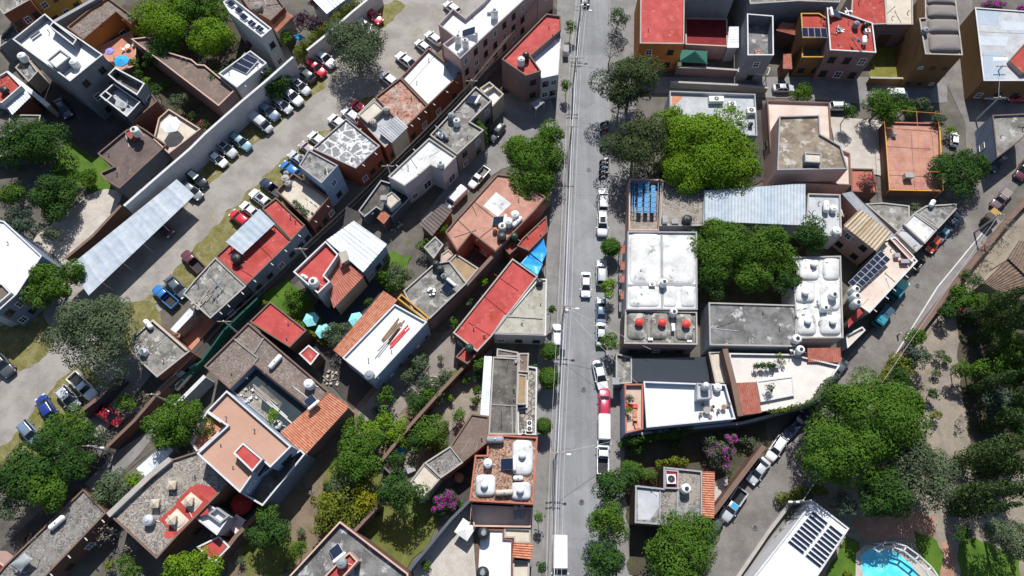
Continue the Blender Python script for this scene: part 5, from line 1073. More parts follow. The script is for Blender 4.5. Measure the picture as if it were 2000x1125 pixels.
def table(px,py,zb,label,r=.55,mat='poly_white',chairs=4,cm='poly_white'):
    a=P(px,py,zb+.7); o=thing('patio_table',label,'table',(a.x,a.y,zb),'patio tables'); m=MB(); m.lathe((a.x,a.y,zb+.68),[(r,0),(r,.05)],18); m.build('tabletop',mat,o)
    for k in range(3): t=k*2.09; m=MB(); m.tube((a.x+.3*r*math.cos(t),a.y+.3*r*math.sin(t),zb+.68),(a.x+.8*r*math.cos(t),a.y+.8*r*math.sin(t),zb),.03,.025,6); m.build('leg',mat,o)
    for k in range(chairs):
        t=2*math.pi*k/chairs+.5; c=Vector((a.x+(r+.45)*math.cos(t),a.y+(r+.45)*math.sin(t),zb)); ch=thing('patio_chair',f'{["first","second","third","fourth"][k]} chair at the {label}','chair',c,'chairs at patio tables',t)
        m=MB(); m.box((0,0,.44),.46,.46,.05); m.build('seat',cm,ch,world=False); m=MB(); m.box((.22,0,.7),.05,.44,.46); m.build('backrest',cm,ch,world=False)
        for sx in(-.19,.19):
            for sy in(-.19,.19): m=MB(); m.tube((sx,sy,0),(sx,sy,.42),.02,.02,5); m.build('leg',cm,ch,world=False)
table(249,90,2.7,'white table by the blue parasol',.5,chairs=2)
table(1381,801,5.3,'round table on the blue parapet terrace',.55,'woodgrey',4,'wood')
table(1414,795,5.3,'small table at the right rim of the terrace',.4,'wood',2,'wood')
table(238,203,6.5,'small table on the partitioned terrace',.4,'poly_grey',2,'poly_grey')
table(112,129,10.0,'low table on the grey block roof',.35,'poly_white',2)
def lounger(px,py,dx,dy,zb,mat,label):
    a=P(px,py,zb+.3); d=P(px+dx,py+dy,zb+.3)-a; o=thing('sun_lounger',label,'sun lounger',(a.x,a.y,zb),'sun loungers',math.atan2(d.y,d.x))
    m=MB(); m.box((.25,0,.32),1.3,.6,.07); m.build('seat',mat,o,world=False); m=MB(); m.box((-.62,0,.5),.75,.6,.07,(-1,0,.7),(.7,0,1)); m.build('backrest',mat,o,world=False)
    for sx in(-.35,.75):
        for y in(-.25,.25): m=MB(); m.tube((sx,y,0),(sx,y,.3),.025,.025,6); m.build('leg',mat,o,world=False)
lounger(1007,1001,0,9,2.1,'poly_grey','left grey lounger on the shaded sun terrace')
lounger(1020,1000,0,9,2.1,'poly_grey','right grey lounger on the shaded sun terrace')
lounger(1240,811,0,-9,4.6,'poly_terra','dark red lounger on the peach terrace')
lounger(1242,826,-2,-9,4.6,'poly_terra','lower dark red lounger on the peach terrace')
lounger(1234,793,5,0,4.6,'cred','small pink red lounger on the peach terrace')
# rooftop odds and ends built as small recognisable things
def crate(px,py,zb,w_,d_,h_,mat,label,name='storage_box',cat='box',rz=0,lid=True):
    a=P(px,py,zb+h_/2); o=thing(name,label,cat,(a.x,a.y,zb),None,rz); m=MB(); m.box((0,0,h_/2),w_,d_,h_); m.build('box_body',mat,o,world=False)
    if lid: m=MB(); m.box((0,0,h_+.03),w_+.08,d_+.08,.06); m.build('lid','w_copgrey',o,world=False)
crate(1105,100,0,1.0,1.6,1.6,'poly_white','white cabinet on the pavement by the red wedge house')
crate(1512,716,4.3,1.4,.5,.6,'w_copgrey','low grey planter box on the white terrace')
crate(1773,345,2.0,1.4,.9,1.1,'steel','steel barbecue with a hood on the salmon terrace','barbecue','barbecue')
crate(1746,262,2.0,.7,.6,.9,'poly_white','white appliance near the top of the salmon terrace')
crate(1765,512,5.1,1.3,.6,.8,'w_salmon','brick coloured vent box on the cream roof')
crate(1750,500,5.1,.8,.6,.8,'w_copwhite','white vent box beside the solar array')
crate(750,388,4.5,1,.8,.7,'w_cream','cream crate on the beige box roof')
crate(1298,430,4.6,.8,1.2,1.0,'poly_white','white cabinet at the end of the orange wall')
crate(1318,434,4.6,1.1,.7,.5,'poly_white','white tub with a red bucket on the pebble terrace')
crate(1202,745,2.9,1,1,.5,'w_copgrey','round cornered stone seat in the entrance terrace')
def lumber(px,py,dx,dy,zb,label,n=5,L_=4,mat='wood'):
    a=P(px,py,zb); d=(P(px+dx,py+dy,zb)-a).normalized(); s=Vector((-d.y,d.x,0)); o=thing('timber_stack',label,'timber',(a.x,a.y,zb),None); 
    for k in range(n):
        c=a+s*(k*.24-n*.12)+d*random.uniform(-.5,.5); m=MB(); m.box(c+Vector((0,0,.08+.05*(k%2))),L_*random.uniform(.7,1.1),.18,.12,d+s*random.uniform(-.06,.06)); m.build('plank',mat,o)
lumber(766,648,6,-7,5.9,'stack of brown planks on the large white roof',6,4.5)
lumber(778,658,6,-7,5.9,'red painted boards at the edge of the large white roof',3,5,'cred')
lumber(757,666,6,-7,5.9,'white boards leaning on the large white roof',3,5.5,'w_copwhite')
lumber(515,772,8,7,4.1,'planks lying along the dark courtyard pool',4,5,'woodgrey')
lumber(545,800,8,7,4.1,'long white curtain rail poles in the dark courtyard',2,5,'w_copwhite')
lumber(402,580,5,-6,4.6,'ladder like slats on the patchy grey roof',5,1.8,'woodgrey')
# tarps and tents
def tarp(corners,hs,mat,label,sag=.35,name='tarpaulin',cat='tarpaulin',peak=None):
    q=[P(x,y,z) for (x,y),z in zip(corners,hs)]; c=sum(q,Vector())/4; o=thing(name,label,cat,(c.x,c.y,0)); N=14; m=MB()
    for j in range(N+1):
        for i in range(N+1):
            u,v=i/N,j/N; p=(q[0]*(1-u)+q[1]*u)*(1-v)+(q[3]*(1-u)+q[2]*u)*v; s=(16*u*(1-u)*v*(1-v)); z=p.z-sag*s+.05*math.sin(9*u+4*v)*math.sin(7*v+2)
            if peak: z=p.z+peak*max(0,1-max(abs(2*u-1),abs(2*v-1)))
            m.v.append((p.x,p.y,z))
    for j in range(N):
        for i in range(N): k=j*(N+1)+i; m.f.append((k,k+1,k+N+2,k+N+1))
    t=m.build('sheet',mat,o,not peak)
    if t.data.polygons[0].normal.z<0: t.data.flip_normals()
    md=t.modifiers.new('solid','SOLIDIFY'); md.thickness=.03
    for p in q: m=MB(); m.tube((p.x,p.y,0),(p.x,p.y,p.z),.04,.04,6); m.build('pole','zinc',o)
tarp([(1061,464),(1068,492),(1059,513),(1035,494)],[4.3,3.8,3.6,4.2],'bluetarp','bright blue tarpaulin piece against the peeling red roof')
tarp([(1033,496),(1060,516),(1050,538),(1017,514)],[4,3.6,3.7,4.1],'bluetarp','lower bright blue tarpaulin piece by the long red roof')
tarp([(1324,121),(1381,124),(1381,100),(1330,97)],[3.0,3.0,3.0,3.0],'greencloth','dark green peaked tent roof in the shaded forecourt',0,'gazebo','gazebo',1.5)
tarp([(1036,202),(1052,191),(1063,200),(1047,213)],[3.1,3.4,3.3,3.0],'poly_grey','grey awning square below the red wedge house',.1,'awning','awning')
tarp([(442,1026),(462,1004),(480,1016),(462,1046)],[2.4,2.4,2.4,2.4],'pinkcloth','pale pink canopy in the court behind the brown wall',.1,'awning','awning')
tarp([(867,128),(879,112),(898,138),(884,150)],[5.9,6.2,6.1,5.8],'poly_grey','grey sagging canopy on the dazzling white roof',.25,'awning','awning')
tarp([(19,1103),(48,1080),(65,1092),(40,1118)],[6.2,6.3,6.2,6.1],'metalpale','pale blue sheet shelter on the long grey gravel roof',-.4,'shelter','shelter')
tarp([(572,70),(584,66),(602,78),(588,84)],[1.6,1.8,1.7,1.5],'bluecloth','blue hammock cloth under the ivy wall',.4,'hammock','hammock')
# pergola bars
def bars(label,segs,z,mat,r=.05,name='pergola',cat='pergola',zb=0,slat=None,sm=None):
    pts=[(P(*a,z),P(*b,z)) for a,b in segs]; c=sum((p+q for p,q in pts),Vector())/(2*len(pts)); o=thing(name,label,cat,(c.x,c.y,zb))
    for p,q in pts: m=MB(); m.box((p+q)/2,(q-p).length,r*2,r*2,q-p); m.build('beam',mat,o)
    for p,q in (pts[0],pts[-1]):
        for e in(p,q): m=MB(); m.tube((e.x,e.y,zb),(e.x,e.y,z),r,r,6); m.build('post',mat,o)
    for a,b,w_ in slat or []: p,q=P(*a,z+.08),P(*b,z+.08); m=MB(); m.box((p+q)/2,(q-p).length,w_,.05,q-p); m.build('slat',sm or mat,o)
bars('orange and yellow pergola frame over the salmon terrace',[((1727,232),(1737,372)),((1762,216),(1840,222)),((1790,217),(1800,368)),((1731,250),(1832,256)),((1733,306),(1834,310)),((1735,332),(1836,336)),((1833,238),(1842,372))],4.6,'orangebar',.03,zb=2)
bars('blue painted slat pergola over the open court',[((1236,352),(1234,414)),((1286,353),(1284,416))],4.0,'bluelat',.05,slat=[((1251,354),(1249,416),.75),((1264,355),(1262,416),.75),((1276,362),(1275,416),.7),((1240,352),(1239,414),.12),((1234,365),(1284,366),.05),((1234,375),(1284,376),.05),((1234,385),(1284,386),.05),((1234,395),(1284,396),.05),((1234,405),(1284,406),.05),((1234,413),(1284,414),.08)])
for k,y in enumerate((487,519,544,576)): shed(['highest','second','third','lowest'][k]+' little red tiled ledge on the street wall of the vault house',[(1213,y-8),(1222,y-8),(1222,y+8),(1212,y+8)],3,2.8,'tilered',None,.3,.05,'tile_ledge','awning',posts=2,group='red tiled ledges')
# ---------------------------------------------------------------- poles, lamps, cables
def pole(px,py,h,label,arms=1,transformer=False,lamp=None,group='utility poles'):
    b=P(px,py,0); o=thing('utility_pole',label,'utility pole',b,group); m=MB(); m.tube(b,b+Vector((0,0,h)),.17,.11,10); m.build('shaft','concpole',o)
    for k in range(arms):
        z=h-.35-k*.9; m=MB(); m.box(b+Vector((0,0,z)),2.2,.1,.12); a=m.build('crossarm','woodgrey',o)
        for x in(-1,-.4,.4,1): m=MB(); m.lathe(b+Vector((x,0,z+.07)),[(.05,0),(.07,.08),(.03,.18)],8); m.build('insulator','poly_terra',a)
    if transformer: m=MB(); m.lathe(b+Vector((.45,0,h-3)),[(.3,0),(.32,.1),(.32,.95),(.2,1.05)],14); m.build('transformer','zinc',o); 
    if lamp: 
        q=b+Vector((lamp,-.1,h-1.2)); m=MB(); m.tube(b+Vector((0,0,h-1.6)),q,.04,.03,6); m.build('lamp_arm','zinc',o); m=MB(); m.box(q+Vector((.2 if lamp>0 else -.2,0,0)),.6,.25,.14); m.build('lamp_head','lamp',o)
    return b
PB=[]
for (x,y,lab,ar,tr,lp) in [(1127,75,'concrete utility pole at the top of the street near the red wedge house',2,False,1.6),(1118,172,'concrete utility pole by the pavement shrub',2,False,None),(1110,300,'concrete utility pole beside the big tree by the street',1,False,None),(1096,632,'concrete utility pole with a transformer by the cream concrete roof',2,True,1.8),(1082,900,'concrete utility pole by the domed brick roof',2,False,1.5),(1074,1180,'concrete utility pole below the bottom edge',1,False,None),(1148,-90,'concrete utility pole beyond the top edge',1,False,None)]:
    if y<-50 or y>1125: b=P(x,y,0); PB.append(b); continue
    PB.append(pole(x,y,8.6,lab,ar,tr,lp))
PB=[PB[-1]]+PB[:-1]
def cable(p,q,sag,label,r=.022,group='overhead cables'):
    m=MB(); N=8
    for k in range(N):
        u,v=k/N,(k+1)/N; f=lambda t:p*(1-t)+q*t-Vector((0,0,4*sag*t*(1-t))); m.tube(f(u),f(v),r,r,4)
    o=m.build('overhead_cable','black' if 'alley' in group else 'cable'); tag(o,label,'cable',group); return o
for k,x in enumerate((-1,-.4,.4,1)):
    for i in range(len(PB)-1): cable(PB[i]+Vector((x,0,8.45)),PB[i+1]+Vector((x,0,8.45)),.5,'thin grey power cable running along the left side of the street')
for i in range(len(PB)-1):
    for x,z in((.12,6.8),(.2,6.2)): cable(PB[i]+Vector((x,0,z)),PB[i+1]+Vector((x,0,z)),.6,'thin grey power cable running along the left side of the street',.035)
for k,(a,b,za,zb) in enumerate([((1127,75),(1205,110),8,5),((1096,632),(1260,700),8,5),((1096,632),(1240,770),7.6,5),((1118,172),(1070,120),8,7),((1082,900),(1190,870),8,4)]):
    cable(P(*a)+Vector((0,0,za)),P(*b)+Vector((0,0,zb)),.3,['slack cable crossing the street near the top','slack cable crossing to the dark shade canopy','second slack cable crossing to the white terrace','short cable from a pole to the red wedge house','slack cable crossing near the box van'][k])
AL=[(1050,45),(925,205),(770,365),(610,520),(470,655),(340,790),(225,885)]
for i,(x,y) in enumerate(AL): AL[i]=pole(x,y,7.2,['at the head of the alley behind the red wedge house','in the alley beside the concrete solar roof','in the alley beside the dark courtyard house','in the alley beside the curly white parapet','in the alley next to the large gravel roof','in the alley by the silver car','at the low end of the alley with a lamp'][i].join(['slim concrete pole ','']),1,False,1.2 if i in(6,0) else None,'alley poles')
for i in range(6):
    for x,z in((-.8,6.8),(-.2,6.7),(.5,6.75),(.1,5.6)): cable(AL[i]+Vector((x*.7,x*.7,z)),AL[i+1]+Vector((x*.7,x*.7,z)),.35,'black cable strung along the dark alley',.018,'alley cables')
RB=[(1905,235,'slim pole at the road junction by the metal roof'),(1912,176,'slim pole at the corner below the pale metal roof'),(1902,455,'pole beside the outer mauve wall near the yellow truck'),(1533,985,'leaning timber pole by the low garden wall with a lamp'),(1547,985,'lamp pole behind the leaning timber pole'),(1752,655,'short post on the diagonal road below the teal truck')]
for i,(x,y,l) in enumerate(RB): RB[i]=pole(x,y,7.0 if i<5 else 1.2,l,1 if i in(0,1,2) else 0,False,-1.2 if i in(3,4) else None,'poles along the diagonal road')
cable(RB[0]+Vector((0,0,6.6)),RB[1]+Vector((0,0,6.6)),.3,'cable between the two poles at the road junction'); cable(RB[2]+Vector((0,0,6.6)),RB[3]+Vector((0,0,6.8)),.8,'long cable along the outer mauve wall')

arc=[(1706,1071),(1722,1061),(1745,1059),(1770,1067),(1795,1085),(1820,1108),(1836,1132)]; ar2=[(1716,1078),(1727,1070),(1744,1068),(1765,1076),(1787,1093),(1808,1114),(1822,1136)]
bars('curved white pergola ring over the pool edge',[(arc[i],arc[i+1]) for i in range(6)]+[(ar2[i],ar2[i+1]) for i in range(6)]+[(arc[i],ar2[i]) for i in range(7)],2.5,'w_copwhite',.09)
def manhole(px,py,label):
    a=P(px,py,.15); o=thing('manhole_cover',label,'manhole cover',(a.x,a.y,.15),'manhole covers'); m=MB(); m.lathe((a.x,a.y,.14),[(.42,0),(.42,.022),(.36,.024)],18); m.build('rim','poly_grey',o); m=MB(); m.lathe((a.x,a.y,.145),[(.35,0),(.35,.022)],16); m.build('cover','framedark',o)
manhole(1150,330,'manhole cover in the street level with the motorcycle cluster'); manhole(1140,760,'manhole cover in the street left of the askew white saloon'); manhole(1136,980,'manhole cover in the street by the dense street trees'); manhole(1475,1030,'manhole cover in the diagonal road near the silver pickup'); manhole(1792,557,'manhole cover in the diagonal road beside the mint truck')

bars('white framed glazed porch over the cross street pavement',[((1441,140),(1499,146)),((1445,128),(1504,133)),((1441,140),(1445,128)),((1472,143),(1476,131)),((1499,146),(1504,133))],2.6,'w_copwhite',.07)
bars('yellow side rails of the salmon terrace',[((1728,238),(1737,371)),((1835,242),(1838,300)),((1738,371),(1838,373))],2.7,'yellowbar',.06,'railing','railing',2.0)

def debris(px,py,zb,r,label,mats=('woodgrey','w_coping')):
    a=P(px,py,zb); o=thing('debris_heap',label,'debris',(a.x,a.y,zb),'heaps of rooftop and yard clutter'); rr=random.Random(px*7+py)
    m=MB(); m2=MB()
    for k in range(int(9+r*7)):
        t=rr.uniform(0,6.28); d=r*math.sqrt(rr.random()); c=a+Vector((d*math.cos(t),d*math.sin(t),.1+rr.random()*.18)); ax=(math.cos(t*3),math.sin(t*3),rr.uniform(-.2,.2))
        if k%3==0: m2.box(c,rr.uniform(.7,1.5),.12,.06,ax)
        else: m.box(c,rr.uniform(.18,.5),rr.uniform(.15,.4),rr.uniform(.12,.36),ax)
    rb=m.build('rubble',mats[1],o); rb['kind']='stuff'; m2.build('boards',mats[0],o)
for a in [(700,262,4.9,.9,'jumble of boxes at the lower end of the cream concrete roof'),(600,352,5,.7,'dark clutter along the foot of the mottled tower'),(905,518,.1,1.2,'pale rubble in the nook below the salmon roof',('woodgrey','w_copwhite')),(648,742,.1,1.6,'pale rocks in the shaded grey court',('woodgrey','w_cream')),(772,440,.1,1.2,'broken masonry by the dark courtyard wall',('wood','w_coping')),(386,596,4.5,.8,'boards and bits on the patchy grey roof'),(660,690+10,.1,.8,'stacked junk beside the small square red roof'),(870,566,4.9,.7,'clutter around the heater of the patchy grey roof'),(843,572,4.9,.7,'dark junk in the middle of the patchy grey roof',('framedark','zinc')),(488,775,4.1,1.3,'white garden stones in the teal court',('woodgrey','w_copwhite')),(760,880,.1,1.4,'heap of pale sticks by the garden sheds',('w_cream','w_coping')),(850,745,.1,1.2,'bamboo stakes and rubble in the weeds',('w_cream','w_coping')),(1640,60,7.6,.6,'small junk beside the water heater of the weathered red roof',('zinc','poly_grey')),(1655,25,7,.8,'stacked metal bits on the red strip roof',('zinc','w_copwhite')),(1620,610,5.3,.6,'pipes and fittings between the domed bays',('zinc','poly_grey')),(1600,595,5.3,.6,'dark fittings in the middle of the domed block',('framedark','poly_grey')),(1550,685,5,.7,'dark fittings beside the cisterns of the plain grey roof',('framedark','zinc')),(1012,705,5,.5,'loose slabs on the grey brown flat roof'),(175,800,.1,1.2,'junk along the dark walled yard',('woodgrey','w_dgrey')),(355,650,.1,1.0,'pots and boxes in the small terracotta yard',('wood','poly_terra')),(60,1060,.1,1.4,'scrap timber by the left edge wall',('woodgrey','w_brown')),(425,1040,.1,.8,'boxes in the pinkish table court',('wood','w_cream')),(1480,105,5.3,.6,'plants and pots on the roofless rooms floor',('woodgrey','poly_terra')),(1350,640,4.9,.4,'bits beside the right red cupola'),(1640,420,4.8,.5,'pots by the gas tank roof edge',('zinc','w_coping'))]: debris(*a)
def laundry(px,py,qx,qy,z,zb,label):
    a,b=P(px,py,z),P(qx,qy,z); o=thing('washing_line',label,'washing line',((a.x+b.x)/2,(a.y+b.y)/2,zb),'rooftop washing lines'); m=MB(); m.tube(a,b,.012,.012,4); m.build('line','cable',o)
    for e in(a,b): m=MB(); m.tube((e.x,e.y,zb),(e.x,e.y,z+.05),.03,.03,6); m.build('post','zinc',o)
    d=(b-a).normalized(); n_=int((b-a).length/.75); cs=['whitecloth','bluecloth','pinkcloth','redcloth','poly_grey']
    for k in range(n_): c=a.lerp(b,(k+.5)/n_); h=.5+.3*((k*7)%3)/2; m=MB(); m.box(c-Vector((0,0,h/2)),.55,.05,h,d+Vector((0,0,.03*(k%2)))); m.build('garment',cs[k%5],o)
laundry(595,385,618,402,6.7,4.9,'washing line across the cream roof terrace'); laundry(1555,640-34,1580,600,7,5.3,'washing line on the domed block'); laundry(1690,85,1668,70,9.4,7.7,'washing line on the weathered red roof'); laundry(432,548,410,572,6.1,4.6,'washing line on the patchy grey roof'); laundry(850,200+45,870,262,7.5,5.9,'washing line on the concrete roof beside the court')
# ---------------------------------------------------------------- vegetation
LASTR=[np.zeros(0)]
def leafmesh(name,C,N,S,mat,parent,asp=.62):
    """many small leaf quads: centres C, normals N, sizes S (numpy)"""
    n=len(C); R=RNG.normal(size=(n,3)); T=np.cross(N,R); T/=np.linalg.norm(T,axis=1,keepdims=True)+1e-9; B_=np.cross(N,T)
    S=S[:,None]; v=np.empty((n,4,3)); v[:,0]=C-T*S*.5; v[:,1]=C+B_*S*asp*.5; v[:,2]=C+T*S*.5+N*S*.12; v[:,3]=C-B_*S*asp*.5
    o0=wloc(parent); v-=np.array(o0); me=bpy.data.meshes.new(name); me.vertices.add(4*n); me.vertices.foreach_set('co',v.reshape(-1).astype(np.float32))
    me.loops.add(4*n); me.loops.foreach_set('vertex_index',np.arange(4*n,dtype=np.int32)); me.polygons.add(n); me.polygons.foreach_set('loop_start',np.arange(0,4*n,4,dtype=np.int32)); me.update(calc_edges=True)
    at=me.attributes.new('rnd','FLOAT','POINT'); rv=.5*RNG.random(n)+.5*LASTR[0] if len(LASTR[0])==n else RNG.random(n); at.data.foreach_set('value',np.repeat(rv,4).astype(np.float32))
    me.materials.append(M[mat]); return link(bpy.data.objects.new(name,me),parent)
def leaves_on_lobes(lobes,dens,size,up=.25,flat_=.35):
    Cs=[];Ns=[];Rs=[]
    for c,r in lobes:
        area=4*math.pi*r[0]*r[2]; n=max(12,int(area*dens)); d=RNG.normal(size=(n,3)); d/=np.linalg.norm(d,axis=1,keepdims=True)
        d=d[d[:,2]>-.55]; k=(.72+.34*RNG.random((len(d),1))); Cs.append(c+d*r*k); nn=d*np.array([1,1,1.1])+RNG.normal(size=d.shape)*.34+np.array([0,0,up]); Ns.append(nn); Rs.append(np.full(len(d),RNG.random()))
    LASTR[0]=np.concatenate(Rs)
    C=np.concatenate(Cs); N=np.concatenate(Ns); N/=np.linalg.norm(N,axis=1,keepdims=True); return C,N,size*(.6+.8*RNG.random(len(C)))
def crown_lobes(c,R,RV,nl,rl,flatbias=.0):
    out=[]; f1,f2,f3=RNG.random(3)*6.28
    for i in range(nl):
        while 1:
            d=RNG.normal(size=3); d/=np.linalg.norm(d)
            if d[2]>-.5: break
        a_=math.atan2(d[1],d[0]); k=(.35+.42*RNG.random()**.6)*(1+.13*math.sin(2*a_+f1)+.15*math.sin(3*a_+f2)+.13*math.sin(5*a_+f3)); q=rl*(.5+1.0*RNG.random()); out.append((np.array(c)+d*np.array([R,R,RV])*k,np.array([q,q,q*.72])))
    return out
def skeleton(b,c,R,r0,mat,parent,nl=5):
    m=MB(); b=Vector(b); c=Vector(c); f=b*.45+c*.55+Vector((random.uniform(-.2,.2),random.uniform(-.2,.2),0)); f.z=b.z+(c.z-b.z)*.55
    m.tube(b,b*.9+f*.1,r0*1.35,r0,9); m.tube(b*.92+f*.08,f,r0,r0*.72,9)
    for k in range(nl):
        t=2*math.pi*k/nl+random.uniform(-.4,.4); e=c+Vector((math.cos(t)*R*.55,math.sin(t)*R*.55,random.uniform(-.1,.3)*R)); mid=f*.5+e*.5+Vector((0,0,.12*R)); m.tube(f,mid,r0*.55,r0*.35,6); m.tube(mid,e,r0*.35,r0*.12,5)
    m.build('trunk',mat,parent)
KIND=dict(bright=('lf_bright',.31,.42,21),mid=('lf_mid',.31,.42,21),dark=('lf_dark',.31,.42,21),olive=('lf_olive',.29,.34,18),casu=('lf_casu',.29,.34,17),yellow=('lf_yellow',.34,.42,13),yg=('lf_yg',.34,.42,13),blue=('lf_blue',.36,.4,12),purple=('lf_purple',.36,.4,12),bare=('lf_bare',.25,.3,2.2))
def tree(px,py,rp,h,kind,label,name='tree',cat='tree',group=None,rv=None,z0=0,lobes=None,bloom=None,dens=1.0):
    if group=='small garden trees': rp*=1.3; h*=1.15
    mt,sz,lr,dn=KIND[kind]; R=rp*MPP(py,h*.7); RV=min((rv or .72)*R,h*.46); c=P(px,py,z0+h-RV*.8); c.z=z0+h-RV
    o=thing(name,label,cat,(c.x,c.y,z0),group); big=min(1.,R/4.5)
    nl=lobes or int(9+R*4.6); rl=max(.35,R*(.36-.07*big)); lb=crown_lobes((c.x,c.y,c.z),R*.98,RV,nl,rl)
    if kind not in('bare',): lb+=[(np.array((c.x,c.y,c.z)),np.array([R*.62,R*.62,RV*.6]))]
    if R<1.2: lb+=[(np.array(c),np.array([R*.6,R*.6,RV*.6]))]
    C,N,S=leaves_on_lobes(lb,dn*dens*(1.0 if R<5 else .85),sz*(.75+.3*big))
    leafmesh('crown',C,N,S,mt,o)
    skeleton((c.x,c.y,z0),c,R,max(.05,R*.055),'bark' if kind not in('bare','olive','casu') else 'barkgrey',o,5 if R>1 else 3)
    if bloom:
        bm,frac,bp=bloom; idx=[i for i in range(len(lb))]; random.shuffle(idx); L2=[(lb[i][0]+np.array([0,0,.12]),lb[i][1]*.8) for i in idx[:max(2,int(len(lb)*frac))]]
        C,N,S=leaves_on_lobes(L2,bp,.24,.6); leafmesh('blossom',C,N,S,bm,o)
    return o
def shrub(px,py,rp,kind,label,h=1.6,**k):
    return tree(px,py,rp,h,kind,label,'shrub','shrub','garden shrubs',rv=.7,**k)
def ball(px,py,rp,h,label,kind='mid'):
    R=rp*MPP(py,h-.8); c=P(px,py,h-R*.7); o=thing('clipped_tree',label,'tree',(c.x,c.y,0),'clipped round street trees'); n=int(4*math.pi*R*R*26); d=RNG.normal(size=(n,3)); d/=np.linalg.norm(d,axis=1,keepdims=True); k=.93+.1*RNG.random((n,1))
    C=np.array(c)+d*np.array([R,R,R*.72])*k; N=d+RNG.normal(size=d.shape)*.35; N/=np.linalg.norm(N,axis=1,keepdims=True); leafmesh('crown',C,N,.24*(.7+.6*RNG.random(n)),'lf_clip' if kind=='mid' else 'lf_mid',o)
    m=MB(); m.lathe((c.x,c.y,c.z),[(.05,-R*.66),(R*.7,-R*.5),(R*.9,-.05),(R*.88,.15),(R*.6,R*.52),(.05,R*.66)],14,False); 
    core=m.build('inner_growth','lf_dark',o); m=MB(); m.tube((c.x,c.y,0),(c.x,c.y,c.z-R*.3),.13,.09,8); m.build('trunk','bark',o); return o
def hedge(line,w_,h,kind,label,z0=0,name='hedge',cat='hedge',bloom=None):
    pts=[P(x,y,z0+h*.8) for x,y in line]; c=sum(pts,Vector())/len(pts); o=thing(name,label,cat,(c.x,c.y,z0)); lb=[]
    for a,b in zip(pts,pts[1:]):
        L_=(b-a).length; n=max(2,int(L_/(w_*.42)))
        for i in range(n):
            q=a.lerp(b,(i+random.random()*.6)/n); r=w_*random.uniform(.36,.56); lb.append((np.array([q.x+random.uniform(-.15,.15)*w_,q.y+random.uniform(-.15,.15)*w_,z0+h-r*.8]),np.array([r,r,r*.9])))
            if h>1.2: lb.append((np.array([q.x,q.y,z0+h*.45]),np.array([r*.9,r*.9,h*.4])))
    mt,sz,_,dn=KIND[kind]; C,N,S=leaves_on_lobes(lb,dn*1.2,sz*.8); leafmesh('foliage',C,N,S,mt,o)
    if bloom: C,N,S=leaves_on_lobes(lb[::3],bloom[1],.22,.6); leafmesh('blossom',C,N,S,bloom[0],o)
    m=MB()
    for a in pts: m.tube((a.x,a.y,z0),(a.x,a.y,z0+h*.6),.05,.03,6)
    m.build('stem','bark',o)
def cypress(bx,by,h,R,label,lean=0):
    b=P(bx,by,0); o=thing('cypress',label,'tree',b,'slender cypresses in the garden'); lb=[]; n=int(h*2.6)
    for i in range(n):
        t=i/n; r=R*(.55+.75*math.sin(math.pi*min(1,t*.85+.18)))*(1-.55*max(0,t-.6)/.4); a=random.random()*6.28; lb.append((np.array([b.x+math.cos(a)*r*.3,b.y+math.sin(a)*r*.3,.6+t*(h-.8)]),np.array([r*.75,r*.75,h/n*1.5])))
    Cs=[];Ns=[]
    for c,r in lb:
        k=int(170*r[0]*r[2]); d=RNG.normal(size=(k,3)); d/=np.linalg.norm(d,axis=1,keepdims=True); Cs.append(c+d*r*(.8+.3*RNG.random((k,1)))); Ns.append(d*np.array([1,1,.3])+RNG.normal(size=d.shape)*.5)
    C=np.concatenate(Cs); N=np.concatenate(Ns); N/=np.linalg.norm(N,axis=1,keepdims=True); leafmesh('crown',C,N,.3*(.6+.8*RNG.random(len(C))),'lf_cyp',o)
    m=MB(); m.tube(b,b+Vector((0,0,h*.8)),.16,.04,7); m.build('trunk','bark',o)
T=tree
T(55,275,66,9,'dark','broad dark tree filling the left edge beside the green lawn')
T(95,380,48,7,'dark','dark bushy tree between the lawn and the pale drive')
T(28,432,36,7,'blue','bluish tree with drooping fronds at the left edge over the white roof')
T(20,375,28,5,'mid','yellow leafed palm like clump at the left edge'); T(100,455,20,4,'olive','dull small tree above the bright white roof')
T(170,345,22,3.5,'mid','loose bushy tree at the lower corner of the green lawn'); T(140,375,20,3.5,'dark','small dark tree between the lawn and stones')
T(93,553,56,8,'mid','rounded green tree overlapping the lower end of the white carport')
T(183,648,86,12,'olive','huge grey green pepper tree in the parking lot',dens=1.15)
T(312,38,62,9.5,'bright','bright green tree near the orange house at the top'); T(405,66,48,9,'bright','bright green tree beside the narrow solar house'); T(360,6,50,9,'mid','green tree cut by the top edge between two bright trees'); T(300,100,26,6,'dark','dark tree in the shadow of the bright green trees')
T(692,88,68,9.5,'olive','wispy olive tree casting a lacy shadow on the lot',dens=.85)
T(535,160,38,5.5,'dark','dark round tree against the long white lot wall')
T(600,42,28,6,'purple','dark purple leaved tree near the top edge'); 
T(262,122,13,3.5,'mid','small round tree beside the blue parasol',group='small courtyard trees'); T(268,142,12,3,'dark','small dark tree below the blue parasol',group='small courtyard trees'); T(283,158,9,3,'bright','little lime green shrub tree by the narrow parapet wing',group='small courtyard trees'); T(346,200,22,4,'olive','loose tree in the shaded garden strip'); T(300,175,16,4,'dark','dark tree beside the brick brown volume')
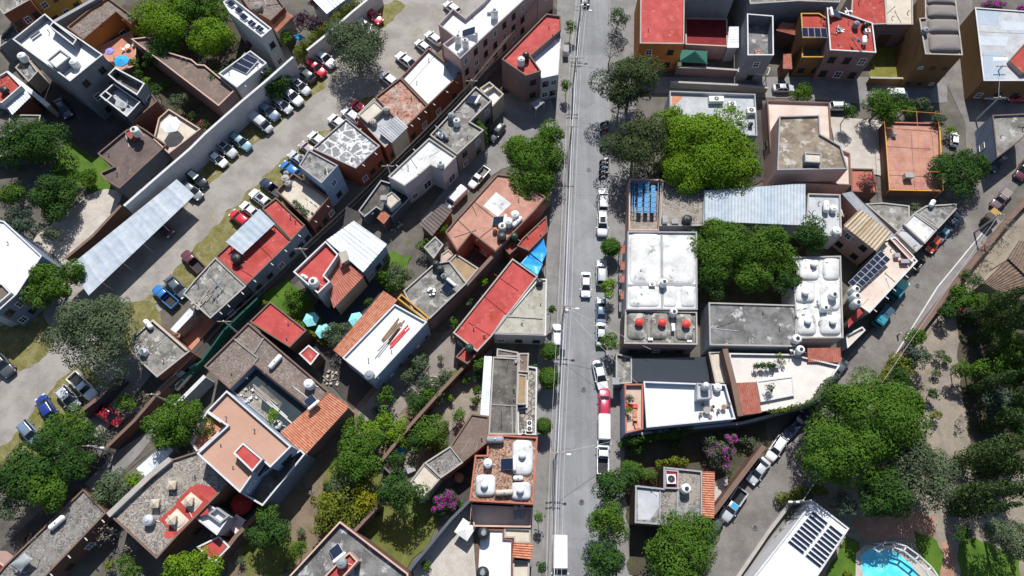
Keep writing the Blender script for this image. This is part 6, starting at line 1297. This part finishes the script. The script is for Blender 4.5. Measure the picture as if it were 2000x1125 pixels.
T(115,878,58,9,'dark','large dark tree in the cluster at the lower left'); T(48,925,62,9.5,'dark','largest dark tree of the cluster touching the left edge'); T(128,830,42,8,'mid','greener tree at the top of the lower left cluster'); T(165,850,30,7,'dark','tree at the right shoulder of the lower left cluster'); T(90,955,45,8.5,'mid','tree at the foot of the lower left cluster'); T(150,905,36,8,'dark','tree over the alley end of the lower left cluster'); T(20,985,30,6,'olive','thin greyish tree at the left edge under the cluster')
T(340,822,62,8.5,'mid','full green tree beside the villa at the alley'); T(243,785,22,4,'mid','small leafy tree inside the dark walled yard'); T(195,858,18,4,'olive','dull small tree at the alley wall')
T(222,950,42,6,'olive','soft willow like tree between two gravel roofs',dens=1.2); T(258,935,20,5,'bright','lime green small tree beside the willow like one')
T(205,1040,30,5,'bare','grey leafless tree beside the long gravel roof'); T(250,1062,24,4,'bare','grey twiggy tree below the pale gravel roof')
T(372,1118,58,8,'bright','bright tree cut by the bottom edge left of the brown wall'); T(245,1106,26,5,'mid','green tree at the bottom edge by the brick patio'); T(212,1105,10,2,'yg','small palm like plant on the brick patio')
T(530,1038,42,7,'dark','dark dense tree in the dirt yard at the bottom'); T(520,1000,24,6,'mid','green tree close to the villa balcony'); T(577,1075,20,4.5,'mid','smaller tree right of the dark dense one'); T(495,1045,20,5,'dark','tree nearest the brown wall in the dirt yard')
T(692,895,50,7.5,'mid','broad tree left of the garden sheds'); T(725,860,26,5,'mid','leafy tree top above the broad garden tree'); T(778,958,46,8,'dark','round dark tree above the sunny lawn'); T(715,975,26,5,'yellow','golden yellow tree in the garden'); T(650,988,42,5.5,'yg','olive yellow tree in the middle garden'); T(668,945,32,5,'olive','dull tree behind the golden one'); T(690,1005,32,4.5,'yg','yellowish tree right above the pink parapet roof'); T(625,1030,20,4,'yg','yellow green shrub tree by the brown wall'); T(632,990,9,2.5,'bare','dry grey bush on the bare dirt')
T(720,845,20,3.6,'bright','small bright tree beside the big orange tile roof shadow',group='small garden trees'); T(748,817,18,3.4,'bright','small bright round tree in the sunny garden path',group='small garden trees'); T(777,840,24,3.8,'bright','medium bright tree next to a dull one in the garden',group='small garden trees'); T(813,786,21,3.5,'dark','small dark round tree by the diagonal wall',group='small garden trees'); T(840,845,30,4,'mid','leafy tree below the diagonal garden wall',group='small garden trees'); T(815,860,20,3.5,'dark','dark tree beside the leafy one below the wall',group='small garden trees'); T(897,812,13,2.6,'mid','small tree on the sandy garden',group='small garden trees'); T(848,755,24,3.2,'olive','dry olive tree near the bamboo stakes',group='small garden trees'); T(818,712,18,3,'olive','dry brownish tree by the boards of the white roof',group='small garden trees'); T(880,776,6,1.5,'bright','tiny lime bush by the white tub',group='small garden trees')
T(780,535,30,4.5,'olive','feathery olive tree on the small green lawn'); T(755,542,16,3,'mid','green bush tree on the small lawn'); T(770,517,8,1.6,'yg','little bush at the head of the small lawn')
T(577,585,27,4.5,'mid','green fan leafed tree by the red roof hedge'); T(658,650,28,4.5,'olive','feathery tree shading the turquoise parasol'); T(720,590,10,3,'dark','palm tuft in the dark patio'); T(534,815,16,2.4,'bright','bright shrub tree by the courtyard pool',z0=4.1,rv=.5)
T(945,550,10,3,'bright','small bright tree beside the long red roof'); T(914,588,10,2.6,'olive','bushy shrub tree in the shaded gap by the red roof'); T(888,630,12,3,'mid','leafy shrub tree lower in the shaded gap'); T(862,445,14,3,'bright','light green plant spilling beside the brown lean-to'); T(825,478,16,3,'mid','bush beside the patchwork box roof')
T(935,712,18,4,'mid','leafy tree left of the narrow white metal roof'); T(932,736,8,2.4,'dark','clipped dark bush beside the narrow metal roof'); T(930,761,10,2.4,'mid','second clipped bush beside the narrow metal roof'); T(910,740,9,2,'mid','low bush by the white patio tub'); T(1043,720,7,2.6,'mid','small tree at the head of the crazy paving')
T(1045,312,64,9,'mid','large leafy tree on the west pavement of the street'); T(1008,285,32,7.5,'bright','lighter flank tree beside the large leafy street tree'); T(1078,262,34,8,'mid','upper part tree near the street by the shaded court'); T(1030,365,42,7,'mid','tree leaning over the salmon roof corner')
ball(1073,686,19,3.8,'upper clipped round tree on the pavement'); ball(1072,739,23,4.2,'largest middle clipped round tree on the pavement'); ball(1062,832,17.5,3.6,'lowest clipped round tree on the pavement'); ball(1193,483,20.5,4,'big clipped round tree on the right pavement','dark')
T(1106,165,14,4,'mid','spindly pavement tree by the white floored terrace',group='small street trees'); T(1116,50,14,4,'mid','orange tinged pavement shrub tree near the top',group='small street trees'); T(1078,604,10,4.5,'dark','narrow dark pavement tree by the cream triangle roof',group='small street trees'); T(1052,1012,11,3.6,'mid','thin young pavement tree by the shaded sun terrace',group='small street trees'); T(1060,1108,15,4.5,'dark','feathery pavement tree at the bottom edge',group='small street trees')
T(1208,32,24,5,'olive','grey green street tree at the top of the right pavement'); T(1193,100,26,5,'bare','bare dark street tree above the casuarina'); T(1238,152,62,12,'casu','tall dark casuarina on the right pavement',dens=1.2); T(1248,275,62,11,'casu','brownish casuarina beside the bright green tree',dens=1.2); T(1215,190,34,8,'casu','lower casuarina limb tree over the motorcycles')
T(1390,285,98,11,'bright','biggest bright green tree beside the grey white roof',dens=1.05); T(1335,330,46,9,'bright','bright tree over the blue slat court'); T(1455,322,30,8,'mid','shaded tree between the bright crown and the pink terrace'); T(1318,240,40,9.5,'bright','bright crown touching the brown casuarina')
T(1187,561,20,4.5,'bright','light green young street tree by the moving saloon',group='small street trees'); T(1188,670,22,4.8,'mid','young street tree shading the dull silver saloon',group='small street trees');
T(1408,482,72,9.5,'mid','left great tree of the dark courtyard'); T(1500,495,70,9.5,'mid','right great tree of the dark courtyard'); T(1586,460,40,9,'dark','darker tree at the edge of the pale corrugated roof'); T(1470,530,46,8,'mid','lower courtyard tree above the plain grey roof'); T(1540,540,36,7.5,'dark','lower right courtyard tree beside the domed block'); T(1395,545,34,7,'dark','shaded courtyard tree behind the vault house')
T(1193,950,40,7,'dark','dense street tree beside the double cab pickup'); T(1188,1022,40,7,'mid','second dense street tree below the pickup'); T(1183,1098,48,7.5,'dark','lowest dense street tree at the bottom edge'); T(1332,1068,80,9.5,'mid','very broad tree in front of the mottled grey roof'); T(1290,1110,40,7,'dark','dark tree at the bottom beside the broad one'); T(1230,930,24,4,'dark','tree at the garden corner by the pavement')
T(1708,825,106,13.5,'mid','massive tree standing over the diagonal road',dens=1.05); T(1632,890,74,12,'mid','lower left limb tree of the massive road tree'); T(1795,915,78,11,'olive','olive tree to the right of the massive road tree'); T(1728,955,60,10,'dark','olive dark tree above the pool path',dens=1.1); T(1650,985,26,6,'blue','blue green tree beside the white modern house')
T(1565,182,25,4,'mid','round tree in the cross street by the silver saloon'); T(1722,205,40,7,'mid','full tree at the head of the concrete court'); T(1660,218,18,5,'dark','dark small tree by the pink terrace house'); T(1800,205,24,4,'olive','low bushy tree over the salmon pergola'); T(1770,212,22,4,'mid','leafy bush above the salmon pergola',); T(1833,232,18,4,'olive','dark bush at the corner of the salmon pergola'); T(1859,253,13,2.6,'bright','small ball shaped tree by the road bend'); T(1880,330,56,8.5,'dark','big round dark tree at the road bend'); T(1786,405,13,3,'olive','small grey shrub tree in the stone patio')
# right garden
for i,(x,y,r,h,k,l) in enumerate([(1790,660,24,4.5,'mid','yellow green tree near the outer mauve wall'),(1800,695,28,5,'blue','blue grey tree behind the outer wall'),(1775,715,22,4,'yg','olive yellow tree by the wall lower down'),(1760,742,26,5,'dark','dark tree next to the massive crown'),(1838,692,13,2.4,'olive','small dry bush tree on the sandy ground'),(1803,752,11,2.2,'bare','round grey bush on the sandy ground'),(1823,770,14,2.8,'dark','small dark conifer by the forked path'),(1832,812,13,2.4,'yg','yellow green bush by the lower path'),(1885,720,24,5,'mid','leafy tree east of the sandy path'),(1918,722,26,5.5,'mid','second leafy tree east of the sandy path'),(1993,690,50,9,'mid','large green tree at the right edge of the garden'),(1880,580,30,4.5,'mid','shrubby tree beneath the barn roof'),(1920,600,30,5,'mid','shrubby tree below the barn corner'),(1850,605,22,4,'dark','tree behind the outer wall by the red bush'),(1955,780,38,7,'blue','blue green tree deep in the garden'),(1995,820,40,8,'dark','dark tree at the right edge by the path'),(1880,820,14,2.6,'bare','grey round bush by the pale clearing'),(1985,1055,52,9,'olive','large olive tree at the lower right corner'),(1985,735,36,7,'dark','dark tree against the right edge below the large one'),(1880,1040,20,5,'dark','dark tree casting long shade on the brick path')]): T(x,y,r,h,k,l)
T(1870,600,17,3.4,'mid','red flowering bush behind the outer mauve wall','shrub','shrub',None,bloom=('lf_pink',.6,14))
for i,(bx,by,h,R,l) in enumerate([(1884,627,17,1.25,'upper cypress leaning out below the barn roof'),(1922,642,16,1.2,'second cypress below the barn roof'),(1868,902,15,1.4,'left cypress of the middle pair'),(1907,926,15,1.4,'right cypress of the middle pair by the right edge'),(1853,972,16,1.25,'cypress below the middle pair'),(1855,1000,16,1.0,'thin lowest cypress with pink flowers at its foot'),(1900,885,15,1.2,'cypress behind the middle pair'),(1955,640,15,1.2,'cypress by the large edge tree'),(1898,668,15,1.1,'cypress standing below the first pair under the barn'),(1935,795,14,1.15,'cypress in the deep middle of the garden'),(1918,836,14,1.2,'cypress above the middle pair in the garden'),(1890,765,13,1.0,'cypress close to the forked path'),(1925,700,15,1.1,'cypress behind the two leafy path trees'),(1945,962,14,1.1,'cypress by the right path end')]): cypress(bx,by,h,R,l)
# flowering shrubs
T(868,978,28,4,'dark','bougainvillea mass with magenta flowers by the blue grey fence','bougainvillea','flowering shrub','bougainvilleas',bloom=('lf_magenta',.95,26))
T(860,992,18,3,'dark','dark clipped clump under the magenta bougainvillea','shrub','shrub')
T(1405,880,34,4.5,'olive','bougainvillea with magenta tips behind the road wall','bougainvillea','flowering shrub','bougainvilleas',bloom=('lf_magenta',.45,16)); T(1427,858,14,5,'mid','tall magenta flowered spray below the white terraces','bougainvillea','flowering shrub','bougainvilleas',bloom=('lf_magenta',.9,22)); T(1417,912,15,3.6,'olive','low magenta bush by the orange tile strip','bougainvillea','flowering shrub','bougainvilleas',bloom=('lf_magenta',.45,14))
T(1693,352,17,1.8,'olive','crimson pink bougainvillea on the plank deck','bougainvillea','flowering shrub','bougainvilleas',z0=2.5,rv=.6,bloom=('lf_pink',.8,16))
T(1943,14,24,3.2,'dark','magenta bush cut by the top edge beside the metal roof','bougainvillea','flowering shrub','bougainvilleas',bloom=('lf_magenta',.8,18)); T(1997,18,10,4,'dark','small magenta bush at the top right corner','bougainvillea','flowering shrub','bougainvilleas',bloom=('lf_magenta',.9,22)); T(614,3,13,5,'dark','purple flowers cut by the top edge near the shed','bougainvillea','flowering shrub','bougainvilleas',bloom=('lf_magenta',.8,18)); T(486,86,10,3.4,'dark','magenta flowers in the gap beside the narrow solar house','bougainvillea','flowering shrub','bougainvilleas',bloom=('lf_magenta',.8,18)); T(398,240,13,3.2,'dark','dull red flowers on the long white lot wall','bougainvillea','flowering shrub','bougainvilleas',bloom=('lf_pink',.3,10))
T(1890,998-30,10,2.5,'mid','small pink flowered clump at the cypress feet','shrub','flowering shrub',None,bloom=('lf_pink',.4,12))
# hedges and creepers
hedge([(700,2),(650,40),(615,70),(575,105)],2.0,4.6,'yg','ivy creeper over the white end wall of the lot')
hedge([(515,590),(560,618),(600,640),(634,672)],.8,1.8,'yg','narrow clipped hedge along the bright red roof')
hedge([(1480,1125),(1520,1065),(1550,1015),(1562,1000)],1.6,1.4,'yg','yellow green hedge between the road and the white modern house')
hedge([(1755,695),(1735,725),(1722,748)],1.8,2.2,'yg','yellow leaved hedge along the outer mauve wall')
hedge([(1225,862),(1290,850),(1355,838)],1.6,4.2,'dark','dark overgrown hedge below the white terraces')
hedge([(1525,900+75),(1580,955)],1.8,2.0,'yg','leafy bushes by the leaning timber pole')
hedge([(1572,792),(1600,778),(1618,748),(1632,735)],1.0,5.2,'olive','planted border along the road rim of the white terrace',4.4)
hedge([(1507,806),(1540,798),(1566,790)],.9,.8,'yg','green border at the bottom of the white terrace',4.4)
hedge([(1520,690),(1530,705),(1532,715)],.9,1.0,'yg','small green creeper near the gas cisterns',4.4)
hedge([(1220,905),(1255,925),(1285,930)],2.2,2.4,'mid','mixed bushes above the mottled grey roof')
hedge([(1285,905),(1310,900),(1340,903)],1.6,2.0,'yg','bright fern like plants above the red square')
hedge([(925,232),(935,245),(950,262)],1.1,5.6,'mid','creeper hanging over the concrete solar roof edge')

for i,(x,y) in enumerate(((1477,715),(1489,713),(1501,713),(1511,713))): shrub(x,y,4.5,'dark',['leftmost','second','third','rightmost'][i]+' potted shrub in the row on the white terrace',1.3,z0=4.3)
shrub(1506,757,9,'olive','spiky potted plant on the white skylight plinth',1.7,z0=4.6)
shrub(1228,801,5,'yg','lime potted plant on the peach terrace',1.3,z0=4.7); shrub(1230,778,7,'olive','grey potted plant near the top of the peach terrace',1.4,z0=4.7)
for i,(x,y) in enumerate(((582,401),(588,407),(593,412),(597,418),(575,395))): shrub(x,y,4,'olive','potted plant along the rail of the cream roof terrace',1.1,z0=4.9)
shrub(1213,868,9,'dark','dark shrub at the pavement gate',2); shrub(1244,880,16,'mid','leafy shrub in the shaded lower garden',2.6); shrub(1320,868,14,'dark','dark shrub in the middle of the shaded garden',2.4)
shrub(1468,862,14,'olive','feathery pale shrub under the road wall',2.4); shrub(1450,858,12,'olive','second feathery pale shrub near the magenta spray',2.4)
shrub(1600,945,10,'yg','round yellow green shrub near the timber pole',2); shrub(1610,960,8,'yg','orange tinged shrub right of the timber pole',2); shrub(1592,960,9,'yg','bushy shrub left of the white modern house corner',1.8)
shrub(1655,1120,7,'yg','yellow shrub at the bottom of the pool lawn',1.2); shrub(805,905,8,'olive','dry shrub beside the blue tub',1.2); shrub(830,1105,9,'mid','shrub at the end of the blue grey fence',1.6); shrub(899,985,6,'mid','small shrub by the grey patio drum',1.2)
crate(780,883,0,1.6,1.1,.9,'bluecloth','blue plastic tub in the garden sheds','water_tub','tub',.6,False)
crate(802,915,0,1.2,1.2,.7,'mint','mint green bin by the garden sheds','garden_bin','bin',.4,True)
shed('rusty little shed roof in the middle garden',[(742,908),(770,880),(790,897),(762,926)],2.4,2.2,'metalbrown','w_brown',.5,.03)


for a in [(335,75,34,7,'dark','dark lower limb tree between the bright green trees'),(430,150,22,5,'dark','dark tree in the court above the white solar house'),(420,20,34,7,'mid','green tree at the top edge beside the narrow solar house'),(290,120,16,4,'dark','dark shrub tree along the cream edged wall'),(560,75,16,3.5,'mid','leafy clump by the white patio near the hammock'),(1965,720,30,7,'mid','green tree behind the two leafy path trees'),(1905,545,20,4,'olive','dry shrub tree above the barn roof'),(1935,480,24,4,'bare','leafless branching tree by the right wall'),(1975,440,22,4,'bare','second leafless tree near the right edge'),(1890,540,16,3,'yg','yellow leafed clump beside the outer wall')]: T(*a)

for a in [(705,820,9,'mid','low green shrub by the pale garden path'),(735,800,8,'olive','dry shrub at the edge of the pale garden path',1.4),(690,850,10,'yg','yellowish shrub above the broad garden tree'),(760,870,9,'mid','green shrub by the rusty little shed'),(835,800,9,'dark','dark shrub under the diagonal wall'),(870,750,10,'olive','weedy shrub among the bamboo stakes'),(895,735,9,'yg','yellow weeds beside the diagonal wall'),(860,700,7,'olive','dry shrub on the grey gravel by the small red annex'),(925,780,7,'mid','small shrub on the sandy garden by the narrow metal roof'),(850,880,9,'mid','leafy shrub against the mottled roof edge'),(870,830,9,'dark','dark shrub near the sandy corner'),(590,1040,9,'olive','straggly shrub on the bare dirt'),(560,1110,9,'olive','dry shrub by the pink parapet house corner'),(610,965,9,'bare','brushwood heap on the bare dirt'),(470,1095,8,'olive','dull shrub by the foot of the brown wall'),(640,950,12,'dark','dark shrub left of the olive yellow tree'),(700,940,12,'mid','shrub between the broad tree and the golden one'),(812,1010,8,'mid','shrub at the edge of the sunny lawn'),(735,1000,9,'dark','dark shrub in the lawn wall corner'),(930,830,7,'dark','dark shrub by the rusty triangular roof'),(1830,730,9,'olive','grey shrub in the bend of the sandy path'),(1800,790,9,'olive','dull shrub below the dark conifer'),(1850,700,8,'mid','green shrub along the sandy path'),(1985,900,12,'dark','dark shrub beside the right path'),(1960,945,10,'mid','shrub between the paths at the right'),(1935,905,9,'olive','dry shrub under the cypresses'),(1900,950,10,'dark','dark shrub between the cypress feet'),(1765,480+330,12,'mid','shrub peeping out beside the massive crown'),(250,10+150,9,'mid','shrub beside the terracotta patio steps'),(320,165,10,'mid','green shrub in the shaded garden strip'),(375,225,9,'dark','dark shrub against the lot wall'),(455,120,12,'dark','dark shrub below the narrow solar house'),(415,140,11,'mid','green shrub in the court left of the solar house')]: shrub(*a)
T(1760,785,48,12,'mid','upper right limb tree of the massive road tree'); T(1655,780,40,11.5,'mid','upper left limb tree of the massive road tree')

for a in [(755,775,17,3.4,'mid','rounded tree in the middle of the grey garden path','tree','tree','small garden trees'),(795,735,15,3.2,'olive','thin tree under the white roof end','tree','tree','small garden trees'),(870,735,16,3,'olive','loose weedy tree over the bamboo stakes','tree','tree','small garden trees'),(835,770,14,3,'mid','leafy tree against the upper diagonal wall','tree','tree','small garden trees'),(770,895,16,3.2,'dark','dark tree by the stick heap','tree','tree','small garden trees'),(685,835,16,3.4,'mid','tree at the shaded end of the grey path','tree','tree','small garden trees')]: T(*a)
